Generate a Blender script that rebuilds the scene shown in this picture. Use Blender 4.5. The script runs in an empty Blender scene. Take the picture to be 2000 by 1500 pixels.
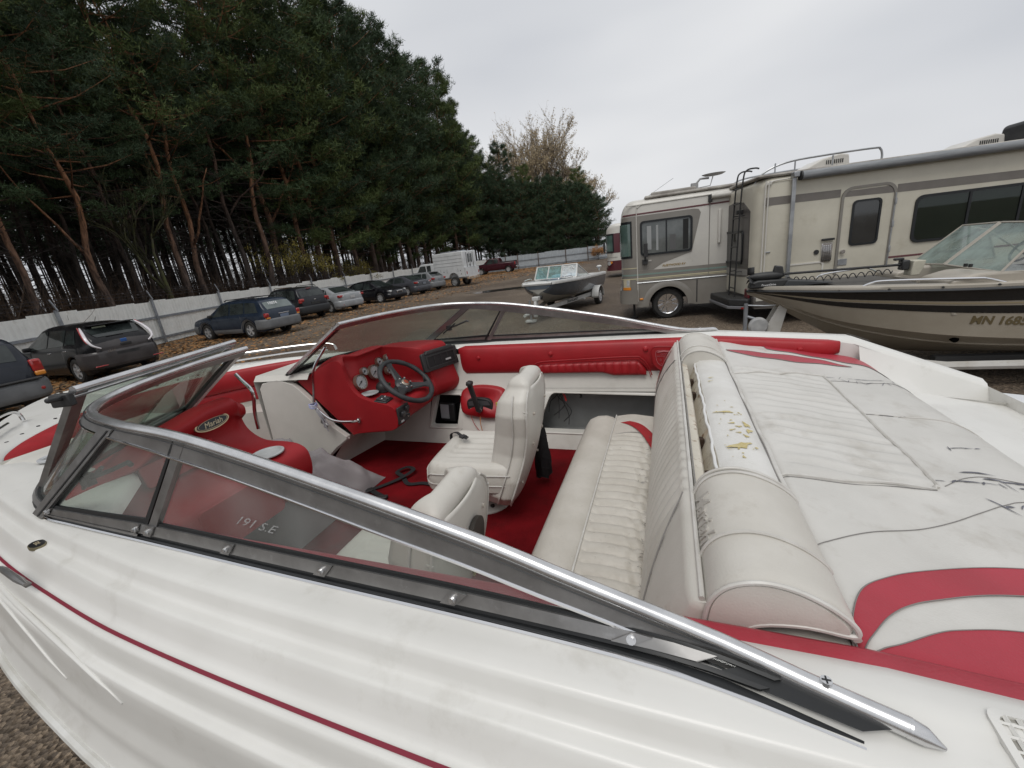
import bpy, bmesh, math, random
from mathutils import Vector, Matrix
R = math.radians
sc = bpy.context.scene
col = sc.collection

# ---------------- camera ----------------
CAM_H = 2.0
FPX, ROLL, HORY = 815.0, math.atan(0.12), 499.0
PITCH = math.atan((750 - HORY) * math.cos(ROLL) / FPX)
_fw = Vector((0, math.cos(PITCH), -math.sin(PITCH)))
_u0 = Vector((0, math.sin(PITCH), math.cos(PITCH)))
_r0 = Vector((1, 0, 0))
_rt = _r0 * math.cos(ROLL) - _u0 * math.sin(ROLL)
_up = _r0 * math.sin(ROLL) + _u0 * math.cos(ROLL)
cam = bpy.data.cameras.new('camera')
camo = bpy.data.objects.new('camera', cam)
col.objects.link(camo)
cam.sensor_width = 36
cam.lens = FPX / 2000 * 36
cam.clip_start = 0.02
cam.clip_end = 2000
m = Matrix((( _rt.x, _up.x, -_fw.x, 0), (_rt.y, _up.y, -_fw.y, 0), (_rt.z, _up.z, -_fw.z, CAM_H), (0, 0, 0, 1)))
camo.matrix_world = m
sc.camera = camo

# ---------------- overcast daylight ----------------
SUN_EL, SUN_AZ = 62, 200
world = bpy.data.worlds.new('World')
sc.world = world
world.use_nodes = True
nt = world.node_tree
nt.nodes.clear()
def wn(t, **k):
    n = nt.nodes.new(t)
    for a, b in k.items(): setattr(n, a, b)
    return n
sky = wn('ShaderNodeTexSky', sky_type='NISHITA', sun_disc=False, sun_elevation=R(SUN_EL), sun_rotation=R(SUN_AZ), air_density=1.5, dust_density=6.0, ozone_density=1.0)
hs = wn('ShaderNodeHueSaturation'); hs.inputs['Saturation'].default_value = 0.12
tc = wn('ShaderNodeTexCoord')
mp = wn('ShaderNodeMapping'); mp.inputs['Scale'].default_value = (1.0, 1.0, 3.2)
no = wn('ShaderNodeTexNoise'); no.inputs['Scale'].default_value = 1.3; no.inputs['Detail'].default_value = 3; no.inputs['Roughness'].default_value = 0.45
cr = wn('ShaderNodeValToRGB')
cr.color_ramp.elements[0].position = 0.32; cr.color_ramp.elements[0].color = (5.9, 6.15, 6.65, 1)
cr.color_ramp.elements[1].position = 0.7; cr.color_ramp.elements[1].color = (8.5, 8.6, 8.8, 1)
mx = wn('ShaderNodeMixRGB'); mx.inputs[0].default_value = 0.88
bg = wn('ShaderNodeBackground'); bg.inputs['Strength'].default_value = 0.086
ou = wn('ShaderNodeOutputWorld')
L = nt.links.new
L(sky.outputs[0], hs.inputs['Color']); L(tc.outputs['Generated'], mp.inputs[0]); L(mp.outputs[0], no.inputs[0]); L(no.outputs[0], cr.inputs[0])
L(hs.outputs[0], mx.inputs[1]); L(cr.outputs[0], mx.inputs[2]); L(mx.outputs[0], bg.inputs[0]); L(bg.outputs[0], ou.inputs[0])
sun = bpy.data.lights.new('sun', 'SUN')
sun.energy = 1.0; sun.angle = R(30); sun.color = (1, 0.975, 0.93)
suno = bpy.data.objects.new('sun', sun)
col.objects.link(suno)
_az = R(SUN_AZ)
_sd = Vector((math.sin(_az) * math.cos(R(SUN_EL)), math.cos(_az) * math.cos(R(SUN_EL)), math.sin(R(SUN_EL))))
suno.rotation_euler = _sd.to_track_quat('Z', 'Y').to_euler()
sc.view_settings.view_transform = 'Standard'
sc.view_settings.look = 'None'
sc.view_settings.exposure = 0.22
sc.view_settings.gamma = 1
sc.view_settings.use_curve_mapping = False
try:
    sc.cycles.transparent_max_bounces = 16
    sc.cycles.max_bounces = 8
except Exception: pass
# ---------------- materials ----------------
MATS = {}
def mat(name, c, rough=0.5, metal=0.0, c2=None, nscale=8, namt=0.5, bump=0.0, bscale=60, spec=0.5, coat=0.0, detail=4, nvec=None, c3=None, n3=40, dirt=None):
    """principled material: colour c blended to c2 by noise, optional fine specks c3, dirt (colour, scale, threshold, strength), bump"""
    if name in MATS: return MATS[name]
    M = bpy.data.materials.new(name); M.use_nodes = True
    t = M.node_tree; N = t.nodes; b = N['Principled BSDF']; K = t.links.new
    b.inputs['Base Color'].default_value = (*c, 1)
    b.inputs['Roughness'].default_value = rough; b.inputs['Metallic'].default_value = metal
    b.inputs['Specular IOR Level'].default_value = spec
    if coat: b.inputs['Coat Weight'].default_value = coat; b.inputs['Coat Roughness'].default_value = 0.08
    co = None
    if c2 or bump or c3 or dirt:
        g = N.new('ShaderNodeTexCoord'); vec = g.outputs['Object']
        if nvec:
            mpn = N.new('ShaderNodeMapping'); mpn.inputs['Scale'].default_value = nvec; K(vec, mpn.inputs[0]); vecn = mpn.outputs[0]
        else: vecn = vec
    if c2:
        n = N.new('ShaderNodeTexNoise'); n.inputs['Scale'].default_value = nscale; n.inputs['Detail'].default_value = detail; n.inputs['Roughness'].default_value = 0.6
        K(vecn, n.inputs[0])
        r = N.new('ShaderNodeValToRGB'); r.color_ramp.elements[0].position = 0.5 - namt * 0.5 * 0.6; r.color_ramp.elements[1].position = 0.5 + namt * 0.5 * 0.6
        r.color_ramp.elements[0].color = (*c, 1); r.color_ramp.elements[1].color = (*c2, 1)
        K(n.outputs[0], r.inputs[0]); co = r.outputs[0]
    def mixin(co, colr, fac):
        mxn = N.new('ShaderNodeMixRGB'); K(fac, mxn.inputs[0])
        if co: K(co, mxn.inputs[1])
        else: mxn.inputs[1].default_value = (*c, 1)
        mxn.inputs[2].default_value = (*colr, 1); return mxn.outputs[0]
    if c3:
        n = N.new('ShaderNodeTexNoise'); n.inputs['Scale'].default_value = n3; n.inputs['Detail'].default_value = 2; K(vec, n.inputs[0])
        r = N.new('ShaderNodeValToRGB'); r.color_ramp.elements[0].position = 0.6; r.color_ramp.elements[1].position = 0.72
        r.color_ramp.elements[0].color = (0, 0, 0, 1); r.color_ramp.elements[1].color = (1, 1, 1, 1); K(n.outputs[0], r.inputs[0])
        co = mixin(co, c3, r.outputs[0])
    if dirt:
        dc, ds, dth, dst = dirt
        n = N.new('ShaderNodeTexNoise'); n.inputs['Scale'].default_value = ds; n.inputs['Detail'].default_value = 6; n.inputs['Roughness'].default_value = 0.7; K(vec, n.inputs[0])
        r = N.new('ShaderNodeValToRGB'); r.color_ramp.elements[0].position = dth; r.color_ramp.elements[1].position = min(1, dth + 0.16)
        r.color_ramp.elements[0].color = (0, 0, 0, 1); r.color_ramp.elements[1].color = (dst, dst, dst, 1); K(n.outputs[0], r.inputs[0])
        co = mixin(co, dc, r.outputs[0])
    if co: K(co, b.inputs['Base Color'])
    if bump:
        n = N.new('ShaderNodeTexNoise'); n.inputs['Scale'].default_value = bscale; n.inputs['Detail'].default_value = 5; K(vec, n.inputs[0])
        bb = N.new('ShaderNodeBump'); bb.inputs['Strength'].default_value = bump; bb.inputs['Distance'].default_value = 0.5 / bscale
        K(n.outputs[0], bb.inputs['Height']); K(bb.outputs[0], b.inputs['Normal'])
    M['c'] = c
    MATS[name] = M
    return M
def glassmat(name, tint, refl=1.0, haze=0.0, hazec=(0.5, 0.5, 0.48), rough=0.02, hscale=6):
    if name in MATS: return MATS[name]
    M = bpy.data.materials.new(name); M.use_nodes = True
    t = M.node_tree; N = t.nodes; N.clear(); K = t.links.new
    tr = N.new('ShaderNodeBsdfTransparent'); tr.inputs[0].default_value = (*tint, 1)
    gl = N.new('ShaderNodeBsdfGlossy'); gl.inputs['Roughness'].default_value = rough; gl.inputs[0].default_value = (refl, refl, refl, 1)
    fr = N.new('ShaderNodeFresnel'); ge = N.new('ShaderNodeNewGeometry'); mm = N.new('ShaderNodeMath'); mm.operation = 'MULTIPLY_ADD'; mm.inputs[1].default_value = -.8333; mm.inputs[2].default_value = 1.5; K(ge.outputs['Backfacing'], mm.inputs[0]); K(mm.outputs[0], fr.inputs[0])
    m1 = N.new('ShaderNodeMixShader'); K(fr.outputs[0], m1.inputs[0]); K(tr.outputs[0], m1.inputs[1]); K(gl.outputs[0], m1.inputs[2])
    out = m1.outputs[0]
    if haze:
        df = N.new('ShaderNodeBsdfDiffuse'); df.inputs[0].default_value = (*hazec, 1)
        g = N.new('ShaderNodeTexCoord'); n = N.new('ShaderNodeTexNoise'); n.inputs['Scale'].default_value = hscale; n.inputs['Detail'].default_value = 6; K(g.outputs['Object'], n.inputs[0])
        r = N.new('ShaderNodeMapRange'); r.inputs['From Min'].default_value = 0.3; r.inputs['From Max'].default_value = 0.7
        r.inputs['To Min'].default_value = haze * 0.35; r.inputs['To Max'].default_value = haze * 1.5; K(n.outputs[0], r.inputs[0])
        m2 = N.new('ShaderNodeMixShader'); K(r.outputs[0], m2.inputs[0]); K(out, m2.inputs[1]); K(df.outputs[0], m2.inputs[2]); out = m2.outputs[0]
    o = N.new('ShaderNodeOutputMaterial'); K(out, o.inputs[0])
    MATS[name] = M
    return M

# ---------------- mesh helpers ----------------
class MB:
    def __init__(s): s.v = []; s.f = []; s.m = []
    def add(s, vs, fs, m=0):
        o = len(s.v); s.v += [tuple(v) for v in vs]; s.f += [tuple(i + o for i in f) for f in fs]; s.m += [m] * len(fs); return s
    def box(s, c, d, rz=0, m=0, ry=0, rx=0):
        M = Matrix.Rotation(rz, 3, 'Z') @ Matrix.Rotation(ry, 3, 'Y') @ Matrix.Rotation(rx, 3, 'X')
        vs = [Vector(c) + M @ Vector((x * d[0] / 2, y * d[1] / 2, z * d[2] / 2)) for z in (-1, 1) for y in (-1, 1) for x in (-1, 1)]
        return s.add(vs, [(0, 2, 3, 1), (4, 5, 7, 6), (0, 1, 5, 4), (2, 6, 7, 3), (0, 4, 6, 2), (1, 3, 7, 5)], m)
    def bb(s, lo, hi, m=0):
        return s.box([(a + b) / 2 for a, b in zip(lo, hi)], [b - a for a, b in zip(lo, hi)], 0, m)
    def grid(s, rows, cu=False, cv=False, m=0):
        o = len(s.v); nu = len(rows); nv = len(rows[0])
        for r in rows: s.v += [tuple(p) for p in r]
        for i in range(nu if cu else nu - 1):
            for j in range(nv if cv else nv - 1):
                a = i; b = (i + 1) % nu; c = j; d = (j + 1) % nv
                s.f.append((o + a * nv + c, o + b * nv + c, o + b * nv + d, o + a * nv + d)); s.m.append(m)
        return s
    def tube(s, path, r, n=8, closed=False, m=0, flat=1.0, upv=None):
        P = [Vector(p) for p in path]; k = len(P); rows = []
        pu = None
        for i, p in enumerate(P):
            if closed: t = P[(i + 1) % k] - P[i - 1]
            else: t = P[min(i + 1, k - 1)] - P[max(i - 1, 0)]
            t.normalize()
            ref = Vector(upv) if upv else (Vector((0, 0, 1)) if abs(t.z) < 0.95 else Vector((1, 0, 0)))
            if pu is not None and not upv: ref = pu
            a = t.cross(ref)
            if a.length < 1e-5: a = t.orthogonal()
            a.normalize(); b = a.cross(t).normalized(); pu = b
            rr = r[i] if isinstance(r, (list, tuple)) else r
            rows.append([p + a * (rr * math.cos(q * 2 * math.pi / n)) + b * (rr * flat * math.sin(q * 2 * math.pi / n)) for q in range(n)])
        s.grid(rows, cu=closed, cv=True, m=m)
        if not closed:
            o = len(s.v) - n * k
            s.f.append(tuple(o + q for q in range(n))[::-1]); s.m.append(m)
            s.f.append(tuple(o + (k - 1) * n + q for q in range(n))); s.m.append(m)
        return s
    def cyl(s, p0, p1, r0, r1=None, n=16, m=0):
        return s.tube([p0, p1], [r0, r0 if r1 is None else r1], n, m=m)
    def lathe(s, prof, c=(0, 0, 0), axis='z', n=24, m=0, caps=False):
        rows = []
        for (r, h) in prof:
            row = []
            for q in range(n):
                a = 2 * math.pi * q / n; x, y = r * math.cos(a), r * math.sin(a)
                p = (x, y, h) if axis == 'z' else ((h, x, y) if axis == 'x' else (x, h, y))
                row.append((p[0] + c[0], p[1] + c[1], p[2] + c[2]))
            rows.append(row)
        s.grid(rows, cv=True, m=m)
        if caps:
            o = len(s.v) - n * len(prof)
            s.f.append(tuple(o + q for q in range(n))); s.m.append(m)
            s.f.append(tuple(o + (len(prof) - 1) * n + q for q in range(n))); s.m.append(m)
        return s
    def prism(s, poly, fn, d0, d1, m=0):
        """polygon of (u,v); fn(u,v,d) -> point"""
        n = len(poly); o = len(s.v)
        s.v += [tuple(fn(u, v, d0)) for u, v in poly] + [tuple(fn(u, v, d1)) for u, v in poly]
        s.f.append(tuple(o + i for i in range(n))); s.f.append(tuple(o + n + i for i in range(n))[::-1]); s.m += [m, m]
        for i in range(n):
            j = (i + 1) % n; s.f.append((o + j, o + i, o + n + i, o + n + j)); s.m.append(m)
        return s
    def build(s, name, mats, parent=None, smooth=True, bevel=0, sub=0, ang=40, seg=2, solid=0, label=None):
        me = bpy.data.meshes.new(name)
        me.from_pydata([tuple(v) for v in s.v], [], s.f)
        if not isinstance(mats, (list, tuple)): mats = [mats]
        for q in mats: me.materials.append(q)
        if len(mats) > 1: me.polygons.foreach_set('material_index', s.m)
        bm = bmesh.new(); bm.from_mesh(me)
        bmesh.ops.remove_doubles(bm, verts=bm.verts, dist=1e-6)
        bmesh.ops.recalc_face_normals(bm, faces=bm.faces); bm.to_mesh(me); bm.free()
        if smooth:
            me.polygons.foreach_set('use_smooth', [True] * len(me.polygons))
            if ang < 180:
                try: me.set_sharp_from_angle(angle=R(ang))
                except Exception: pass
        o = bpy.data.objects.new(name, me); col.objects.link(o)
        if parent: o.parent = parent
        if solid:
            q = o.modifiers.new('s', 'SOLIDIFY'); q.thickness = solid; q.offset = 0
        if bevel:
            q = o.modifiers.new('b', 'BEVEL'); q.width = bevel; q.segments = seg; q.limit_method = 'ANGLE'; q.angle_limit = R(35)
        if sub:
            q = o.modifiers.new('u', 'SUBSURF'); q.levels = sub; q.render_levels = sub
        if label: o['label'] = label
        return o
def tag(o, label=None, cat=None, group=None, kind=None):
    if label: o['label'] = label
    if cat: o['category'] = cat
    if group: o['group'] = group
    if kind: o['kind'] = kind
    return o
def empty(name, loc=(0, 0, 0), rz=0, parent=None, label=None, cat=None, group=None):
    o = bpy.data.objects.new(name, None); o.empty_display_size = 0.2; col.objects.link(o)
    o.location = loc; o.rotation_euler = (0, 0, rz)
    if parent: o.parent = parent
    return tag(o, label, cat, group)
def copy_tree(o, parent=None, deep=True):
    c = o.copy(); col.objects.link(c); c.parent = parent
    for ch in list(o.children): copy_tree(ch, c)
    return c
def lerp(a, b, t): return a + (b - a) * t
def interp(pts, x):
    if x <= pts[0][0]: return pts[0][1]
    for (a, b), (c, d) in zip(pts, pts[1:]):
        if x <= c: return b + (d - b) * (x - a) / (c - a) if c > a else d
    return pts[-1][1]
def spline(pts, n=8, closed=False):
    P = [Vector(p) for p in pts]; k = len(P); out = []
    rng = range(k if closed else k - 1)
    for i in rng:
        if closed: a, b, c, d = P[i - 1], P[i], P[(i + 1) % k], P[(i + 2) % k]
        else: a, b, c, d = P[max(i - 1, 0)], P[i], P[i + 1], P[min(i + 2, k - 1)]
        for j in range(n):
            t = j / n
            out.append(0.5 * ((2 * b) + (c - a) * t + (2 * a - 5 * b + 4 * c - d) * t * t + (3 * b - a - 3 * c + d) * t ** 3))
    if not closed: out.append(P[-1])
    return out
def rrect(x0, y0, x1, y1, r, n=4):
    o = []
    for cx, cy, a0 in ((x1 - r, y1 - r, 0), (x0 + r, y1 - r, 90), (x0 + r, y0 + r, 180), (x1 - r, y0 + r, 270)):
        for i in range(n + 1):
            a = R(a0 + 90 * i / n); o.append((cx + r * math.cos(a), cy + r * math.sin(a)))
    return o
def text_mesh(txt, size, fn, depth=0.001, shear=0.0, width=1.0, bold=0.0):
    """letters as real flat mesh laid out by fn(x, y, d)"""
    cu = bpy.data.curves.new('t', 'FONT'); cu.body = txt; cu.size = size; cu.extrude = depth; cu.shear = shear; cu.align_x = 'CENTER'; cu.align_y = 'CENTER'
    cu.resolution_u = 3; cu.offset = bold * size
    ob = bpy.data.objects.new('t', cu); col.objects.link(ob)
    dg = bpy.context.evaluated_depsgraph_get(); me = bpy.data.meshes.new_from_object(ob.evaluated_get(dg))
    b = MB(); b.add([fn(v.co.x * width, v.co.y, v.co.z) for v in me.vertices], [tuple(p.vertices) for p in me.polygons])
    bpy.data.objects.remove(ob); bpy.data.curves.remove(cu); bpy.data.meshes.remove(me)
    return b
def frame(mb, outer, inner, fn, d0, d1, m=0):
    """closed frame between two polygons of equal count"""
    n = len(outer); rows = [[fn(*outer[i], d0) for i in range(n)], [fn(*outer[i], d1) for i in range(n)], [fn(*inner[i], d1) for i in range(n)], [fn(*inner[i], d0) for i in range(n)]]
    return mb.grid(rows, cu=True, cv=True, m=m)
# ---------------- ground ----------------
def ground_mat():
    M = bpy.data.materials.new('gravel'); M.use_nodes = True
    t = M.node_tree; N = t.nodes; b = N['Principled BSDF']; K = t.links.new
    g = N.new('ShaderNodeTexCoord'); V = g.outputs['Object']
    def noise(s, d=4, r=0.6):
        n = N.new('ShaderNodeTexNoise'); n.inputs['Scale'].default_value = s; n.inputs['Detail'].default_value = d; n.inputs['Roughness'].default_value = r; K(V, n.inputs[0]); return n.outputs[0]
    def ramp(f, p0, c0, p1, c1):
        r = N.new('ShaderNodeValToRGB'); r.color_ramp.elements[0].position = p0; r.color_ramp.elements[1].position = p1
        r.color_ramp.elements[0].color = (*c0, 1); r.color_ramp.elements[1].color = (*c1, 1); K(f, r.inputs[0]); return r.outputs[0]
    def mix(f, a, b_, mode='MIX'):
        x = N.new('ShaderNodeMixRGB'); x.blend_type = mode
        if hasattr(f, 'links'): K(f, x.inputs[0])
        else: x.inputs[0].default_value = f
        K(a, x.inputs[1]); K(b_, x.inputs[2]); return x.outputs[0]
    base = ramp(noise(0.35, 5), 0.35, (0.17, 0.135, 0.10), 0.65, (0.27, 0.225, 0.175))
    stones = N.new('ShaderNodeTexVoronoi'); stones.inputs['Scale'].default_value = 38; K(V, stones.inputs[0])
    sc1 = ramp(stones.outputs['Color'], 0.2, (0.35, 0.33, 0.31), 0.9, (1.25, 1.2, 1.12))
    c = mix(0.9, base, sc1, 'MULTIPLY')
    fine = ramp(noise(130, 3), 0.35, (0.55, 0.52, 0.5), 0.7, (1.35, 1.3, 1.25))
    c = mix(0.8, c, fine, 'MULTIPLY')
    wet = ramp(noise(0.13, 4), 0.46, (0.72, 0.69, 0.67), 0.62, (1, 1, 1))
    c = mix(1.0, c, wet, 'MULTIPLY')
    K(c, b.inputs['Base Color']); b.inputs['Roughness'].default_value = 0.78
    bp = N.new('ShaderNodeBump'); bp.inputs['Strength'].default_value = 0.9; bp.inputs['Distance'].default_value = 0.03
    K(stones.outputs['Distance'], bp.inputs['Height']); K(bp.outputs[0], b.inputs['Normal'])
    return M
gm = ground_mat()
g = MB()
def gz(x, y):
    d = math.hypot(x, y)
    return 0.03 * math.sin(x * 0.5 + 1.3) * math.sin(y * 0.37) if 5 < d < 90 else 0.0
xs = [-900, -300, -120, -60] + [-40 + i * 1.25 for i in range(65)] + [60, 120, 300, 900]
ys = [-900, -200, -60, -20] + [-8 + i * 1.25 for i in range(68)] + [100, 140, 300, 900]
g.grid([[(x, y, gz(x, y)) for y in ys] for x in xs])
tag(g.build('ground', gm), kind='structure')

# puddle, a shallow dark sheet of water
pw = mat('puddle_water', (0.035, 0.032, 0.03), 0.06, spec=0.6, bump=0.04, bscale=6)
for cx, cy, rx, ry in ((0.4, 27.2, 2.6, 0.9), (2.4, 25.8, 1.3, 0.35)):
    random.seed(int(cx * 10)); n = 26; b = MB(); ph = [random.uniform(0, 6) for _ in range(4)]
    ring_ = []
    for i in range(n):
        a = 2 * math.pi * i / n; k = 1 + 0.16 * math.sin(3 * a + ph[0]) + 0.12 * math.sin(5 * a + ph[1]) + 0.06 * math.sin(9 * a + ph[2])
        ring_.append((cx + rx * k * math.cos(a), cy + ry * k * math.sin(a)))
    zz = max(gz(x, y) for x, y in ring_) + 0.006
    b.add([(x, y, zz) for x, y in ring_], [tuple(range(n))])
    tag(b.build('puddle', pw, smooth=False), kind='structure')

# ---------------- fences ----------------
FEN = [(-14.9, 5.5), (-15.4, 10.6), (-15.5, 15.1), (-15.6, 19.4), (-15.5, 23.9), (-14.9, 28.2), (-14.0, 32.4), (-13.0, 36.6), (-12.0, 40.8), (-10.9, 45), (-9.7, 49), (-8.3, 53), (-6.7, 57), (-4.6, 60.6), (-1.6, 63.2)]
BFEN = [(-1.5, 63.3), (1.2, 63.5), (3.0, 63.6), (6.0, 63.7), (10.1, 64.0), (13.4, 64.2), (17.0, 64.5), (20.5, 64.8), (24, 65.1), (28, 65.5)]
white_metal = mat('white_corrugated_metal', (0.84, 0.84, 0.80), 0.5, c2=(0.72, 0.72, 0.68), nscale=1.7, bump=0.1, bscale=30, dirt=((0.30, 0.24, 0.15), 1.2, 0.56, 0.6))
grey_metal = mat('pale_grey_sheet', (0.42, 0.45, 0.47), 0.55, c2=(0.33, 0.36, 0.38), nscale=2, dirt=((0.2, 0.17, 0.13), 1.0, 0.6, 0.5))
galv = mat('galvanised_steel', (0.36, 0.38, 0.40), 0.45, 0.6, c2=(0.25, 0.26, 0.28), nscale=5)
rustpost = mat('rusty_wood_post', (0.12, 0.075, 0.05), 0.85, c2=(0.07, 0.05, 0.04), nscale=6, bump=0.3)
wirem = mat('old_wire', (0.07, 0.06, 0.06), 0.7, 0.5)
def panel_mesh(w, h, amp, m):
    b = MB(); n = int(w / 0.045); rows = []
    for i in range(n + 1):
        x = w * i / n; ph = (x / 0.19) % 1
        y = amp if ph < 0.22 else (0 if ph < 0.9 else amp * 0.5)
        rows.append([(x, y, 0), (x, y, h)])
    b.grid(rows); return b
def build_fence(name, label, P, H0, pm, postm, front, posth=2.0, barbs=True):
    root = empty(name, (P[0][0], P[0][1], 0), label=label, cat='fence')
    random.seed(4)
    protos = {}
    ox, oy = P[0]
    for i, (a, b_) in enumerate(zip(P, P[1:])):
        d = Vector((b_[0] - a[0], b_[1] - a[1], 0)); Ln = d.length; ang = math.atan2(d.y, d.x); u = d / Ln
        k = max(2, round(Ln / 0.95)); w = Ln / k
        key = round(w, 2)
        for j in range(k):
            hz = H0 + random.choice((0, 0, 0.0, 0.05, -0.04, 0.03)) + random.uniform(-.015, .015)
            if key not in protos:
                o = panel_mesh(key + 0.02, H0, 0.022, pm).build('panel', pm, root, smooth=False); protos[key] = o.data
            else:
                o = bpy.data.objects.new('panel', protos[key]); col.objects.link(o); o.parent = root
            o.location = (a[0] + u.x * w * j - ox, a[1] + u.y * w * j - oy, 0.02)
            o.rotation_euler = (random.uniform(-.008, .008), random.uniform(-.006, .006), ang); o.scale = (1, 1, hz / H0)
        nrm = Vector((-u.y, u.x, 0)) * front
        for z in (0.28, 1.18):
            bb = MB(); c = Vector((a[0] - ox, a[1] - oy, z)) + d / 2 + nrm * 0.05
            bb.box(c, (Ln, 0.05, 0.09), ang); bb.box(c + nrm * 0.03 + Vector((0, 0, -.04)), (Ln, 0.02, 0.02), ang)
            bb.build('rail', galv, root, smooth=False)
        bb = MB(); p = Vector((a[0] - ox, a[1] - oy, 0)) + nrm * 0.11
        bb.box(p + Vector((0, 0, posth / 2)), (0.10, 0.07, posth), ang)
        if barbs:
            bb.box(p + Vector((0, 0, posth + 0.17)) , (0.03, 0.04, 0.42), ang, rx=0.35 * front)
        bb.build('post', postm, root, smooth=False)
    if barbs:
        for q, z in enumerate((posth + 0.12, posth + 0.24, posth + 0.36)):
            bb = MB(); pts = []
            for a, b_ in zip(P, P[1:]):
                for t in (0, .33, .66): pts.append((lerp(a[0], b_[0], t) - ox, lerp(a[1], b_[1], t) - oy, z - (0.03 if t else 0) + random.uniform(-.015, .015)))
            bb.tube(pts, 0.007, 4)
            for a, b_ in zip(pts, pts[1:]):
                for t in range(6):
                    c = Vector(a).lerp(Vector(b_), t / 6); bb.box(c, (0.06, 0.008, 0.06), random.uniform(0, 3), rx=random.uniform(0, 3))
            bb.build('barbed_wire', wirem, root, smooth=False)
    return root
build_fence('corrugated_fence', 'long white corrugated metal fence with galvanised posts behind the parked cars', FEN, 1.86, white_metal, galv, -1)
build_fence('sheet_fence', 'pale grey sheet fence with brown posts closing off the far end of the lot', BFEN, 1.9, grey_metal, rustpost, -1, 2.15, False)

# ---------------- leaf litter ----------------
leafm = mat('dead_leaf', (0.30, 0.13, 0.04), 0.8, c2=(0.42, 0.23, 0.09), nscale=0.9, namt=1.0)
leafm2 = mat('dead_leaf_pale', (0.33, 0.23, 0.12), 0.8, c2=(0.15, 0.075, 0.035), nscale=1.1)
random.seed(11)
lb = MB()
def fence_pt(t):
    k = len(FEN) - 1; i = min(int(t * k), k - 1); f = t * k - i
    a, b_ = FEN[i], FEN[i + 1]; d = Vector((b_[0] - a[0], b_[1] - a[1], 0)).normalized()
    return Vector((lerp(a[0], b_[0], f), lerp(a[1], b_[1], f), 0)), Vector((d.y, -d.x, 0))
def leaf(x, y, s):
    a = random.uniform(0, 6.28); z = gz(x, y) + 0.008; ca, sa = math.cos(a), math.sin(a)
    def p(u, v, w): return (x + (u * ca - v * sa) * s, y + (u * sa + v * ca) * s, z + w * s)
    k = random.uniform(0.05, 0.45)
    lb.add([p(-1, 0, 0.1), p(0, -0.55, 0), p(1, 0, k), p(0, 0.55, random.uniform(0, .5))], [(0, 1, 2, 3)], random.choice((0, 0, 1)))
for i in range(62000):
    t = random.random() ** 1.1; P, n = fence_pt(t)
    w = 3.4 + 4.2 * t
    d = abs(random.gauss(0, 1)) * w * 0.62
    if random.random() < 0.2: d = random.uniform(0, 2.3) * w
    q = P + n * (0.15 + d)
    if math.sin(q.x * 0.9 + 2) * math.sin(q.y * 0.6) + random.uniform(-1, 1) < -0.55: continue
    leaf(q.x, q.y, random.uniform(0.035, 0.075) * (1 + 0.5 * t))
for i in range(4000):
    leaf(random.uniform(-3, 12), 63 - abs(random.gauss(0, 5)), random.uniform(.05, .1))
tag(lb.build('leaf_litter', [leafm, leafm2], smooth=False), 'brown fallen leaves scattered over the gravel along the fence', 'fallen leaves', kind='stuff')

# loose stones on the near gravel
random.seed(5)
sb = MB()
stm = mat('loose_stone', (0.14, 0.12, 0.10), 0.8, c2=(0.24, 0.21, 0.17), nscale=3, namt=1)
def stone(x, y, s):
    a = random.uniform(0, 6); z = gz(x, y)
    vs = [(x + s * math.cos(a + q * 1.571) * random.uniform(.6, 1.1), y + s * math.sin(a + q * 1.571) * random.uniform(.6, 1.1), z) for q in range(4)]
    vs += [(x + s * 0.5 * math.cos(a + .5 + q * 2.09), y + s * .5 * math.sin(a + .5 + q * 2.09), z + s * random.uniform(.35, .7)) for q in range(3)]
    sb.add(vs, [(0, 1, 4), (1, 5, 4), (1, 2, 5), (2, 3, 5), (3, 6, 5), (3, 0, 6), (0, 4, 6), (4, 5, 6)])
for i in range(9000):
    if i < 2600: x, y = random.uniform(-2.4, 0.2), random.uniform(-0.7, 0.9)
    else:
        r = random.uniform(6, 32); a = R(random.uniform(-50, 30)); x, y = r * math.sin(a), r * math.cos(a)
    stone(x, y, random.uniform(.006, .02) if i < 2600 else random.uniform(.008, .022))
tag(sb.build('loose_gravel', stm, smooth=False), 'loose grey brown stones strewn over the lot', 'gravel', kind='stuff')
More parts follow.
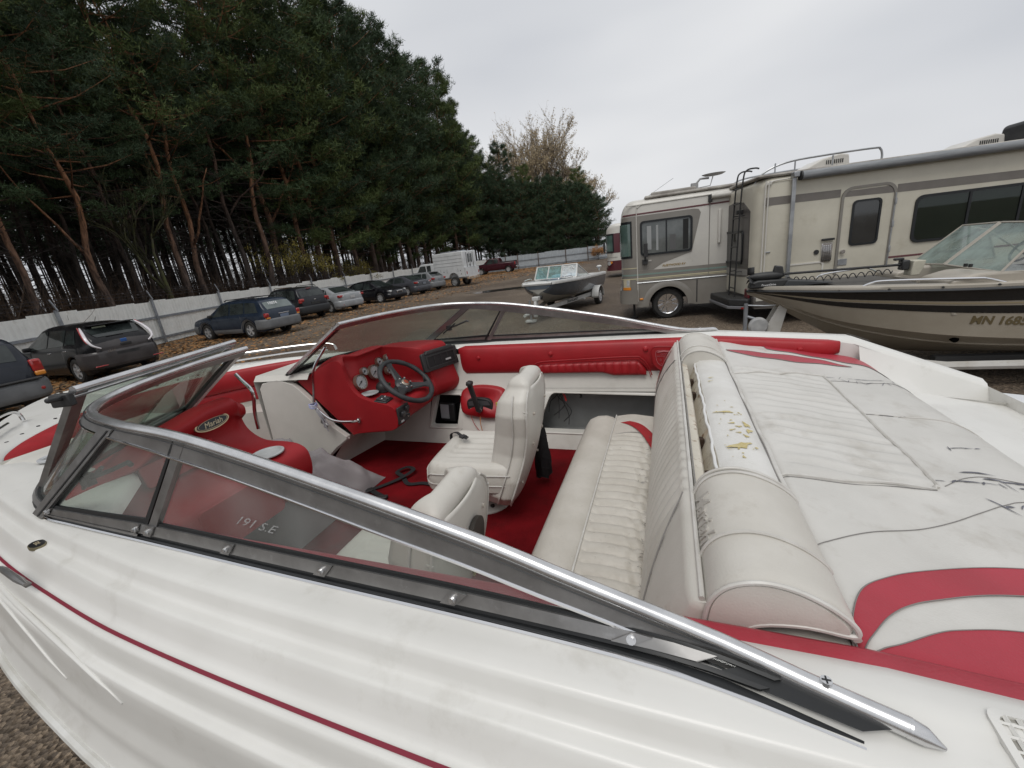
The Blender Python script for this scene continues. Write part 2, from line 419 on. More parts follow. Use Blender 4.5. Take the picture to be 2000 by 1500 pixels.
# ---------------- pines ----------------
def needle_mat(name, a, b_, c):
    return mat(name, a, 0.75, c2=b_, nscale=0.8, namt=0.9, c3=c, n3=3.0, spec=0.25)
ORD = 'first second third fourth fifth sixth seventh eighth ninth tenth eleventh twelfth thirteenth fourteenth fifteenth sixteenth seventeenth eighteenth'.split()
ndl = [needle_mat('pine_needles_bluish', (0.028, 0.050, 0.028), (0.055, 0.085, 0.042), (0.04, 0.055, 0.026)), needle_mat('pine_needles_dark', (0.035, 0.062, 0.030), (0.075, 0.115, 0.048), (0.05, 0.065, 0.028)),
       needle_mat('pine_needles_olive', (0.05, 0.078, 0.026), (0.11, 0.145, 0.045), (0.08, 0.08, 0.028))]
def bark_mat(name, lo, hi, z0, z1):
    M = bpy.data.materials.new(name); M.use_nodes = True
    t = M.node_tree; N = t.nodes; b = N['Principled BSDF']; K = t.links.new
    g = N.new('ShaderNodeTexCoord'); s = N.new('ShaderNodeSeparateXYZ'); K(g.outputs['Object'], s.inputs[0])
    mr = N.new('ShaderNodeMapRange'); mr.inputs['From Min'].default_value = z0; mr.inputs['From Max'].default_value = z1; K(s.outputs[2], mr.inputs[0])
    mp = N.new('ShaderNodeMapping'); mp.inputs['Scale'].default_value = (1, 1, 0.25); K(g.outputs['Object'], mp.inputs[0])
    n = N.new('ShaderNodeTexNoise'); n.inputs['Scale'].default_value = 9; n.inputs['Detail'].default_value = 6; K(mp.outputs[0], n.inputs[0])
    r = N.new('ShaderNodeValToRGB'); r.color_ramp.elements[0].position = 0.35; r.color_ramp.elements[0].color = (0.35, 0.33, 0.33, 1); r.color_ramp.elements[1].position = 0.65; r.color_ramp.elements[1].color = (1.2, 1.15, 1.1, 1); K(n.outputs[0], r.inputs[0])
    x = N.new('ShaderNodeMixRGB'); x.inputs[1].default_value = (*lo, 1); x.inputs[2].default_value = (*hi, 1); K(mr.outputs[0], x.inputs[0])
    y = N.new('ShaderNodeMixRGB'); y.blend_type = 'MULTIPLY'; y.inputs[0].default_value = 1; K(x.outputs[0], y.inputs[1]); K(r.outputs[0], y.inputs[2]); K(y.outputs[0], b.inputs['Base Color'])
    b.inputs['Roughness'].default_value = 0.9
    bp = N.new('ShaderNodeBump'); bp.inputs['Strength'].default_value = 0.8; bp.inputs['Distance'].default_value = 0.05; K(n.outputs[0], bp.inputs['Height']); K(bp.outputs[0], b.inputs['Normal'])
    return M
barkm = bark_mat('scots_pine_bark', (0.13, 0.10, 0.085), (0.29, 0.145, 0.075), 2.5, 8)
bark_dark = bark_mat('shaded_pine_bark', (0.06, 0.048, 0.042), (0.13, 0.07, 0.045), 5, 12)  # darker copy of the pine bark, shade put into its colour
twigm = mat('dead_twig', (0.055, 0.045, 0.04), 0.9)
mossm = mat('mossy_bark', (0.07, 0.075, 0.02), 0.9, c2=(0.05, 0.045, 0.03), nscale=5, bump=0.4, bscale=14)
def stick(b, p0, p1, r0, r1, n=3, sag=0.0, m=0):
    p0 = Vector(p0); p1 = Vector(p1); mid = (p0 + p1) / 2 + Vector((random.uniform(-.1, .1), random.uniform(-.1, .1), sag)) * (p1 - p0).length * 0.5
    b.tube([p0, mid, p1], [r0, (r0 + r1) / 2, r1], n, m=m)
def clump(b, c, s, up, k=11):
    for _ in range(k):
        d = Vector((random.gauss(0, 1), random.gauss(0, 1), random.gauss(0.45, 0.8))) + up
        d.normalize(); w = d.cross(Vector((random.gauss(0, 1), random.gauss(0, 1), random.gauss(0, 1))))
        if w.length < 1e-3: continue
        w.normalize(); L_ = s * random.uniform(0.7, 1.25); ww = s * 0.07
        base = c + Vector((random.gauss(0, .35), random.gauss(0, .35), random.gauss(0, .22))) * s
        b.add([base - w * ww, base + w * ww, base + d * L_], [(0, 1, 2)])
def make_pine(seed, H_, c0, spread, nl, cl, cs, lean=0.0, wb=1.0, deadn=26, trunkr=0.16, bark=None, nd=None, side=None):
    """trunk mesh, crown mesh (foliage), limb mesh; returns (meshes) on a root at origin"""
    random.seed(seed)
    tb = MB(); fb = MB(); db = MB()
    path = []; ox = oy = 0
    wob = [random.uniform(0, 6) for _ in range(4)]
    def tx(z):
        f = z / H_
        return Vector((lean * z * f + wb * (0.35 * math.sin(z * 0.35 + wob[0]) * f + .12 * math.sin(z * .9 + wob[2]) * min(1, f * 3)), wb * (0.32 * math.sin(z * 0.3 + wob[1]) * f + .1 * math.sin(z * .8 + wob[3]) * min(1, f * 3)), z))
    n = 14
    zs = [H_ * (i / n) for i in range(n + 1)]; zs[0] = -0.2
    tb.tube([tx(z) for z in zs], [trunkr * (1.25 if i == 0 else 1) * (1 - 0.88 * (i / n)) + 0.012 for i in range(n + 1)], 8)
    # dead lower branches
    for i in range(deadn):
        z = random.uniform(1.4, c0 + (H_ - c0) * 0.25); a = random.uniform(0, 6.28); l = random.uniform(0.5, 2.4)
        p = tx(z); q = p + Vector((math.cos(a) * l, math.sin(a) * l, random.uniform(-.25, .5) * l))
        stick(db, p, q, 0.022, 0.006, 3, random.uniform(-.15, .15))
        for _ in range(2):
            t = random.uniform(.3, .9); c = p.lerp(q, t); stick(db, c, c + Vector((random.gauss(0, .3), random.gauss(0, .3), random.gauss(0, .25))), 0.009, 0.003)
    for i in range(nl):
        f = (i + random.random()) / nl; z = c0 + (H_ - c0) * f ** 0.9
        a = i * 2.39996 + random.uniform(-.4, .4)
        prof = (math.sin(math.pi * min(1, 0.18 + 0.82 * (1 - f)) * 0.62) + 0.08)
        if f > 0.9: prof *= 0.8
        l = spread * prof * random.uniform(0.65, 1.15)
        rise = random.uniform(0.05, 0.4) + 0.35 * f
        p = tx(z); q = p + Vector((math.cos(a) * l, math.sin(a) * l, rise * l))
        mid = p.lerp(q, .55) + Vector((0, 0, -0.06 * l))
        tb.tube([p, mid, q], [0.045 * (1 - .6 * f) + .01, 0.025, 0.008], 4)
        pts = []
        m_ = max(3, int(cl * (0.5 + prof)))
        for j in range(m_):
            t = min(1.08, random.gauss(.84, .17))
            base = p.lerp(mid, t * 2) if t < .5 else mid.lerp(q, (t - .5) * 2)
            wdt = 0.30 * l * (1.15 - abs(t - 0.75)) * random.gauss(0, .6)
            side_ = Vector((-math.sin(a), math.cos(a), 0)) * wdt
            c = base + side_ + Vector((0, 0, random.uniform(-.08, .26) * (0.7 + 0.22 * l)))
            clump(fb, c, cs * random.uniform(.8, 1.25), Vector((math.cos(a) * .5, math.sin(a) * .5, .25)))
            if j % 3 == 0: tb.tube([base, c], [0.008, 0.003], 3)
    for j in range(18):
        c = tx(H_ - random.uniform(0, 1.2)) + Vector((random.gauss(0, .18), random.gauss(0, .18), random.uniform(0, .3)))
        clump(fb, c, cs, Vector((0, 0, 0.8)))
    root = empty('pine_tree')
    if wb > 2:
        for q in range(1):
            z = lerp(5, c0, random.random()); a = random.uniform(0, 6.28); p = tx(z); pts = [p]
            for _ in range(6): p = p + Vector((math.cos(a) * .55 + random.gauss(0, .12), math.sin(a) * .55 + random.gauss(0, .12), .75 + random.gauss(0, .2))); pts.append(p)
            tb.tube(pts, [trunkr * .38 * (1 - i / 7.5) + .01 for i in range(7)], 6)
    tb.build('trunk', bark or barkm, root, ang=180)
    if deadn: tag(db.build('dead_branch', twigm, root, smooth=False), kind='stuff')
    fb.build('crown', nd or ndl[0], root, smooth=False)
    return root
BIG = [make_pine(21 + i, 20, (8.5, 7.2, 9.5)[i], 3.3, 54, 34, 0.27, lean=(0.05, -0.08, 0.06)[i], wb=2.1, deadn=70, trunkr=(.20, .17, .15)[i], bark=barkm if i != 1 else bark_dark, nd=ndl[i % 3]) for i in range(3)]
FUL = [make_pine(41 + i, 20, (3.6, 4.8, 2.8)[i], 3.5, 66, 26, 0.36, deadn=8, trunkr=0.2, nd=ndl[i % 3]) for i in range(3)]
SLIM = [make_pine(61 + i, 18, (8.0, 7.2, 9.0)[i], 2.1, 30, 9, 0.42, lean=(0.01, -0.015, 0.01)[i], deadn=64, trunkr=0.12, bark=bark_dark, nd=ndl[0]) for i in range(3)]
SMALL = [make_pine(81 + i, 12, 1.0, 3.5, 60, 26, 0.32, deadn=0, trunkr=0.15, nd=ndl[i % 3]) for i in range(2)]
used = set()
def plant(protos, k, x, y, h, h0, rz, label, group, sx=1.0):
    p = protos[k % len(protos)]
    o = p if p.name not in used else copy_tree(p)
    used.add(p.name)
    o.location = (x, y, 0); s = h / h0; o.scale = (s * sx, s * sx, s); o.rotation_euler = (0, 0, rz)
    tag(o, label, 'tree', group); return o
random.seed(77)
SKY = [(-45, .60), (-41, .58), (-30, .58), (-17.5, .50), (-15, .47), (-10, .48), (-7.9, .41), (-4.8, .33), (-3.3, .275), (-1.2, .235), (1.1, .205), (3.4, .18), (6.2, .15), (9.0, .125), (10.5, .15), (12.3, .14), (13.6, .10), (15, .03)]
def offs(i, t, d):
    a, b_ = FEN[i], FEN[i + 1]; v = Vector((b_[0] - a[0], b_[1] - a[1])).normalized()
    return lerp(a[0], b_[0], t) - v.y * d, lerp(a[1], b_[1], t) + v.x * d
nt_ = 0
k = 0
for i in range(len(FEN) - 1):
    a, b_ = FEN[i], FEN[i + 1]
    for j in range(2):
        x, y = offs(i, (j + random.uniform(.2, .8)) / 2, random.uniform(2.2, 3.6))
        az = math.degrees(math.atan2(x, y)); d = math.hypot(x, y)
        h = 2 + interp(SKY, az) * d * random.uniform(.78, 1.08)
        h = min(max(h, 15), 26)
        full = az > -24
        plant(FUL if full else BIG, k, x, y, h, 20, random.uniform(0, 6.28),
              (ORD[(k - 13) % 18] + ' leafy pine of the fence edge, counted from where branches first reach low') if full else ORD[k % 18] + ' tall orange barked pine from the left behind the fence',
              'pines leafy down to the fence' if full else 'bare stemmed pines at the edge of the wood'); k += 1
# inner rows
for row in range(1, 9):
    d0 = 2.6 + row * 2.7
    for i in range(len(FEN) - 1):
        step = 2 if row < 7 else 1
        for j in range(step):
            x, y = offs(i, (j + random.uniform(.1, .9)) / step, d0 + random.uniform(-1, 1))
            az = math.degrees(math.atan2(x, y)); d = math.hypot(x, y)
            h = min(20, max(11, 2 + (interp(SKY, az) * 0.92) * d)) * random.uniform(.85, 1.0)
            if az > -16 and row < 3:
                plant(FUL, k, x, y, h, 20, random.uniform(0, 6.28), 'green pine crowded inside the edge of the wood', 'pines inside the wood')
            else:
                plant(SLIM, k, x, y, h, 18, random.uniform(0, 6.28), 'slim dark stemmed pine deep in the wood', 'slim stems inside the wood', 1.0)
            k += 1
# far end: trees behind the back fence falling away to the right
k2 = 0
for az in [x * 0.95 - 5 for x in range(20)]:
    for rr in range(2):
        d = random.uniform(67.5, 70) + rr * 5; a = R(az + random.uniform(-.4, .4)); tn = interp(SKY, math.degrees(a))
        h = 2 + tn * d * random.uniform(.62, 1.12)
        if h < 4.5: continue
        P = FUL if h > 13.5 else SMALL
        plant(P, k2, d * math.sin(a), d * math.cos(a), h, 20 if P is FUL else 12, random.uniform(0, 6.28), 'bushy green pine rising beyond the grey back fence', 'pines beyond the back fence', .9); k2 += 1
# bare pale tree
def bare_tree(name, seed, H_, r0, m, leafc=None, dens=5, leafn=0, upk=1.0, spreadk=0.55, lvm=5, lsz=1.0):
    random.seed(seed); b = MB(); lf = MB()
    def br(p, d, l, r, lv):
        q = p + d * l; mid = p.lerp(q, .5) + Vector((random.gauss(0, .05), random.gauss(0, .05), 0)) * l
        b.tube([p, mid, q], [r, r * .8, r * .6], 5 if lv < 2 else 3)
        if leafn and lv >= 3:
            for _ in range(leafn):
                c = p.lerp(q, random.random()) + Vector((random.gauss(0, .1), random.gauss(0, .1), random.gauss(0, .1))); a = random.uniform(0, 3); s = random.uniform(.05, .1) * lsz
                lf.add([c, c + Vector((s * math.cos(a), s * math.sin(a), .02)), c + Vector((s * .4, -s * .3, -s)), ], [(0, 1, 2)])
        if lv >= lvm or r < 0.005: return
        for _ in range(dens if lv == 0 else 3):
            nd_ = (d + Vector((random.gauss(0, spreadk), random.gauss(0, spreadk), random.uniform(-.05, .45) * upk))).normalized()
            br(p.lerp(q, random.uniform(.55, 1)), nd_, l * random.uniform(.6, .82), r * .6, lv + 1)
    br(Vector((0, 0, -.1)), Vector((0, 0, 1)), H_ * 0.26, r0, 0)
    root = empty(name)
    b.build('trunk', m, root, ang=180)
    if leafn: lf.build('crown', leafc, root, smooth=False)
    return root
palem = mat('pale_bare_bark', (0.26, 0.22, 0.17), 0.85, c2=(0.19, 0.15, 0.12), nscale=1.2)
paleleaf = mat('pale_dry_leaf', (0.42, 0.34, 0.20), 0.8, c2=(0.30, 0.22, 0.13), nscale=1)
for q, (az, d, h, lab) in enumerate(((5.4, 84, 23.5, 'large pale bare tree with faded leaves, tallest beyond the pines'), (8.6, 82, 20, 'pale bare tree rising right of the tallest bare one'), (11.3, 84, 15.5, 'smaller bare tree behind the last pine on the right'), (2.6, 86, 20, 'bare tree half hidden where the pine tops step down'))):
    t_ = bare_tree('bare_tree', 5 + q, h * 1.45, 0.26, palem, paleleaf, 8, 3, 1.3, 0.42, 6, 2.2)
    t_.location = (d * math.sin(R(az)), d * math.cos(R(az)), 0); tag(t_, lab, 'tree')
t_ = bare_tree('mossy_tree', 31, 13, 0.13, mossm, paleleaf, 3, 0, 1.4, 0.35); t_.location = (-14.6, 20.9, 0); t_.location = (-16.9, 22.4, 0); tag(t_, 'thin mossy green trunk growing among the pines behind the fence', 'tree')
yl = mat('yellow_leaf', (0.32, 0.25, 0.04), 0.7, c2=(0.17, 0.15, 0.035), nscale=2)
random.seed(9)
for q, (x, y, h, lab) in enumerate(((-15.6, 33.2, 8.5, 'thin tree with sparse yellow leaves in front of the dark stems'), (-15.0, 36.6, 7.0, 'yellow leaved sapling behind the silver sedan'), (-13.6, 41.5, 5.5, 'short yellow leaved sapling near the white van'))):
    t_ = bare_tree('yellow_leaf_tree', 60 + q, h, 0.07, twigm, yl, 6, 4, .7, 0.75); t_.location = (x, y, 0); tag(t_, lab, 'tree')
# the wood's far side, one mass of stems and tops
random.seed(19); fw = MB(); fc = MB()
for i in range(420):
    t = random.random() ** 1.0; P, n = fence_pt(t); q = P - n * random.uniform(26, 44); h = random.uniform(9, 15)
    q.y += random.uniform(-3, 1)
    fw.tube([(q.x, q.y, 0), (q.x + random.uniform(-.4, .4), q.y, h)], [.13, .05], 4)
    for _ in range(5):
        z = random.uniform(1, h); a = random.uniform(0, 6.28); l = random.uniform(.6, 1.6); stick(fw, (q.x, q.y, z), (q.x + l * math.cos(a), q.y + l * math.sin(a), z + random.uniform(-.2, .5)), .03, .01)
    for _ in range(34): clump(fc, Vector((q.x + random.gauss(0, 1.1), q.y + random.gauss(0, 1.1), random.uniform(7.0, h + .8))), .75, Vector((0, 0, .4)), 6)
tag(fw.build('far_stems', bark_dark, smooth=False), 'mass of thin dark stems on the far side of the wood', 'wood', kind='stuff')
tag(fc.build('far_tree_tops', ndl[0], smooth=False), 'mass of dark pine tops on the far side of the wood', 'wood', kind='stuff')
# undergrowth
ub = MB(); random.seed(3)
for i in range(4200):
    t = random.random(); P, n = fence_pt(t); q = P - n * random.uniform(0.8, 26); q.z = 0
    for _ in range(3):
        e = q + Vector((random.gauss(0, .5), random.gauss(0, .5), random.uniform(.6, 3.4))); stick(ub, q, e, 0.012, 0.004)
        stick(ub, q.lerp(e, .6), e + Vector((random.gauss(0, .5), random.gauss(0, .5), random.gauss(0.1, .4))), 0.008, 0.003)
tag(ub.build('undergrowth', mat('undergrowth_twig', (0.07, 0.05, 0.035), 0.9, c2=(0.12, 0.07, 0.04), nscale=.6), smooth=False), 'tangled brown undergrowth on the floor of the wood', 'undergrowth', kind='stuff')
ff = MB()
pts_ = [offs(i, 0, 0.5) for i in range(len(FEN) - 1)]; pts2 = [offs(i, 0, 34) for i in range(len(FEN) - 1)]
ff.grid([[(*p, 0.035), (*q, 0.035)] for p, q in zip(pts_, pts2)])
tag(ff.build('forest_floor', mat('needle_litter', (0.06, 0.04, 0.026), 0.9, c2=(0.11, 0.07, 0.04), nscale=1.5, bump=.5, bscale=20)), kind='structure')
# dry shrub by back fence
t_ = bare_tree('dry_shrub', 91, 3.2, 0.05, twigm, leafm, 7, 3, .5, .9); t_.location = (14.6, 62.8, 0); tag(t_, 'dry brown shrub against the grey back fence', 'shrub')
# ---------------- shared vehicle materials ----------------
tyrem = mat('tyre_rubber', (0.018, 0.018, 0.018), 0.85, c2=(0.035, 0.033, 0.03), nscale=12)
alloy = mat('alloy_rim', (0.55, 0.56, 0.57), 0.35, 0.3, c2=(0.42, 0.42, 0.42), nscale=9)
chrome = mat('chrome', (0.75, 0.75, 0.76), 0.12, 1.0)
blackp = mat('black_plastic', (0.018, 0.018, 0.019), 0.5, c2=(0.03, 0.03, 0.03), nscale=10)
darkin = mat('dark_interior', (0.02, 0.02, 0.02), 0.9)
carglass = mat('car_glass', (0.012, 0.015, 0.015), 0.06, spec=0.6, c2=(0.05, 0.06, 0.058), nscale=1.3)
redlens = mat('red_lens', (0.42, 0.02, 0.018), 0.15, coat=1.0, c2=(0.25, 0.01, 0.01), nscale=12)
amberlens = mat('amber_lens', (0.7, 0.25, 0.03), 0.15, coat=1.0)
clearlens = mat('clear_lens', (0.6, 0.61, 0.6), 0.08, coat=1.0, c2=(0.35, 0.36, 0.36), nscale=15)
platem = mat('licence_plate', (0.18, 0.20, 0.23), 0.4)
seatcloth = mat('grey_car_seat', (0.12, 0.12, 0.12), 0.9)
whitep = mat('white_marker_paint', (0.8, 0.8, 0.8), 0.6)
def paint(name, c, rough=0.25, c2=None): return mat(name, c, rough, 0.0, c2=c2 or tuple(min(1, x * 1.25 + .006) for x in c), nscale=2.5, coat=.22, spec=0.25, dirt=((0.16, 0.14, 0.12), 3.0, 0.62, 0.25))
def make_wheel(parent, x, y, r, w, style=6, rimm=None, side=1, spoke_w=0.05):
    e = empty('wheel', (x, y, r), parent=parent)
    t = MB(); t.lathe([(r * .66, -w / 2), (r * .9, -w / 2), (r * .985, -w / 2 + .03), (r, -w / 4), (r, w / 4), (r * .985, w / 2 - .03), (r * .9, w / 2), (r * .66, w / 2), (r * .6, 0)], axis='y', n=28)
    for q in range(36):
        a = q * math.pi / 18; t.box((r * 1.0 * math.cos(a), 0, r * 1.0 * math.sin(a)), (0.012, w * .8, 0.03), ry=-a)
    t.build('tyre', tyrem, e)
    b = MB(); s = side; yo = s * w * 0.42
    b.lathe([(r * .67, s * w * .46), (r * .63, yo), (r * .62, s * w * .1), (r * .2, s * w * .05), (0.001, s * w * .05)], axis='y', n=28)
    b.build('rim', rimm or alloy, e)
    b = MB()
    for q in range(style):
        a = 2 * math.pi * q / style + 0.3
        c, sn = math.cos(a), math.sin(a)
        def p(rad, t_, y_): return (rad * c - t_ * sn, y_, rad * sn + t_ * c)
        w0, w1 = spoke_w * 1.5, spoke_w
        b.add([p(.03, -w0 / 2, yo), p(.03, w0 / 2, yo), p(r * .63, w1 / 2, yo + s * .004), p(r * .63, -w1 / 2, yo + s * .004),
               p(.03, -w0 / 2, yo - s * .04), p(.03, w0 / 2, yo - s * .04), p(r * .63, w1 / 2, yo - s * .04), p(r * .63, -w1 / 2, yo - s * .04)],
              [(0, 1, 2, 3), (4, 7, 6, 5), (0, 4, 5, 1), (1, 5, 6, 2), (2, 6, 7, 3), (3, 7, 4, 0)])
    b.cyl((0, yo - s * .03, 0), (0, yo + s * .012, 0), .05, .04, 12)
    b.build('spokes', rimm or alloy, e, smooth=False)
    return e
class Car:
    def __init__(s, name, label, cat, loc, heading, L_, W_, top, belt, paintm, wheels, r=0.33, zb=0.2, group='vehicles parked along the fence', roofk=0.2, lower=None, endr=0.42, rim=None, style=6, ends=(0.45, 0.45)):
        s.root = empty(name, (*loc, 0), R(heading), label=label, cat=cat, group=group)
        s.L, s.W, s.top, s.belt, s.r, s.zb, s.wx, s.roofk = L_, W_, top, belt, r, zb, wheels, roofk
        s.x0, s.x1 = top[0][0], top[-1][0]; s.ends = ends
        xs = set([round(s.x0 + (s.x1 - s.x0) * i / 60, 3) for i in range(61)])
        for i in range(1, 6): xs |= {s.x0 + .012 * i * i, s.x1 - .012 * i * i}
        for wx in wheels:
            for q in range(-8, 9): xs.add(wx + (r + .065) * math.sin(q * math.pi / 16))
        s.xs = sorted(xs)
        rows = [s.section(x) for x in s.xs]
        b = MB(); b.grid(rows)
        n = len(rows[0]); k = len(rows)
        b.f.append(tuple(range(n))); b.f.append(tuple((k - 1) * n + i for i in range(n))[::-1]); b.m += [0, 0]
        b.build('body', paintm, s.root, ang=35)
        ib = MB(); ib.bb((s.x0 + .35, -W_ * .42, s.zb + .02), (s.x1 - .3, W_ * .42, .62)); ib.build('underbody', darkin, s.root, smooth=False)
        for wx in wheels:
            for sd in (1, -1): make_wheel(s.root, wx, sd * (W_ / 2 - .115), r, .2, style, rim, sd)
    def hw(s, x):
        f = 1.0
        for xe, sg, l in ((s.x0, 1, s.ends[0]), (s.x1, -1, s.ends[1])):
            d = (x - xe) * sg
            if d < l: f *= 1 - 0.30 * (1 - d / l) ** 2.6
        return s.W / 2 * f
    def zbot(s, x):
        z = s.zb
        for xe, sg in ((s.x0, 1), (s.x1, -1)):
            d = (x - xe) * sg
            if d < .3: z = s.zb + .12 * (1 - d / .3)
        for wx in s.wx:
            d = abs(x - wx); Ra = s.r + .062
            if d < Ra: z = max(z, s.r - .02 + math.sqrt(max(0, Ra * Ra - d * d)))
        return z
    def lev(s, x):
        zt = interp(s.top, x); zl = min(interp(s.belt, x), zt - .02)
        return zt, zl
    def half(s, x):
        w = s.hw(x); zt, zl = s.lev(x); zb = min(s.zbot(x), zl - .1); g = max(0, zt - zl - .03)
        f = lambda t: zb + (zl - zb) * t
        wr = w * (.93 - s.roofk * min(1, g / .5)); rs = min(.07, g * .3 + .012)
        return [(w * .5, zb), (w * .95, zb + .01), (w * .99, f(.12)), (w, f(.4)), (w * .998, f(.62)), (w * .985, f(.8)), (w * .965, f(.93)), (w * .935, zl),
                (lerp(w * .93, wr, .33), lerp(zl, zt - rs, .33)), (lerp(w * .93, wr, .66), lerp(zl, zt - rs, .66)), (wr, zt - rs), (wr - .05, zt - rs * .35), (wr * .72, zt), (wr * .4, zt + .012), (0, zt + .018)]
    def section(s, x):
        h = s.half(x)
        return [(x, y, z) for y, z in h] + [(x, -y, z) for y, z in h[-2::-1]]
    def sidep(s, x, t, sd, off=.006):
        """t: 0..1 belt to roof edge on the glasshouse"""
        h = s.half(x); a, b = h[7], h[10]; y = lerp(a[0], b[0], t); z = lerp(a[1], b[1], t)
        return (x, sd * (y + off), z + off * .3)
    def side_at(s, x, z, sd, off=.006):
        h = s.half(x)
        for (y0, z0), (y1, z1) in zip(h[1:11], h[2:11]):
            if z <= z1 or (y1, z1) == h[10]:
                t = (z - z0) / (z1 - z0) if z1 > z0 else 0; return (x, sd * (lerp(y0, y1, max(-.2, min(1.2, t))) + off), z)
        return (x, sd * (h[10][0] + off), z)
    def side_window(s, x0, x1, x0t=None, x1t=None, t0=.07, t1=.93, m=None, name='window'):
        x0t = x0 if x0t is None else x0t; x1t = x1 if x1t is None else x1t
        for sd in (1, -1):
            rows = []
            for i in range(9):
                f = i / 8; row = []
                for j in range(6):
                    g = j / 5; x = lerp(lerp(x0, x0t, g), lerp(x1, x1t, g), f)
                    row.append(s.sidep(x, lerp(t0, t1, g), sd))
                rows.append(row)
            MB().grid(rows).build(name, m or carglass, s.root)
    def top_window(s, x0, x1, k0=.8, k1=.86, m=None, off=.007, name='windshield'):
        rows = []
        for i in range(15):
            f = i / 14; x = lerp(x0, x1, f); row = []
            h = s.half(x); wr = h[10][0]; kk = lerp(k0, k1, f)
            for j in range(9):
                g = (j / 8 * 2 - 1) * kk; y = g * wr; zt = interp(s.top, x)
                z = zt + .018 * (1 - g * g) ** .8 - max(0, abs(g) - .72) * .06
                row.append((x, y, z + off))
            rows.append(row)
        return MB().grid(rows).build(name, m or carglass, s.root)
    def band(s, x0, x1, z0, z1, m, off=.012, name='cladding', n=14, arch=False):
        for sd in (1, -1):
            rows = []
            for i in range(n + 1):
                x = lerp(x0, x1, i / n); zb = max(z0, s.zbot(x) + .005) if not arch else z0
                rows.append([s.side_at(x, lerp(zb, max(z1, zb + .02), j / 4), sd, off) for j in range(5)])
            MB().grid(rows).build(name, m, s.root)
    def archband(s, m, w=.07):
        for wx in s.wx:
            for sd in (1, -1):
                rows = []
                for q in range(-9, 10):
                    a = q * math.pi / 19
                    row = []
                    for rr in (s.r + .058, s.r + .06 + w):
                        x = wx + rr * math.sin(a); z = s.r - .02 + rr * math.cos(a); p = s.side_at(min(max(x, s.x0 + .02), s.x1 - .02), z, sd, .018); row.append(p)
                    rows.append(row)
                MB().grid(rows).build('wheel_arch_trim', m, s.root)
    def rear_bumper(s, m, z0=.3, z1=.62, xe=None, sg=1, deep=.5, name='bumper', off=.03):
        rows = []
        xe = s.x0 if sg == 1 else s.x1
        pts = []
        for i in range(21):
            t = i / 20 * 2 - 1
            a = abs(t)
            if a > .55: x = xe + sg * ((a - .55) / .45) ** 1.6 * deep; 
            else: x = xe
            pts.append((x, t))
        for x, t in pts:
            w = s.hw(x) if abs(t) > .55 else s.hw(xe) * abs(t) / .55
            y = math.copysign(w + off * (abs(t) > .5), t) if t else 0
            xo = x - sg * off * (1.6 - 1.2 * max(0, abs(t) - .4)) 
            rows.append([(xo + sg * .05, y * .97, z0), (xo + sg * .005, y, z0 + .05), (xo, y, (z0 + z1) / 2), (xo + sg * .005, y, z1 - .04), (xo + sg * .05, y * .97, z1)])
        return MB().grid(rows).build(name, m, s.root, sub=1)
    def block(s, name, m, c, d, bev=.02, rz=0, ry=0, both=False, label=None):
        for sd in ((1, -1) if both else (1,)):
            MB().box((c[0], sd * c[1], c[2]), d, rz * sd, ry=ry).build(name, m, s.root, bevel=bev, seg=3, label=label)
    def lines(s, segs, m=None, w=.006):
        """door shut lines on both sides"""
        for sd in (1, -1):
            b = MB()
            for sg in segs: b.tube([s.side_at(x, z, sd, .001) for x, z in sg], w, 4)
            b.build('door_seam', m or blackp, s.root, smooth=False)
    def handles(s, pts, m):
        for x, z in pts:
            for sd in (1, -1):
                p = s.side_at(x, z, sd, .012); MB().box(p, (.16, .03, .028)).build('door_handle', m, s.root, bevel=.01)
    def mirrors(s, x, z, m):
        for sd in (1, -1):
            p = s.side_at(x, z, sd, .09); b = MB(); b.box(p, (.11, .19, .12)); b.build('mirror', m, s.root, bevel=.035, seg=3)
    def plate(s, z, sg=1, m=None, w=.3):
        xe = s.x0 if sg == 1 else s.x1
        MB().box((xe - sg * .035, 0, z), (.01, w, .15)).build('number_plate', m or platem, s.root, smooth=False)
    def text(s, t, size, x, y, z, m, rev=True, ry=0):
        k = text_mesh(t, size, lambda u, v, d: (x - d - v * math.sin(ry), y - u, z + v * math.cos(ry)), .002)
        k.build('lettering', m, s.root, smooth=False)

# dark SUV, far left
c = Car('parked_car', 'dark SUV with grey bumper and red and amber tail light at the left edge', 'car', (-11.75, 8.62), 156, 4.5, 1.8,
        [(-2.28, .80), (-2.25, 1.0), (-2.18, 1.12), (-1.98, 1.5), (-1.85, 1.6), (-1.2, 1.66), (.1, 1.66), (.4, 1.6), (1.05, 1.14), (1.7, 1.04), (2.1, .96), (2.25, .75)],
        [(-2.3, 1.06), (0, 1.02), (1.05, 1.0), (2.2, .8)], paint('black_blue_paint', (0.012, 0.015, 0.022)), (-1.35, 1.3), r=.35, zb=.26)
gryc = mat('grey_cladding', (0.115, 0.12, 0.125), 0.55, c2=(0.16, 0.165, 0.17), nscale=3)
c.side_window(-2.0, -1.35, -1.8, -1.35); c.side_window(-1.28, -.4); c.side_window(-.32, .95, -.32, .42); c.top_window(-2.17, -2.0, .8, .82, name='rear_window'); c.top_window(.5, 1.0)
c.rear_bumper(gryc, .38, .74, deep=.5, off=.05); c.rear_bumper(gryc, .35, .7, sg=-1)
c.block('bumper_step', blackp, (-2.3, 0, .77), (.14, 1.5, .045))
c.block('tail_light', redlens, (-2.17, .78, 1.0), (.16, .17, .26), .04, both=True); c.block('tail_light_amber', amberlens, (-2.18, .785, .85), (.16, .16, .1), .03, both=True)
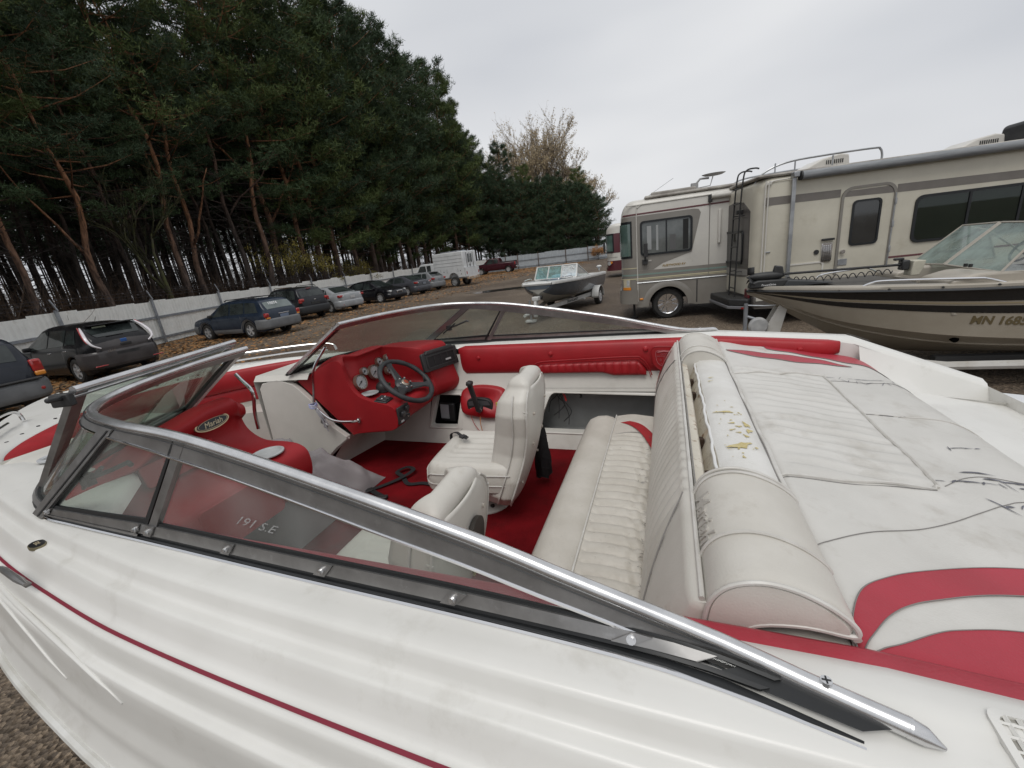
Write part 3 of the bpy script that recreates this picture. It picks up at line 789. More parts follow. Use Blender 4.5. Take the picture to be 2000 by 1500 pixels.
c.block('rear_reflector', redlens, (-2.305, .62, .56), (.05, .24, .07), both=True); c.plate(.55); c.handles([(-.3, .95), (-1.2, .97)], blackp); c.mirrors(.95, 1.06, blackp)
c.block('emblem', chrome, (-2.29, 0, .93), (.02, .1, .07)); c.block('wiper', blackp, (-2.14, .25, 1.16), (.03, .45, .03), .01)
for sd in (1, -1):
    MB().tube([(-1.75, sd * .6, 1.63), (-1.6, sd * .6, 1.7), (-.1, sd * .6, 1.7), (.05, sd * .6, 1.66)], .018, 6).build('roof_rail', blackp, c.root)
c.lines([[(-1.3, .45), (-1.3, 1.0)], [(-.36, .35), (-.36, 1.0)], [(.9, .4), (.95, 1.0)]])

# black hatchback with dark grey tailgate
pb = paint('black_paint', (0.007, 0.007, 0.008))
c = Car('parked_car', 'black electric hatchback with dark grey tailgate and tall curved white tail lights', 'car', (-12.7, 12.85), 156, 4.4, 1.78,
        [(-2.2, .75), (-2.18, .98), (-2.1, 1.12), (-1.75, 1.42), (-1.62, 1.49), (-.9, 1.54), (.1, 1.55), (.55, 1.47), (1.35, 1.02), (1.75, .9), (2.1, .74), (2.2, .6)],
        [(-2.2, 1.02), (-1, 1.0), (.2, .94), (1.35, .9), (2.2, .7)], pb, (-1.32, 1.33), r=.33, zb=.2, style=5, roofk=.24, ends=(.6, .6))
dg = paint('dark_grey_metal_paint', (0.055, 0.05, 0.05))
c.side_window(-1.62, -1.05, -1.45, -1.05, .12); c.side_window(-.98, -.1); c.side_window(-.02, 1.2, -.02, .5); c.top_window(-2.06, -1.78, .74, .86, name='rear_window'); c.top_window(.65, 1.32)
c.rear_bumper(dg, .34, .80, deep=.6, off=.03)
rows = []
for i in range(9):
    t = i / 8 * 2 - 1; y = t * .66; rows.append([(-2.2 - .012 + .03 * t * t, y, .74), (-2.215 + .03 * t * t, y, .86), (-2.2 + .03 * t * t, y, .98), (-2.115 + .03 * t * t, y, 1.10)])
MB().grid(rows).build('tailgate', dg, c.root)
for sd in (1, -1):
    pth = spline([(-1.72, sd * .63, 1.46), (-1.93, sd * .70, 1.30), (-2.1, sd * .74, 1.13), (-2.2, sd * .70, .98), (-2.235, sd * .56, .88)], 5)
    MB().tube(pth, [.015, .022, .028, .032, .035, .038, .04, .04, .04, .04, .038, .036, .034, .032, .03, .028, .026, .024, .022, .02, .015], 8).build('tail_light', mat('white_lens', (.75, .72, .74), .15, coat=1), c.root)
    pth2 = [(p[0] + .03, p[1] + sd * .035, p[2] + .01) for p in pth[:14]]
    MB().tube(pth2, .016, 6).build('tail_light_edge', redlens, c.root)
    c.block('rear_reflector', redlens, (-2.22, sd * .68, .42), (.04, .28, .03))
c.block('badge', mat('blue_badge', (.05, .14, .4), .2, .3), (-2.2, 0, 1.0), (.02, .15, .09), .03); c.block('tailgate_handle', blackp, (-2.225, -.02, .9), (.02, .26, .07)); c.text('LEAF', .085, -2.245, .36, .78, chrome)
c.block('plate_recess', blackp, (-2.235, 0, .66), (.02, .55, .14)); c.block('roof_spoiler', pb, (-1.8, 0, 1.49), (.3, 1.05, .03)); c.block('wiper', blackp, (-2.08, .1, 1.17), (.03, .4, .025), .01); c.block('sticker', mat('pale_sticker', (.35, .4, .3), .6), (-1.79, .25, 1.43), (.02, .3, .04), .003)
c.handles([(-.2, .85), (-1.15, .9)], chrome); c.mirrors(1.0, .98, pb); c.lines([[(-1.0, .35), (-1.05, 1.0)], [(-.06, .3), (-.06, .95)], [(.95, .35), (1.05, .93)]])
MB().tube([(-1.1, 0, 1.56), (-1.25, 0, 1.7)], .006, 5).build('antenna', blackp, c.root)

# blue wagon
pw_ = paint('slate_blue_paint', (0.013, 0.021, 0.036))
c = Car('parked_car', 'slate blue estate car with grey lower cladding and writing on its rear window', 'car', (-11.05, 18.35), 156, 4.8, 1.75,
        [(-2.4, .72), (-2.38, .93), (-2.3, 1.03), (-2.05, 1.36), (-1.9, 1.46), (-1.2, 1.51), (0, 1.53), (.35, 1.48), (1.1, 1.03), (1.9, .9), (2.25, .78), (2.38, .6)],
        [(-2.4, .98), (0, .95), (1.1, .92), (2.3, .72)], pw_, (-1.33, 1.34), r=.335, zb=.24, style=5)
c.side_window(-1.98, -1.2, -1.75, -1.16); c.side_window(-1.12, -.3); c.side_window(-.22, .95, -.22, .42); c.top_window(-2.27, -2.06, .84, .84, name='rear_window', m=mat('pale_rear_glass', (.1, .125, .12), .1, spec=.8, c2=(.16, .19, .185), nscale=2)); c.top_window(.45, 1.05)
c.rear_bumper(gryc, .34, .72, deep=.62, off=.05); c.rear_bumper(gryc, .3, .62, sg=-1, deep=.6)
c.band(-1.0, .98, .2, .42, gryc, name='sill_cladding'); c.archband(gryc)
c.block('tail_light', redlens, (-2.31, .73, .86), (.16, .17, .17), .04, both=True); c.block('tail_light_amber', amberlens, (-2.33, .70, .745), (.13, .15, .06), .02, both=True)
c.block('chrome_strip', chrome, (-2.405, 0, .87), (.02, .5, .03), .008); c.block('plate_recess', mat('grey_blue_plate', (.16, .2, .28), .5), (-2.41, 0, .77), (.015, .4, .13)); c.block('wiper', blackp, (-2.22, -.2, 1.1), (.03, .35, .025), .01)
c.text('10074', .17, -2.21, .25, 1.3, whitep, ry=-.6); c.handles([(-.42, .85), (-1.3, .87)], pw_); c.mirrors(.85, 1.0, blackp)
for sd in (1, -1): MB().tube([(-1.85, sd * .58, 1.49), (-1.7, sd * .58, 1.56), (0, sd * .56, 1.585), (.15, sd * .56, 1.53)], .02, 6).build('roof_rail', blackp, c.root)
c.lines([[(-1.16, .45), (-1.16, .95)], [(-.26, .3), (-.26, .95)], [(.85, .35), (.95, .93)]]); c.block('roof_crossbar', blackp, (-.4, 0, 1.585), (.05, 1.15, .03)); c.block('roof_crossbar', blackp, (-1.35, 0, 1.58), (.05, 1.15, .03))

# black SUV
c = Car('parked_car', 'black SUV with bright red tail lights nosed up to the fence', 'car', (-11.6, 23.6), 148, 4.7, 1.88,
        [(-2.32, .8), (-2.3, 1.02), (-2.2, 1.16), (-1.98, 1.52), (-1.85, 1.64), (-1.1, 1.7), (0, 1.7), (.35, 1.63), (1.05, 1.16), (1.8, 1.02), (2.2, .9), (2.32, .7)],
        [(-2.3, 1.12), (0, 1.05), (1.05, 1.0), (2.3, .85)], paint('black_suv_paint', (0.01, 0.011, 0.014)), (-1.35, 1.35), r=.36, zb=.26)
c.side_window(-1.95, -1.25, -1.8, -1.2); c.side_window(-1.18, -.35); c.side_window(-.27, .9, -.27, .4); c.top_window(-2.19, -2.0, .84, .84, name='rear_window'); c.top_window(.45, 1.0)
c.rear_bumper(mat('black_bumper', (.02, .022, .024), .5), .36, .74, off=.05); c.block('tail_light', redlens, (-2.24, .73, 1.05), (.18, .26, .15), .05, both=True); c.block('tail_light_step', redlens, (-2.24, .8, .95), (.15, .14, .09), .03, both=True)
c.block('rear_reflector', redlens, (-2.33, .66, .5), (.05, .16, .08), both=True); c.block('emblem', chrome, (-2.31, 0, 1.02), (.02, .1, .05)); c.block('plate_recess', blackp, (-2.33, 0, .86), (.02, .5, .14)); c.block('brake_light', redlens, (-1.97, 0, 1.6), (.05, .25, .025), .008)
for sd in (1, -1): MB().tube([(-1.7, sd * .64, 1.68), (-1.55, sd * .64, 1.74), (-.1, sd * .63, 1.75), (.05, sd * .63, 1.69)], .018, 6).build('roof_rail', chrome, c.root)
c.handles([(-.4, .96), (-1.25, .98)], blackp); c.mirrors(.9, 1.08, blackp); c.block('wiper', blackp, (-2.15, .2, 1.2), (.03, .35, .025), .01); c.lines([[(-1.2, .45), (-1.2, 1.05)], [(-.3, .35), (-.3, 1.05)]])

SEDAN = [(-2.35, .75), (-2.33, .96), (-2.2, 1.04), (-1.75, 1.08), (-1.05, 1.38), (-.75, 1.44), (-.2, 1.47), (.25, 1.43), (.5, 1.36), (1.25, .96), (1.9, .86), (2.25, .74), (2.36, .56)]
SB = [(-2.35, .98), (0, .93), (1.25, .88), (2.3, .7)]
def sedan(label, loc, hd, pm, plate=False, style=6, nose=False):
    c = Car('parked_car', label, 'car', loc, hd, 4.75, 1.8, SEDAN, SB, pm, (-1.36, 1.4), r=.33, zb=.2, style=style, roofk=.26)
    c.side_window(-1.25, -.95, -.95, -.92); c.side_window(-.87, -.08, -.87, -.08); c.side_window(0, 1.05, 0, .42); c.top_window(-1.72, -1.0, .8, .84, name='rear_window'); c.top_window(.48, 1.2)
    c.block('tail_light', redlens, (-2.22, .72, .9), (.22, .28, .13), .04, both=True); c.block('tail_light_clear', clearlens, (-2.27, .60, .89), (.15, .13, .06), .02, both=True)
    c.block('headlight', clearlens, (2.1, .68, .69), (.36, .26, .14), .05, both=True, rz=-.35)
    c.rear_bumper(pm, .3, .66, off=.035); c.rear_bumper(pm, .26, .56, sg=-1, off=.035); c.plate(.82, m=mat('pale_plate', (.45, .45, .45), .5) if plate else None)
    c.handles([(-.15, .82), (-.95, .85)], pm); c.mirrors(1.0, .96, pm); c.lines([[(-.9, .42), (-.9, .95)], [(-.04, .3), (-.04, .93)], [(1.0, .35), (1.05, .9)]])
    c.block('rear_reflector', redlens, (-2.36, .62, .42), (.04, .18, .04), both=True)
    return c
sedan('silver saloon between the black SUV and the black saloon', (-10.55, 26.2), 147, paint('silver_paint', (0.27, 0.28, 0.29)), True)
c = sedan('black saloon parked the other way round with its headlights facing out', (-8.75, 29.6), -28, paint('black_saloon_paint', (0.006, 0.006, 0.008)))
c.block('grille', chrome, (2.385, 0, .62), (.03, .55, .16), .03); c.block('grille_mesh', blackp, (2.395, 0, .6), (.03, .42, .1), .02); c.block('indicator', amberlens, (2.0, .78, .71), (.2, .1, .08), .03, both=True)
c.block('window_trim', chrome, (.0, .885, .93), (2.1, .012, .015), .003, both=True)
sedan('charcoal saloon beside the black one, its tail to the lot', (-7.6, 33.4), 148, paint('charcoal_paint', (0.05, 0.052, 0.06)))
pm = paint('grey_silver_paint', (0.17, 0.175, 0.18))
c = Car('parked_car', 'silver grey hatchback next to the white service truck', 'car', (-6.7, 36.4), 148, 4.4, 1.76,
        [(-2.2, .75), (-2.18, .98), (-2.05, 1.1), (-1.65, 1.4), (-1.5, 1.47), (-.8, 1.5), (.1, 1.5), (.5, 1.42), (1.25, 1.0), (1.75, .88), (2.1, .74), (2.2, .56)],
        [(-2.2, 1.0), (0, .94), (1.3, .9), (2.2, .7)], pm, (-1.3, 1.32), r=.32)
c.side_window(-1.55, -1.0, -1.4, -1.0); c.side_window(-.93, -.1); c.side_window(-.02, 1.1, -.02, .45); c.top_window(-2.03, -1.62, .84, .84, name='rear_window'); c.top_window(.6, 1.2); c.rear_bumper(pm, .3, .7, off=.035)
c.block('tail_light', redlens, (-2.1, .7, .95), (.2, .25, .16), .04, both=True); c.plate(.85); c.mirrors(1, .98, pm); c.block('roof_spoiler', pm, (-1.68, 0, 1.47), (.25, 1.0, .03))

# white service truck
wv = mat('white_van_paint', (0.66, 0.67, 0.67), 0.35, c2=(0.56, 0.57, 0.57), nscale=2, coat=.5, dirt=((.25, .2, .15), 2, .6, .4))
root = empty('service_truck', (-4.5, 38.2, 0), R(152), label='white service truck with a tall ribbed utility box and rusty rear bumper', cat='truck', group='vehicles parked along the fence')
b = MB(); b.bb((-2.3, -1.0, 1.35), (.55, 1.0, 2.62)); b.build('utility_box', wv, root, bevel=.06, seg=3)
for z in (1.6, 1.85, 2.1, 2.35):
    for sd in (1, -1): MB().bb((-2.2, sd * 1.0 - .012, z - .012), (.5, sd * 1.0 + .012, z + .012)).build('panel_rib', mat('grey_rib_seam', (.3, .3, .3), .6), root, smooth=False)  # raised ribs in a grey darker than the box paint
def truck_side(y0, y1, nm, m):
    pts = [(-2.45, .72), (-1.72, .72)] + [(-1.25 + .47 * math.cos(R(a)), .62 + .47 * math.sin(R(a))) for a in range(168, 10, -14)] + [(-.78, .72), (.55, .72), (.55, 1.4), (-2.45, 1.4)]
    MB().prism(pts, lambda u, v, d: (u, d, v), y0, y1).build(nm, m, root, smooth=False)
truck_side(1.0, .62, 'side_locker', wv); truck_side(-1.0, -.62, 'side_locker', wv)
for sd in (1, -1):
    for x in (-2.35, -1.72, -.7, -.1, .5): MB().bb((x - .006, sd * 1.003 - .004, .8 if abs(x + 1.25) > .6 else 1.1), (x + .006, sd * 1.003 + .004, 1.38)).build('locker_seam', blackp, root, smooth=False)
    for x, z in ((-1.95, 1.2), (-.4, 1.2), (.2, 1.2), (-2.0, .95), (.25, .95), (-.05, .85)): MB().cyl((x, sd * 1.0, z), (x, sd * 1.015, z), .035, n=10).build('locker_latch', blackp, root)
MB().bb((-2.45, -.62, .6), (1.0, .62, 1.36)).build('bed', wv, root, smooth=False)
MB().bb((-2.52, -.95, .5), (-2.42, .95, .68)).build('rear_bumper', mat('rusty_white_bumper', (.5, .48, .44), .6, c2=(.3, .17, .07), nscale=3, namt=.6), root, bevel=.02)
for sd in (1, -1):
    MB().prism(rrect(-.32 if sd < 0 else .1, 1.75, -.1 if sd < 0 else .32, 2.4, .08), lambda u, v, d: (d, u, v), -2.31, -2.325).build('rear_window', carglass, root, smooth=False)
    MB().box((-2.44, sd * .88, 1.0), (.05, .12, .22)).build('tail_light', redlens, root, bevel=.02)
    MB().bb((-2.325, sd * .48 - .01, 1.4), (-2.3, sd * .48 + .01, 2.5)).build('door_seam', blackp, root, smooth=False)
MB().bb((-2.32, -.008, 1.4), (-2.305, .008, 2.5)).build('door_seam', blackp, root, smooth=False)
MB().box((-2.34, .1, 1.55), (.04, .06, .14)).build('door_handle', blackp, root, bevel=.01)
MB().box((-1, .2, 2.66), (1.6, 1.3, .07)).build('roof_rack', galv, root, bevel=.02)
prof = [(.58, .62), (.58, 1.9), (.75, 1.97), (1.75, 1.97), (1.95, 1.9), (2.45, 1.3), (3.3, 1.15), (3.45, 1.0), (3.5, .6), (3.1, .5)] + [(2.65 + .45 * math.cos(R(a)), .5 + .45 * math.sin(R(a))) for a in range(0, 181, 20)] + [(2.0, .5)]
MB().prism(prof, lambda u, v, d: (u, d, v), -.95, .95).build('cab', wv, root, bevel=.06, seg=3)
for sd in (1, -1):
    for poly in ([(.85, 1.32), (1.25, 1.32), (1.25, 1.82), (.85, 1.82)], [(1.35, 1.32), (2.25, 1.32), (1.88, 1.82), (1.35, 1.82)]): MB().prism(poly, lambda u, v, d: (u, d, v), sd * .952, sd * .962).build('side_window', carglass, root, smooth=False)
MB().prism([(-.8, 0), (.8, 0), (.7, 1), (-.7, 1)], lambda u, v, d: (2.44 - v * .47 + d, u, 1.34 + v * .52), 0, .02).build('windshield', carglass, root, smooth=False)
for x in (-1.25, 2.65):
    for sd in (1, -1): make_wheel(root, x, sd * .85, .38, .24, 8, mat('steel_rim', (.4, .4, .4), .5, .4), sd)

root.scale = (1.08, 1.08, 1.08)

# dark red pickup
pr = paint('dark_red_paint', (0.04, 0.006, 0.011))
c = Car('pickup_truck', 'dark red pickup truck parked past the white service truck', 'truck', (-.2, 56.2), 166, 5.4, 1.95,
        [(-2.75, 1.2), (-2.72, 1.32), (-2.6, 1.34), (-.72, 1.34), (-.62, 1.8), (-.5, 1.9), (.6, 1.92), (.85, 1.85), (1.45, 1.34), (2.4, 1.2), (2.65, 1.05), (2.72, .8)],
        [(-2.75, 1.28), (1.45, 1.2), (2.7, 1.0)], pr, (-1.75, 1.85), r=.4, zb=.42, ends=(.3, .5), roofk=.16)
c.side_window(-.45, .1, -.45, .1); c.side_window(.18, 1.3, .18, .75); c.top_window(.8, 1.4); c.block('tail_light', redlens, (-2.68, .88, 1.1), (.12, .14, .36), .03, both=True)
c.block('rear_bumper', chrome, (-2.83, 0, .66), (.16, 1.8, .2)); c.block('bed_rail', blackp, (-1.65, .87, 1.37), (1.9, .06, .06), both=True); c.mirrors(1.3, 1.32, blackp); c.handles([(.3, 1.15)], pr)
c.block('tonneau_cover', blackp, (-1.68, 0, 1.39), (1.8, 1.6, .05)); c.lines([[(.14, .5), (.14, 1.25)], [(1.3, .55), (1.35, 1.2)]])
# ---------------- motorhomes ----------------
cream = mat('aged_cream_gelcoat', (0.56, 0.53, 0.44), 0.45, c2=(0.49, 0.46, 0.38), nscale=1.6, coat=.15, dirt=((.33, .29, .2), 1.3, .58, .5))
whiteg = mat('white_gelcoat_side', (0.62, 0.60, 0.55), 0.4, c2=(0.54, 0.52, 0.48), nscale=1.4, coat=.15, dirt=((.3, .27, .21), 1.5, .6, .5))
taupe = mat('taupe_stripe', (0.155, 0.14, 0.125), 0.45, c2=(0.18, 0.165, 0.148), nscale=3)
darkt = mat('dark_taupe_paint', (0.09, 0.082, 0.075), 0.4, c2=(0.11, 0.1, 0.092), nscale=2, coat=.2)
champ = mat('champagne_grey_paint', (0.20, 0.185, 0.162), 0.35, c2=(0.235, 0.22, 0.195), nscale=1.5, coat=.4, dirt=((.1, .085, .07), 2, .62, .4))
tealm = mat('faded_teal_stripe', (0.20, 0.27, 0.24), 0.45); creaml = mat('cream_pinstripe', (0.55, 0.5, 0.33), 0.45)
maroon = mat('maroon_stripe', (0.12, 0.04, 0.045), 0.45)
winframe = mat('black_window_frame', (0.008, 0.01, 0.012), 0.35)
rvglass = mat('tinted_rv_glass', (0.012, 0.013, 0.013), 0.05, spec=0.9, c2=(0.03, 0.032, 0.032), nscale=1.2)
curt = mat('grey_curtain', (0.10, 0.10, 0.10), 0.9)
alu = mat('dull_aluminium', (0.42, 0.43, 0.44), 0.35, 0.7, c2=(0.30, 0.31, 0.32), nscale=6)
greyfab = mat('awning_vinyl', (0.26, 0.27, 0.28), 0.6, c2=(0.18, 0.19, 0.2), nscale=3, nvec=(1, 8, 8))
rooftop = mat('dirty_white_roof', (0.42, 0.40, 0.36), 0.7, c2=(0.22, 0.2, 0.18), nscale=3)
def seethru(name): return glassmat(name, (0.36, 0.42, 0.40), 1.0)
def side_fn(y): return lambda u, v, d: (u, y - d, v)     # panels on the -y side, d outward
def window(root, u0, v0, u1, v1, y, r=.09, fr=.035, glass=None, split=(), m=None, sgn=1, name='window'):
    fn = lambda u, v, d: (u, y - sgn * d, v)
    b = MB(); frame(b, rrect(u0, v0, u1, v1, r), rrect(u0 + fr, v0 + fr, u1 - fr, v1 - fr, max(.01, r - fr * .6)), fn, -.01, .022)
    for s_ in split: b.prism([(s_ - .02, v0 + fr), (s_ + .02, v0 + fr), (s_ + .02, v1 - fr), (s_ - .02, v1 - fr)], fn, .002, .02)
    w = b.build(name, winframe, root, smooth=False)
    MB().prism(rrect(u0 + fr * .8, v0 + fr * .8, u1 - fr * .8, v1 - fr * .8, max(.01, r - fr * .5)), fn, .002, .008).build('pane', glass or rvglass, w, smooth=False)
    return w
# --- big cream one on the right: x forward (its nose to the right), origin rear corner on the side we see
C2 = (5.18, 8.6)
rv = empty('motorhome', (*C2, 0), R(-10.5), label='cream motorhome with taupe stripe, rear ladder and rolled awning at the right edge', cat='motorhome')
Wd, Ht, Ln2 = 2.4, 2.86, 9.0
# shell cross-section swept along x, rear rounded
def shell(root, x0, x1, rear_b, front_b, z0, z1, W_, m, name='wall', r=.16):
    rows = []
    n = 40
    def sec(x, inset, dz=0):
        pts = rrect(inset, z0, W_ - inset, z1 - dz, r, 5)
        return [(x, p[0], p[1]) for p in pts]
    st = []
    for q in range(7):
        a = q / 6 * math.pi / 2; st.append((x0 - rear_b * math.sin(math.pi / 2 - a) + rear_b * 0, .28 * (1 - math.sin(a)) ** 1.0 * rear_b / .3, .13 * (1 - math.sin(a)) * rear_b / .3))
    for x, i_, dz in st: rows.append(sec(x, i_, dz))
    for q in range(1, 9): rows.append(sec(lerp(x0, x1, q / 8), 0))
    if front_b:
        for q in range(1, 7):
            a = q / 6 * math.pi / 2; rows.append(sec(x1 + front_b * math.sin(a), .3 * (1 - math.cos(a)) * front_b / .3, .25 * (1 - math.cos(a)) * front_b / .3))
    b = MB(); b.grid(rows, cv=True); nn = len(rows[0]); k = len(rows)
    b.f.append(tuple(range(nn))); b.f.append(tuple((k - 1) * nn + i for i in range(nn))[::-1]); b.m += [0, 0]
    return b.build(name, m, root, ang=30)
shell(rv, 0.25, Ln2, .28, .0, .62, Ht, Wd, cream)
MB().bb((-.03, .02, Ht - .005), (Ln2, Wd - .02, Ht + .055)).build('roof', rooftop, rv, bevel=.04, seg=3)
# lower skirt
b = MB(); pts = [(.02, .62), (.02, .36), (1.35, .3)] + [(1.9 + .5 * math.cos(R(a)), .42 + .42 * math.sin(R(a))) for a in range(180, -1, -15)] + [(2.5, .3), (Ln2, .3), (Ln2, .62)]
b.prism(pts, lambda u, v, d: (u, d, v), .01, .1); b.prism(pts, lambda u, v, d: (u, d, v), Wd - .1, Wd - .01); b.build('skirt', darkt, rv, smooth=False)
fn0 = lambda u, v, d: (u, -d, v)
def strip(root, pts, m, d=.004, name='stripe', fn=None): return MB().prism(pts, fn or fn0, -.002, d).build(name, m, root, smooth=False)
strip(rv, [(.10, 2.35), (1.42, 2.335), (1.42, 2.475), (.10, 2.495)], taupe); strip(rv, [(2.36, 2.3), (Ln2, 2.2), (Ln2, 2.34), (2.36, 2.44)], taupe)
strip(rv, [(2.36, 1.12), (Ln2, 1.10), (Ln2, 1.135), (2.36, 1.155)], maroon); strip(rv, [(.06, .86), (.16, .86), (1.38, .86), (1.38, .89), (.06, .89)], taupe)
strip(rv, [(.1, .76), (1.38, .76), (1.38, .81), (.1, .81)], mat('white_lower_stripe', (.55, .53, .47), .5))
# corner mouldings
for u, nm in ((.155, 'corner_trim'), (.10, 'corner_trim')):
    pth = [(u, -.012, .65), (u, -.012, 2.62), (u + .03, -.012, 2.72), (u + .12, -.01, 2.78), (u + .75, -.01, 2.79)]
    MB().tube(spline(pth, 4), .013, 6).build(nm, whiteg, rv)
# door
d_ = MB(); outer = rrect(1.43, .55, 2.35, 2.5, .2, 6); inner = rrect(1.475, .6, 2.305, 2.455, .17, 6); frame(d_, outer, inner, fn0, -.01, .03)
door = d_.build('door', mat('door_trim', (.24, .225, .2), .45, .3), rv, smooth=False)
MB().prism(rrect(1.475, .6, 2.305, 2.455, .17, 6), fn0, -.004, .016).build('door_panel', cream, door, smooth=False)
strip(rv, [(1.48, 2.33), (2.30, 2.305), (2.30, 2.40), (2.25, 2.43), (1.55, 2.43), (1.48, 2.40)], taupe, .019)
window(rv, 1.63, 1.43, 2.12, 2.25, -.016, .08, .035)
b = MB(); b.cyl((1.535, -.015, 1.34), (1.535, -.055, 1.34), .035, .03, 14); b.cyl((1.535, -.055, 1.34), (1.535, -.075, 1.34), .042, .036, 14); b.build('door_knob', chrome, rv)
MB().prism([(1.48, 1.08), (1.64, 1.08), (1.64, 1.2), (1.48, 1.2)], fn0, .016, .03).build('lock_plate', alu, rv, bevel=.004)
for z in (.95, 1.3, 1.75, 2.15): MB().box((2.34, -.035, z), (.035, .03, .11)).build('hinge', alu, rv, bevel=.006)
MB().tube([(2.335, -.03, .62), (2.335, -.03, 2.3)], .012, 6).build('hinge_rod', alu, rv)
# grab handle / porch light
gp = MB(); gp.prism(rrect(1.17, 1.18, 1.36, 1.53, .03), fn0, 0, .03); gp.build('grab_panel', chrome, rv, bevel=.006)
for q in range(4): MB().box((1.205 + q * .038, -.04, 1.36), (.014, .02, .27)).build('grab_bar', chrome, rv, bevel=.004)
MB().box((1.26, -.04, 1.6), (.22, .05, .04)).build('porch_light', blackp, rv, bevel=.01)
MB().cyl((1.09, -.001, 1.38), (1.09, -.02, 1.38), .045, n=16).build('lock', blackp, rv)
MB().box((.2, -.012, 1.48), (.1, .02, .025)).build('marker_light', alu, rv, bevel=.006)
# windows
w = window(rv, 2.68, 1.36, 5.35, 2.2, -.004, .13, .045, split=(3.55, 4.35), glass=seethru('big_window_glass'))
MB().bb((2.72, .05, 1.38), (5.3, .9, 2.18)).build('window_recess', mat('dark_cabin', (.018, .018, .018), .9), rv, smooth=False)
for u, wd in ((2.84, .09), (3.38, .13), (3.72, .3)): MB().prism([(u, 1.42), (u + wd, 1.42), (u + wd, 2.1), (u, 2.1)], lambda a, b_, d: (a, .02 + d, b_), 0, .015).build('curtain', curt, rv, smooth=False)
MB().bb((2.75, .012, 1.44), (3.5, .03, 1.5)).build('blind_rail', curt, rv, smooth=False)
# compartment doors
def comp(root, u0, v0, u1, v1, m, tr):
    b = MB(); frame(b, rrect(u0, v0, u1, v1, .06), rrect(u0 + .03, v0 + .03, u1 - .03, v1 - .03, .05), fn0, -.002, .014); k_ = b.build('locker_door', tr, root, smooth=False); return k_
comp(rv, .56, .66, 1.24, 1.2, cream, whiteg); comp(rv, 2.45, .66, 3.3, 1.02, cream, whiteg)
# awning
MB().cyl((.66, -.13, 2.80), (Ln2 - .1, -.13, 2.83), .075, n=20).build('awning_roll', greyfab, rv)
for x in (.66, ): MB().cyl((x - .03, -.13, 2.80), (x, -.13, 2.80), .082, n=20).build('awning_cap', blackp, rv)
b = MB(); b.box((.56, -.09, 1.65), (.07, .05, 2.35)); b.build('awning_arm', alu, rv, bevel=.008); MB().box((.57, -.10, 2.83), (.11, .14, .1)).build('awning_bracket', alu, rv, bevel=.015); MB().box((.58, -.1, .55), (.12, .1, .16)).build('arm_foot', alu, rv, bevel=.01)
MB().bb((.7, -.03, 2.77), (Ln2, 0, 2.87)).build('gutter', rooftop, rv, bevel=.01)
# roof things
b = MB(); b.tube(spline([(-.02, .35, 2.70), (.15, .3, 2.96), (.55, .26, 3.10), (1.2, .24, 3.13), (2.0, .22, 3.13), (2.12, .22, 3.10), (2.16, .22, 3.0), (2.16, .22, 2.9)], 5), .018, 8)
for x in (.35, .7, 1.35): b.tube([(x, .25, 2.88), (x, .25, 3.11)], .013, 6)
b.build('roof_rail', alu, rv); b = MB(); b.tube(spline([(-.02, Wd - .35, 2.70), (.15, Wd - .3, 2.96), (.55, Wd - .26, 3.10), (2.0, Wd - .22, 3.13), (2.16, Wd - .22, 3.0), (2.16, Wd - .22, 2.9)], 5), .018, 8); b.build('roof_rail', alu, rv)
def ac(root, x, y, z, l=.75, nm='air_conditioner', m=None):
    pr_ = [(-l / 2, 0), (-l / 2 - .02, .05), (-l * .1, .2), (l * .3, .25), (l / 2, .22), (l / 2 + .03, 0)]
    o = MB().prism(pr_, lambda u, v, d: (x + u, y + d, z + v), -.32, .32).build(nm, m or whiteg, root, bevel=.03, seg=3)
    for q in range(9): MB().box((x - l * .02 + q * .035, y - .325, z + .12), (.014, .012, .07)).build('vent_slot', blackp, o, smooth=False)
    return o
ac(rv, 1.35, .75, 2.9); ac(rv, 4.15, 1.1, 2.9, .75); 
b = MB(); b.prism([(-.4, 0), (-.34, .35), (.1, .42), (.45, .38), (.5, 0)], lambda u, v, d: (5.0 + u, .75 + d, 2.92 + v), -.3, .3); b.build('roof_pod', blackp, rv, bevel=.06, seg=3)
# rear wall: window, dark panel, ladder, bumper
rf = lambda u, v, d: (-.035 - d - .0 + .0, u, v)
def rearp(u, v, d):
    # follow the rounded rear cap
    t = min(u, Wd - u); k = .0 if t > .34 else (.34 - t) ** 2 * 1.0
    up = max(0, v - (Ht - .35)); return (-.03 - d + k + up * up * .5, u, v)
def rpoly(poly, m, name, d0=.0, d1=.006, sub=6):
    b = MB(); us = [p[0] for p in poly]
    b.prism(poly, rearp, d0, d1); return b.build(name, m, rv, smooth=False)
rpoly([(.30, 1.02), (.7, .98), (1.2, .97), (1.7, .98), (2.1, 1.02), (2.08, 2.3), (1.7, 2.5), (1.2, 2.55), (.7, 2.5), (.32, 2.3)], darkt, 'rear_panel', -.01, .006)
rpoly([(.34, 1.03), (1.2, 1.0), (2.06, 1.03), (2.06, 1.15), (.34, 1.15)], mat('light_taupe', (.28, .27, .25), .5), 'rear_stripe', .0, .012)
b = MB(); frame(b, rrect(.62, 1.25, 1.78, 1.95, .1), rrect(.67, 1.3, 1.73, 1.9, .08), rearp, 0, .03); b.build('rear_window', winframe, rv, smooth=False)
MB().prism(rrect(.66, 1.29, 1.74, 1.91, .08), rearp, .006, .014).build('rear_pane', rvglass, rv, smooth=False)
for q in range(5): MB().box((.02 if 0 < q < 4 else .06, .55 + q * .32, Ht - .09), (.05, .09, .03)).build('clearance_light', redlens, rv, bevel=.008)
b = MB()
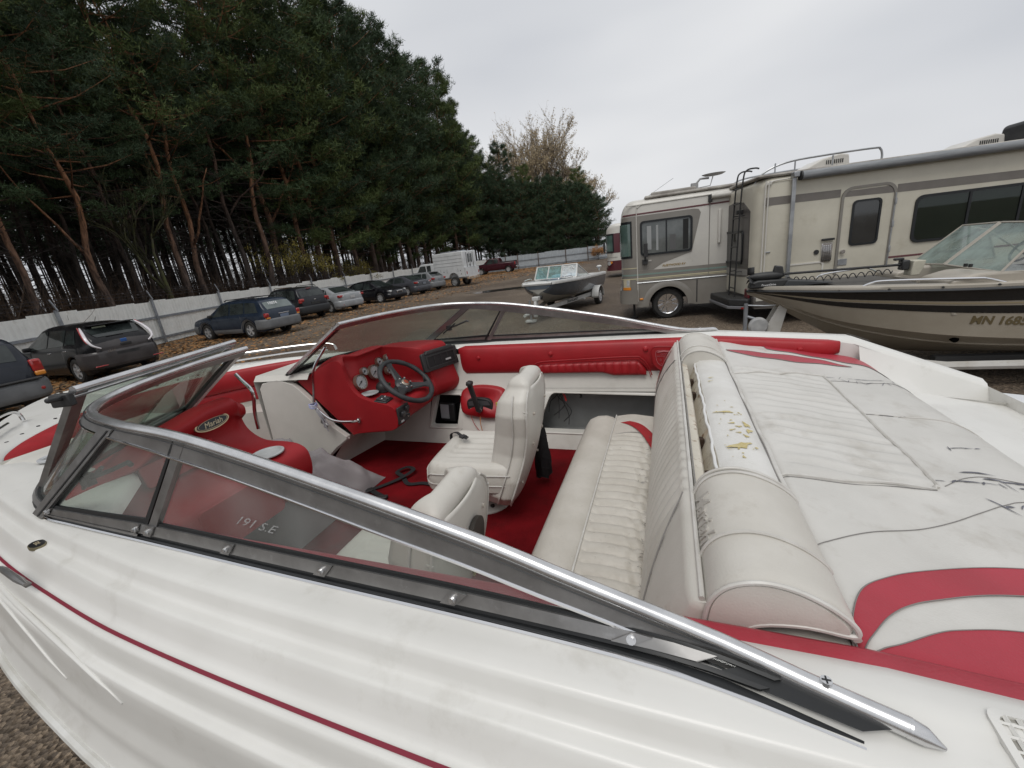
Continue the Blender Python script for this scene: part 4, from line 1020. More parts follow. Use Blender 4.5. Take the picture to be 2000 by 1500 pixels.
for y in (.62, .98):
    b.tube(spline([(-.17, y, .55), (-.16, y, 1.2), (-.13, y, 2.3), (-.09, y, 2.95), (-.03, y, 3.10), (.12, y, 3.12), (.2, y, 3.1)], 5), .016, 7)
for q in range(8): b.tube([(-.165 + .004 * q, .62, .75 + q * .29), (-.165 + .004 * q, .98, .75 + q * .29)], .013, 6)
for z in (1.1, 2.25): 
    for y in (.62, .98): b.tube([(-.15, y, z), (-.02, y, z)], .011, 6)
b.build('ladder', blackp, rv)
b = MB(); b.box((-.09, .75, 2.32), (.14, .1, .08)); b.tube([(-.0, .75, 2.25), (-.09, .75, 2.3)], .015, 6); b.build('rear_camera', blackp, rv, bevel=.01)
MB().bb((-.02, .05, .62), (.2, Wd - .05, .86)).build('rear_valance', mat('bluish_grey_valance', (.10, .105, .12), .5, c2=(.14, .14, .15), nscale=3), rv, bevel=.02)
MB().bb((0.0, .0, .38), (.25, Wd, .62)).build('lower_rear', darkt, rv, bevel=.03)
for y in (.28, Wd - .28): MB().box((-.03, y, .66), (.05, .22, .2)).build('tail_light', mat('dark_red_lens', (.14, .015, .02), .2, coat=1), rv, bevel=.02)
b = MB(); b.prism([(.05, 0), (.35, -.28), (Wd - .35, -.28), (Wd - .05, 0), (Wd - .15, .12), (.15, .12)], lambda u, v, d: (v - .1, u, d), .42, .57); b.build('rear_bumper', blackp, rv, bevel=.03, seg=3)
b = MB(); b.prism([(.04, 0), (.34, -.30), (Wd - .34, -.30), (Wd - .04, 0)], lambda u, v, d: (v - .1, u, d), .36, .42); b.build('bumper_step', mat('grey_step', (.16, .16, .17), .5), rv, bevel=.01)
MB().box((-.3, .5, .385), (.03, .16, .05), .65).build('bumper_reflector', redlens, rv, bevel=.008); MB().box((-.14, .1, .385), (.16, .03, .05), -.8).build('bumper_reflector', redlens, rv, bevel=.008)
strip(rv, [(.04, .52), (.9, .52), (.9, .6), (.04, .6)], mat('white_lower_stripe', (.55, .53, .47), .5), .006)
for y in (.25, Wd - .25):
    make_wheel(rv, 1.9, y, .42, .26, 8, mat('steel_rim', (.4, .4, .4), .5, .4), -1 if y < 1 else 1); make_wheel(rv, 7.6, y, .42, .26, 8, None, -1 if y < 1 else 1)

# --- second one: nose to the left; x forward, y to our side is +? heading 163 deg, visible side is its left (+y is away) -> use mirrored local
def make_rv1():
    r = empty('motorhome', (4.25, 10.55, 0), R(163), label='white and champagne grey motorhome, its nose left of the cream one', cat='motorhome')
    Wd = 2.4; fs = lambda u, v, d: (u, d, v)      # side we see is at y = 0, outward is +y, body extends to y = -Wd
    x1, x0 = .95, -7.0; zt = 2.93
    # shell with sloped rounded nose
    rows = []
    def secn(x, ins, zlo, zhi, rr=.16):
        return [(x, -p[0], p[1]) for p in rrect(ins, zlo, Wd - ins, zhi, rr, 5)]
    for x in (x0, x0 + 2, x0 + 4, -1, 0, .5, .8): rows.append(secn(x, 0, .9, zt))
    for q in range(1, 9):
        a = q / 8 * math.pi / 2; rows.append(secn(.8 + .38 * math.sin(a), 0.34 * (1 - math.cos(a)), .9, zt - .5 * (1 - math.cos(a)) ** 1.3))
    b = MB(); b.grid(rows, cv=True); nn = len(rows[0]); k = len(rows); b.f.append(tuple(range(nn))); b.f.append(tuple((k - 1) * nn + i for i in range(nn))[::-1]); b.m += [0, 0]
    b.build('wall', whiteg, r, ang=30)
    MB().bb((x0, -Wd + .03, zt - .01), (.6, -.03, zt + .06)).build('roof', rooftop, r, bevel=.04, seg=3)
    # champagne surface areas on the side
    st = lambda pts, m, d=.005, name='stripe': MB().prism(pts, fs, -.002, d).build(name, m, r, smooth=False)
    st([(.84, 2.56), (-.5, 2.56), (-.6, 2.54), (-.65, 2.46), (-.46, 1.6), (.2, 1.40), (.42, 1.27), (.84, 1.27)], champ, .005, 'grey_panel')
    st([(.84, 2.0), (.84, 2.02), (.83, 2.02), (.83, 2.0)], champ, .006, 'trim_dot')
    st([(.84, 1.268), (-6.8, 1.22), (-6.8, .97), (.84, .97)], champ, .005, 'grey_band')
    st([(.84, 1.19), (-6.8, 1.15), (-6.8, 1.11), (.84, 1.15)], tealm, .008); st([(.84, 1.085), (-6.8, 1.06), (-6.8, 1.035), (.84, 1.06)], creaml, .008); st([(.84, 1.045), (-6.8, 1.02), (-6.8, 1.01), (.84, 1.033)], creaml, .008)
    st([(.84, 2.62), (-6.8, 2.66), (-6.8, 2.63), (.84, 2.585)], maroon, .007)
    # wrap-around nose colours (lofted bands around the rounded front)
    def wrap(z0, z1, m, off, name, segs=(0, 90), y_mirror=True, n=10):
        for mir in ((0, 1) if y_mirror else (0,)):
            rows = []
            for q in range(n + 1):
                a = R(lerp(segs[0], segs[1], q / n)); row = []
                for j in range(7):
                    z = lerp(z0, z1, j / 6); 
                    x = .8 + .38 * math.sin(a) + off * math.sin(a); ins = .34 * (1 - math.cos(a)) - off * math.cos(a)
                    # pull back where nose top slopes
                    lim = zt - .5 * (1 - math.cos(a)) ** 1.3
                    if z > lim - .16: x -= (z - lim + .16) * .3
                    y = -ins if not mir else -(Wd - ins); row.append((x, y, z))
                rows.append(row)
            MB().grid(rows).build(name, m, r)
    wrap(.5, 1.27, champ, .006, 'nose_band'); wrap(1.27, 1.6, champ, .006, 'nose_band'); wrap(2.42, 2.56, champ, .006, 'nose_band'); wrap(1.6, 2.42, champ, .004, 'pillar', (0, 40)); 
    wrap(1.64, 2.4, mat('tinted_windshield', (.05, .085, .072), .06, spec=.9, coat=1, c2=(.10, .16, .14), nscale=1.5), .03, 'windshield', (22, 90))
    wrap(1.59, 2.46, winframe, .018, 'windshield_frame', (17, 90))
    wrap(1.15, 1.19, tealm, .012, 'stripe'); wrap(1.06, 1.085, creaml, .012, 'stripe'); wrap(2.585, 2.62, maroon, .012, 'stripe'); wrap(1.33, 1.35, creaml, .012, 'stripe')
    # front end flat cover between the two wraps
    MB().bb((1.17, -Wd + .34, .5), (1.19, -.34, 1.58)).build('nose_panel', champ, r, smooth=False)
    for q in range(7): MB().bb((1.19, -Wd + .6, .78 + q * .05), (1.205, -.45, .8 + q * .05)).build('grille_slat', chrome, r, smooth=False)
    wrap(.45, .80, champ, .07, 'bumper', (0, 90)); MB().bb((1.2, -Wd + .3, .45), (1.26, -.3, .78)).build('bumper_front', champ, r, bevel=.03)
    wrap(.86, 1.06, mat('headlamp_cream', (.55, .5, .36), .2, coat=1), .022, 'headlight', (28, 62)); wrap(.80, .87, amberlens, .024, 'indicator', (25, 64)); wrap(.9, 1.05, clearlens, .028, 'high_beam', (30, 42))
    # window with driver area
    w = MB(); fo = rrect(-.47, 1.62, .72, 2.43, .08); fi = rrect(-.425, 1.665, .675, 2.385, .06); frame(w, fo, fi, fs, .0, .035); w.prism([(.10, 1.65), (.13, 1.65), (.13, 2.4), (.10, 2.4)], fs, .01, .03)
    w = w.build('side_window', winframe, r, smooth=False)
    MB().prism(rrect(-.44, 1.65, .69, 2.4, .06), fs, .010, .016).build('pane', mat('rv_side_glass', (.05, .06, .058), .05, spec=.9, c2=(.16, .17, .165), nscale=1.6, namt=.8), w, smooth=False)
    for u, wd, z0, z1, mm in ((.46, .1, 1.75, 2.3, 'pale'), (.3, .05, 1.72, 2.3, 'pale'), (-.1, .14, 1.7, 2.05, 'dim'), (-.38, .12, 1.68, 2.36, 'dark')):
        MB().prism([(u, z0), (u + wd, z0), (u + wd, z1), (u, z1)], fs, .0165, .0185).build('curtain', {'pale': mat('pale_curtain', (.32, .33, .33), .9), 'dim': mat('dim_seat', (.11, .11, .11), .9), 'dark': mat('dark_curtain', (.02, .02, .02), .9)}[mm], w, smooth=False)
    b = MB(); b.box((.6, .13, 1.75), (.09, .07, .32)); b.tube([(.62, .0, 1.5), (.62, .12, 1.52), (.61, .13, 1.62)], .022, 8); b.box((.62, .05, 1.47), (.13, .1, .12)); b.build('mirror', blackp, r, bevel=.02, seg=3)
    MB().box((.5, .008, 1.49), (.07, .02, .03)).build('sticker', whiteg, r)
    # seams and mouldings
    for u in (-.84,): MB().bb((u - .008, 0, .9), (u + .008, .008, 2.7)).build('panel_seam', mat('seam_grey', (.2, .19, .17), .6), r, smooth=False)
    MB().tube(spline([(.8, .01, .5), (.8, .01, 2.6), (.77, .008, 2.74), (.68, .006, 2.8), (.5, .006, 2.81), (-6, .006, 2.83)], 5), .012, 6).build('corner_trim', whiteg, r)
    # lower body with wheel arch
    wx = .08
    pts = [(.84, .36), (.56, .33)] + [(wx + .47 * math.cos(R(a)), .36 + .47 * math.sin(R(a))) for a in range(0, 181, 12)] + [(-.58, .33), (-6.8, .33), (-6.8, .98), (.84, .98)]
    MB().prism(pts, fs, -.08, .012).build('skirt', champ, r, smooth=False); MB().prism(pts, lambda u, v, d: (u, -Wd - d, v), -.08, .012).build('skirt', champ, r, smooth=False)
    rows = []
    for a in range(0, 181, 9):
        ca, sa = math.cos(R(a)), math.sin(R(a)); rows.append([(wx + rr * ca, y, .36 + rr * sa) for rr, y in ((.46, .0), (.465, .03), (.56, .035), (.62, .012))])
    MB().grid(rows).build('wheel_arch_trim', champ, r)
    MB().tube([(.82, .015, .965), (-6.8, .015, .95)], .016, 6).build('rub_strip', alu, r); MB().bb((-.60, .012, .38), (-.575, .018, .93)).build('locker_seam', blackp, r, smooth=False); MB().bb((-1.7, .012, .38), (-1.675, .018, .93)).build('locker_seam', blackp, r, smooth=False)
    MB().box((.72, .02, .56), (.09, .02, .05)).build('side_marker', amberlens, r, bevel=.008)
    MB().bb((x0 + .1, -Wd + .2, .5), (.6, -.25, .7)).build('chassis', darkin, r, smooth=False)
    for y, sd in ((-.2, 1), (-Wd + .2, -1)): make_wheel(r, wx, y, .38, .24, 10, chrome, sd, spoke_w=.04); make_wheel(r, -4.6, y, .38, .24, 10, chrome, sd)
    b = MB(); b.cyl((.9, -.5, .05), (.9, -.5, .5), .03, n=8); b.cyl((.9, -.5, .0), (.9, -.5, .035), .11, n=16); b.build('levelling_jack', blackp, r)
    # lettering
    text_mesh('FLEETWOOD RV', .07, lambda u, v, d: (-.05 - u, .008 + d, 1.335 + v), .001, .3, 1, .02).build('lettering', mat('gold_lettering', (.3, .19, .05), .5), r, smooth=False)
    # roof gear
    MB().bb((-.55, -.35, zt + .02), (.45, -.05, zt + .12)).build('roof_rack', rooftop, r, bevel=.03)
    b = MB(); b.tube([(.62, -.6, zt), (.58, -.6, zt + .05)], .012, 6); b.tube([(.58, -.6, zt + .05), (-.1, -.6, zt + .42)], .005, 5); b.build('antenna', alu, r)
    b = MB(); b.box((-.62, -.9, zt + .16), (.16, .14, .2)); b.tube([(-.62, -.9, zt + .2), (-.75, -.9, zt + .34), (-.95, -.9, zt + .33)], .025, 7); b.lathe([(.001, 0), (.2, .02), (.27, .05)], (-1.05, -.9, zt + .36), 'z', 20); b.tube([(-.66, -.7, zt + .12), (-.95, -.7, zt + .14), (-1.02, -.78, zt + .35)], .012, 6); b.build('satellite_dish', mat('grey_dish', (.3, .3, .3), .5), r)
    b = MB(); b.cyl((-.86, .06, zt - .16), (-5, .06, zt - .16), .06, n=14); b.build('awning_roll', whiteg, r); MB().box((-.84, .03, zt - .2), (.08, .08, .16)).build('awning_bracket', blackp, r, bevel=.01); MB().box((-1.05, .04, 2.1), (.06, .06, .75)).build('awning_arm', whiteg, r, bevel=.015)
    for q in range(3): MB().box((1.03 - q * .02, -.3 - q * .3, 2.66 + .01 * q), (.04, .09, .04)).build('clearance_light', amberlens, r, bevel=.01)
    return r
make_rv1()
# --- third, red and white, mostly hidden
def make_rv3():
    r = empty('motorhome', (8.35, 25.6, 0), R(166), label='maroon and white motorhome showing only its nose behind the champagne grey one', cat='motorhome')
    W3 = 2.45; x0 = -6.5
    mar = mat('maroon_body_paint', (.085, .012, .02), .3, coat=.6)
    rows = []
    def secn(x, ins, zlo, zhi): return [(x, -p[0], p[1]) for p in rrect(ins, zlo, W3 - ins, zhi, .22, 5)]
    for x in (x0, -3, 0, 1.2): rows.append(secn(x, 0, .4, 3.1))
    for q in range(1, 9):
        a = q / 8 * math.pi / 2; rows.append(secn(1.2 + .6 * math.sin(a), .5 * (1 - math.cos(a)), .4, 3.1 - .45 * (1 - math.cos(a))))
    b = MB(); b.grid(rows, cv=True); nn = len(rows[0]); k = len(rows); b.f.append(tuple(range(nn))); b.f.append(tuple((k - 1) * nn + i for i in range(nn))[::-1]); b.m += [0, 0]
    b.build('wall', whiteg, r, ang=30)
    def wrap(z0, z1, m, off, name, a0=0, a1=90, xb=None):
        rows = []
        seq = [(1.2 + (.6 + off) * math.sin(R(a)), -.5 * (1 - math.cos(R(a))) + off * math.cos(R(a))) for a in [lerp(a0, a1, q / 10) for q in range(11)]]
        if xb is not None: seq = [(xb, off)] + seq
        if a1 >= 90: seq = seq + [(p[0], -W3 - p[1]) for p in seq[::-1]]
        for x, y in seq: rows.append([(x, y, z0), (x, y, (z0 + z1) / 2), (x, y, z1)])
        MB().grid(rows).build(name, m, r)
    wrap(.42, 1.0, mar, .01, 'lower_band', xb=x0); wrap(1.45, 2.55, mar, .01, 'window_band', xb=x0); wrap(1.55, 2.45, mat('tinted_windshield', (.05, .085, .072), .06, spec=.9, coat=1, c2=(.10, .16, .14), nscale=1.5), .035, 'windshield', 25, 90); wrap(1.5, 2.55, winframe, .022, 'windshield_frame', 18, 90)
    wrap(1.18, 1.2, taupe, .012, 'stripe'); wrap(.42, .55, mar, .06, 'bumper')
    a = R(50); MB().cyl((1.2 + .6 * math.sin(a) - .02, -.5 * (1 - math.cos(a)) - .03, .86), (1.2 + .66 * math.sin(a), -.5 * (1 - math.cos(a)) + .05, .86), .12, n=18).build('headlight', clearlens, r)
    a = R(36); MB().cyl((1.2 + .6 * math.sin(a) - .02, -.5 * (1 - math.cos(a)) - .03, .9), (1.2 + .65 * math.sin(a), -.5 * (1 - math.cos(a)) + .05, .9), .07, n=18).build('indicator', amberlens, r)
    b = MB(); b.tube([(1.45, -.1, 1.45), (1.75, .12, 1.48), (1.95, .25, 1.5), (1.95, .25, 1.65)], .03, 8); b.box((1.95, .25, 1.85), (.12, .2, .5)); b.build('mirror', blackp, r, bevel=.03, seg=3)
    for y, sd in ((-.2, 1), (-W3 + .2, -1)): make_wheel(r, .2, y, .42, .25, 8, chrome, sd); make_wheel(r, -4.5, y, .42, .25, 8, chrome, sd)
    MB().bb((-6.4, -W3 + .2, .45), (1.3, -.2, .7)).build('chassis', darkin, r, smooth=False)
make_rv3()
# ---------------- other boats on trailers ----------------
def hull_rows(L_, st):
    """st: list of (x, [(half y, z) keel .. sheer])"""
    xs = [i * L_ / 40 for i in range(41)]; xs = sorted(set(xs + [.01, .03, .07, .12])); rows = []
    for x in xs:
        for (x0, A), (x1, B_) in zip(st, st[1:]):
            if x <= x1:
                t = (x - x0) / (x1 - x0); rows.append((x, [(lerp(a[0], b_[0], t), lerp(a[1], b_[1], t)) for a, b_ in zip(A, B_)])); break
    return rows
def smooth_st(st):
    out = []
    for i in range(len(st) - 1):
        x0, A = st[max(i - 1, 0)]; x1, B_ = st[i]; x2, C_ = st[i + 1]; x3, D_ = st[min(i + 2, len(st) - 1)]
        for k_ in range(6):
            t = k_ / 6; f = lambda a, b_, c, d: 0.5 * ((2 * b_) + (c - a) * t + (2 * a - 5 * b_ + 4 * c - d) * t * t + (3 * b_ - a - 3 * c + d) * t ** 3)
            out.append((f(x0, x1, x2, x3), [(max(0, f(p[0], q[0], r_[0], s_[0])), f(p[1], q[1], r_[1], s_[1])) for p, q, r_, s_ in zip(A, B_, C_, D_)]))
    out.append(st[-1]); return out
def band_rows(st, i0, i1, t0, t1, sd, off=.004):
    return [[(x, sd * (lerp(P_[i0][0], P_[i1][0], t) + off), lerp(P_[i0][1], P_[i1][1], t)) for t in U(t0, t1, 3)] for x, P_ in st]
def U(a, b_, n): return [lerp(a, b_, i / n) for i in range(n + 1)]
# fishing boat at the right: bow to the left
fb = empty('fishing_boat', (3.45, 5.9, 0), R(-20), label='beige fishing boat with black stripes and an electric trolling motor on its bow', cat='motorboat')
beige = mat('beige_gelcoat', (0.37, 0.33, 0.265), 0.4, c2=(0.32, 0.28, 0.22), nscale=2.5, coat=.1, dirt=((.14, .11, .08), 2.2, .6, .4))
beigel = mat('light_beige_gelcoat', (0.38, 0.345, 0.29), 0.4, c2=(0.33, 0.30, 0.25), nscale=3, coat=.2, dirt=((.2, .17, .13), 3, .58, .4))
blackg = mat('black_gelcoat', (0.008, 0.009, 0.010), 0.15, coat=1)
FS = smooth_st([(0, [(.0, 1.10), (.0, 1.11), (.0, 1.12), (.0, 1.13), (.0, 1.14)]), (.25, [(.0, .97), (.04, 1.0), (.13, 1.04), (.17, 1.08), (.20, 1.14)]), (.8, [(.0, .62), (.18, .70), (.42, .80), (.52, .96), (.58, 1.13)]),
                (1.3, [(.0, .34), (.34, .50), (.66, .68), (.73, .90), (.79, 1.12)]), (2.0, [(.0, .20), (.52, .36), (.86, .58), (.90, .84), (.96, 1.10)]), (3.0, [(.0, .16), (.70, .34), (.97, .52), (1.0, .80), (1.04, 1.09)]), (4.0, [(.0, .16), (.78, .34), (.98, .50), (1.02, .80), (1.06, 1.08)]), (5.2, [(.0, .16), (.78, .34), (.96, .48), (.98, .78), (1.02, 1.05)])])
b = MB()
for sd in (-1, 1): b.grid([[(x, sd * y, z) for y, z in P_] for x, P_ in FS])
b.f.append(tuple(range(len(b.v) - 5, len(b.v)))); b.m.append(0)
b.build('hull', beige, fb, ang=25)
for sd in (-1, 1):
    MB().grid(band_rows(FS, 3, 4, .52, .98, sd)).build('black_band', blackg, fb); MB().grid(band_rows(FS, 3, 4, .40, .46, sd)).build('pinstripe', mat('tan_pinstripe', (.33, .27, .17), .4), fb)
    MB().grid(band_rows(FS, 3, 4, .02, .33, sd)).build('black_band', blackg, fb)
    MB().tube([(x, sd * (P_[4][0] + .012), P_[4][1] + .002) for x, P_ in FS], .022, 8).build('rub_rail', blackg, fb); MB().tube([(x, sd * (P_[1][0] * .5 + P_[2][0] * .5 + .004), (P_[1][1] + P_[2][1]) / 2) for x, P_ in FS[4:]], .010, 6).build('spray_rail', beige, fb)
# deck
b = MB(); rows = []
for x, P_ in FS:
    h = P_[4][0]; z = P_[4][1]; i_ = max(0, h - .14 * min(1, x / .6)); rows.append([(x, -h, z + .02), (x, -h, z + .05), (x, -h * .98, z + .062), (x, -i_, z + .065), (x, -i_ * .99, z + .03)])
b.grid(rows); b.grid([[(p[0], -p[1], p[2]) for p in r] for r in rows]); b.build('gunwale', beigel, fb, ang=50)
b = MB(); b.grid([[(x, y * max(0, P_[4][0] - .12), P_[4][1] + .035 - (.0 if x < 1.75 else .35)) for y in (-1, 0, 1)] for x, P_ in FS]); b.build('casting_deck', mat('grey_deck_carpet', (.10, .095, .085), .95, c2=(.07, .065, .06), nscale=20, bump=.5, bscale=200), fb)
for q in range(12): x = .45 + q * .42; y = interp([(x_, P_[4][0]) for x_, P_ in FS], x); MB().cyl((x, -y - .018, 1.145), (x, -y - .030, 1.145), .012, n=8).build('snap', blackp, fb)
# consoles and windshield
for s_ in (-1, 1):
    pr_ = [(1.78, 1.02), (1.80, 1.20), (1.95, 1.245), (2.02, 1.26), (2.62, 1.26), (2.62, .8), (1.85, .8)]
    MB().prism(pr_, lambda u, v, d: (u, d, v), .28 * s_, .88 * s_).build('console', beigel, fb, bevel=.03, seg=3)
MB().prism(rrect(2.05, 1.02, 2.30, 1.15, .03), lambda u, v, d: (u, d, v), -.885, -.89).build('pocket', blackp, fb, smooth=False)
MB().bb((1.775, -.27, .9), (1.80, .27, 1.16)).build('centre_step', beigel, fb)
fg = glassmat('dusty_boat_glass', (.62, .66, .66), 1.0, haze=.35, hazec=(.45, .48, .50), hscale=7)
wsF = empty('windshield', (0, 0, 0), parent=fb)
frm = mat('beige_window_frame', (.36, .33, .28), .4)
A_, B_, C_, D_ = (2.15, -.02, 1.285), (2.20, -.86, 1.25), (2.62, -.70, 1.70), (2.60, -.02, 1.72)
for sy in (1, -1):
    m_ = lambda p: (p[0], p[1] * sy, p[2]); b = MB(); b.add([m_(A_), m_(B_), m_(C_), m_(D_)], [(0, 1, 2, 3)]); b.build('front_pane', glassmat('green_dusty_glass', (.55, .64, .60), 1.0, haze=.5, hazec=(.30, .37, .34), hscale=5), wsF, smooth=False)
    E_ = (3.15, -.93, 1.22); F_ = (2.95, -.80, 1.60); b = MB(); b.add([m_(B_), m_(E_), m_(F_), m_(C_)], [(0, 1, 2, 3)]); b.build('side_pane', fg, wsF, smooth=False)
    for pth in ([A_, B_, E_], [A_, D_], [B_, C_], [D_, C_, F_, (3.5, -.95, 1.2)], [E_, F_]): MB().tube([m_(p) for p in pth], .012, 6).build('frame', frm, wsF, smooth=False)
for y in (-.62, -.54): MB().cyl((2.07, y, 1.30), (2.07, y, 1.335), .018, n=10).build('latch', blackp, wsF)
MB().tube([(2.7, -.4, 1.3), (2.62, -.4, 1.4)], .015, 6).build('steering_column', blackp, fb); b = MB(); b.tube([(2.6 + .0 + .08 * math.sin(a), -.45 + .15 * math.cos(a), 1.43 + .12 * math.sin(a)) for a in U(0, 6.28, 24)[:-1]], .012, 6, closed=True); b.build('steering_wheel', blackp, fb)
# rails
b = MB(); b.tube(spline([(1.08, -.66, 1.17), (1.16, -.69, 1.215), (1.30, -.74, 1.235), (1.95, -.90, 1.215), (2.08, -.92, 1.20), (2.22, -.94, 1.15)], 5), .012, 8); b.build('grab_rail', chrome, fb)
b = MB(); b.tube(spline([(1.0, .60, 1.17), (1.10, .62, 1.225), (1.55, .76, 1.245), (1.68, .78, 1.24), (1.80, .80, 1.17)], 5), .012, 8); b.build('grab_rail', chrome, fb)
# trolling motor stowed on the bow
tmm = empty('trolling_motor', (.35, -.06, 1.19), parent=fb)
def T3(p): return (p[0] - .35, p[1] + .06, p[2] - 1.19)
b = MB(); b.lathe([(.001, -.30), (.02, -.27), (.05, -.2), (.058, -.1), (.058, .05), (.045, .12), (.02, .16), (.001, .165)], T3((.27, -.06, 1.335)), 'x', 16); b.build('motor_pod', blackp, tmm)
for a in (R(80), R(215), R(330)):
    c, s_ = math.cos(a), math.sin(a); b = MB(); rows = [[T3((.06 - .03 + k * .035, -.06 + rr * c * 1.0 - (.03 * k) * s_, 1.335 + rr * s_ + .03 * k * c)) for k in (-1, 0, 1)] for rr in (.03, .08, .12, .135)]; b.grid(rows); b.build('propeller_blade', blackp, tmm, solid=.006)
MB().prism([(.28, 1.35), (.31, 1.47), (.40, 1.45), (.42, 1.34), (.36, 1.28)], lambda u, v, d: T3((u, -.06 + d, v)), -.04, .04).build('mount_head', blackp, tmm, bevel=.015)
MB().prism([(.0, 1.185), (.02, 1.26), (.10, 1.29), (.50, 1.285), (.62, 1.22), (.60, 1.185)], lambda u, v, d: T3((u, -.06 + d, v)), -.09, .09).build('mount_body', blackp, tmm, bevel=.02, seg=3)
MB().prism([(.40, 1.18), (.45, 1.27), (.70, 1.24), (.98, 1.19)], lambda u, v, d: T3((u, -.02 + d, v)), -.16, .10).build('deck_plate', mat('charcoal_plate', (.04, .042, .045), .5), tmm, bevel=.01)
text_mesh('PowerDrive', .035, lambda u, v, d: T3((.23 + u, -.152 - d, 1.225 + v)), .001, .2).build('lettering', whitep, tmm, smooth=False)
MB().tube([T3((.40, -.06, 1.345)), T3((1.70, -.06, 1.335))], .016, 10).build('shaft', blackp, tmm)
b = MB(); pts = []
for i in range(220):
    t = i / 219; a = t * 2 * math.pi * 13; pts.append(T3((lerp(.46, 1.62, t), -.07 + .022 * math.cos(a), 1.268 - .02 * math.sin(math.pi * t) + .03 * math.sin(a))))
b.tube(pts, .006, 5); b.build('coiled_cord', blackp, tmm)
MB().box(T3((1.72, -.06, 1.33)), (.08, .12, .12)).build('collar', blackp, tmm, bevel=.015); MB().prism([(1.76, 1.20), (1.78, 1.38), (1.90, 1.375), (1.88, 1.26), (1.85, 1.20)], lambda u, v, d: T3((u, -.06 + d, v)), -.09, .09).build('head_cover', mat('ivory_motor_head', (.52, .49, .40), .5, c2=(.4, .38, .31), nscale=8), tmm, bevel=.012, seg=3)
MB().box(T3((1.66, -.06, 1.405)), (.10, .05, .03)).build('knob', blackp, tmm, bevel=.01)
# registration lettering, cut from the hull side profile
def fside(x, z):
    P_ = None
    for (x0, A), (x1, B2) in zip(FS, FS[1:]):
        if x <= x1: t = (x - x0) / (x1 - x0); P_ = [(lerp(a[0], c[0], t), lerp(a[1], c[1], t)) for a, c in zip(A, B2)]; break
    for (y0, z0), (y1, z1) in zip(P_[1:], P_[2:]):
        if z <= z1: return lerp(y0, y1, max(0, (z - z0) / (z1 - z0)))
    return P_[-1][0]
text_mesh('MN 1685 H', .125, lambda u, v, d: (2.29 + u, -(fside(2.29 + u, .745 + v - u * .06) + .004 + d), .745 + v - u * .06), .001, .12, .92, .03).build('registration_lettering', mat('gold_lettering2', (.13, .10, .05), .4), fb, smooth=False)
y_ = fside(1.97, .54) - .03; MB().cyl((1.97, -y_ + .03, .54), (1.97, -y_ - .045, .525), .033, n=16).build('drain_hole', mat('dark_hole', (.004, .004, .004), .95, spec=0), fb)
# its trailer
ft = empty('boat_trailer', (3.45, 5.9, 0), R(-20), label='white trailer with bow roller and jack wheel under the beige fishing boat', cat='trailer')
wt = mat('white_trailer_paint', (.55, .54, .51), .45, c2=(.46, .44, .4), nscale=4, dirt=((.25, .18, .1), 5, .6, .5))
MB().prism([(.30, .55), (.22, .58), (.42, 1.0), (.46, 1.02), (.50, .99), (.50, .95), (.42, .55)], lambda u, v, d: (u, d, v), -.10, -.075).build('winch_plate', wt, ft, bevel=.004); MB().prism([(.30, .55), (.22, .58), (.42, 1.0), (.46, 1.02), (.50, .99), (.50, .95), (.42, .55)], lambda u, v, d: (u, d, v), .075, .10).build('winch_plate', wt, ft, bevel=.004)
MB().cyl((.455, -.11, .975), (.455, .11, .975), .02, n=10).build('bolt', blackp, ft); b = MB(); b.cyl((.52, -.06, .99), (.52, .06, .99), .06, n=14); b.build('bow_roller', blackp, ft)
MB().tube([(.36, 0, .6), (.30, 0, .45)], .05, 8).build('winch_post', wt, ft); MB().tube([(-.9, 0, .42), (.1, 0, .40), (.4, 0, .30)], .055, 8).build('tongue', wt, ft)
for sd in (-1, 1): MB().tube([(.2, 0, .30), (1.9, sd * .86, .24), (5.2, sd * .86, .24)], .05, 8).build('frame_rail', wt, ft); MB().bb((1.9, sd * .60 - .05, .22), (5.0, sd * .60 + .05, .29)).build('bunk', mat('bunk_carpet', (.05, .05, .05), .95), ft)
b = MB(); b.tube([(-.02, -.10, .35), (-.02, -.10, .98)], .028, 8); b.build('jack_tube', galv, ft); b = MB(); b.lathe([(.001, -.05), (.03, -.05), (.10, -.045), (.125, -.02), (.125, .02), (.10, .045), (.03, .05), (.001, .05)], (.14, -.12, .66), 'y', 22); b.build('jack_wheel', mat('pale_grey_wheel', (.42, .42, .41), .5, c2=(.3, .3, .3), nscale=9), ft)
MB().tube([(-.02, -.1, .96), (.2, -.12, .94), (.34, -.12, .94)], .010, 6).build('jack_crank', galv, ft); MB().tube([(.0, -.1, .8), (.16, -.1, .74)], .02, 6).build('jack_arm', galv, ft); MB().bb((-.05, -.13, 0), (.01, -.07, .36)).build('jack_foot', galv, ft)
MB().tube([(3.7, -.95, .33), (3.7, .95, .33)], .03, 8).build('axle', galv, ft)
for s_ in (-1, 1):
    make_wheel(ft, 3.7, s_ * .98, .33, .19, 6, None, s_); MB().prism([(3.25, .45), (3.35, .72), (3.55, .78), (3.9, .78), (4.05, .72), (4.15, .45), (4.1, .45), (4.0, .69), (3.9, .75), (3.55, .75), (3.4, .69), (3.3, .45)], lambda u, v, d: (u, d, v), s_ * .86, s_ * 1.1).build('fender', wt, ft, smooth=False); MB().bb((3.62, s_ * .7, .33), (3.78, s_ * .8, .42)).build('spring', galv, ft)

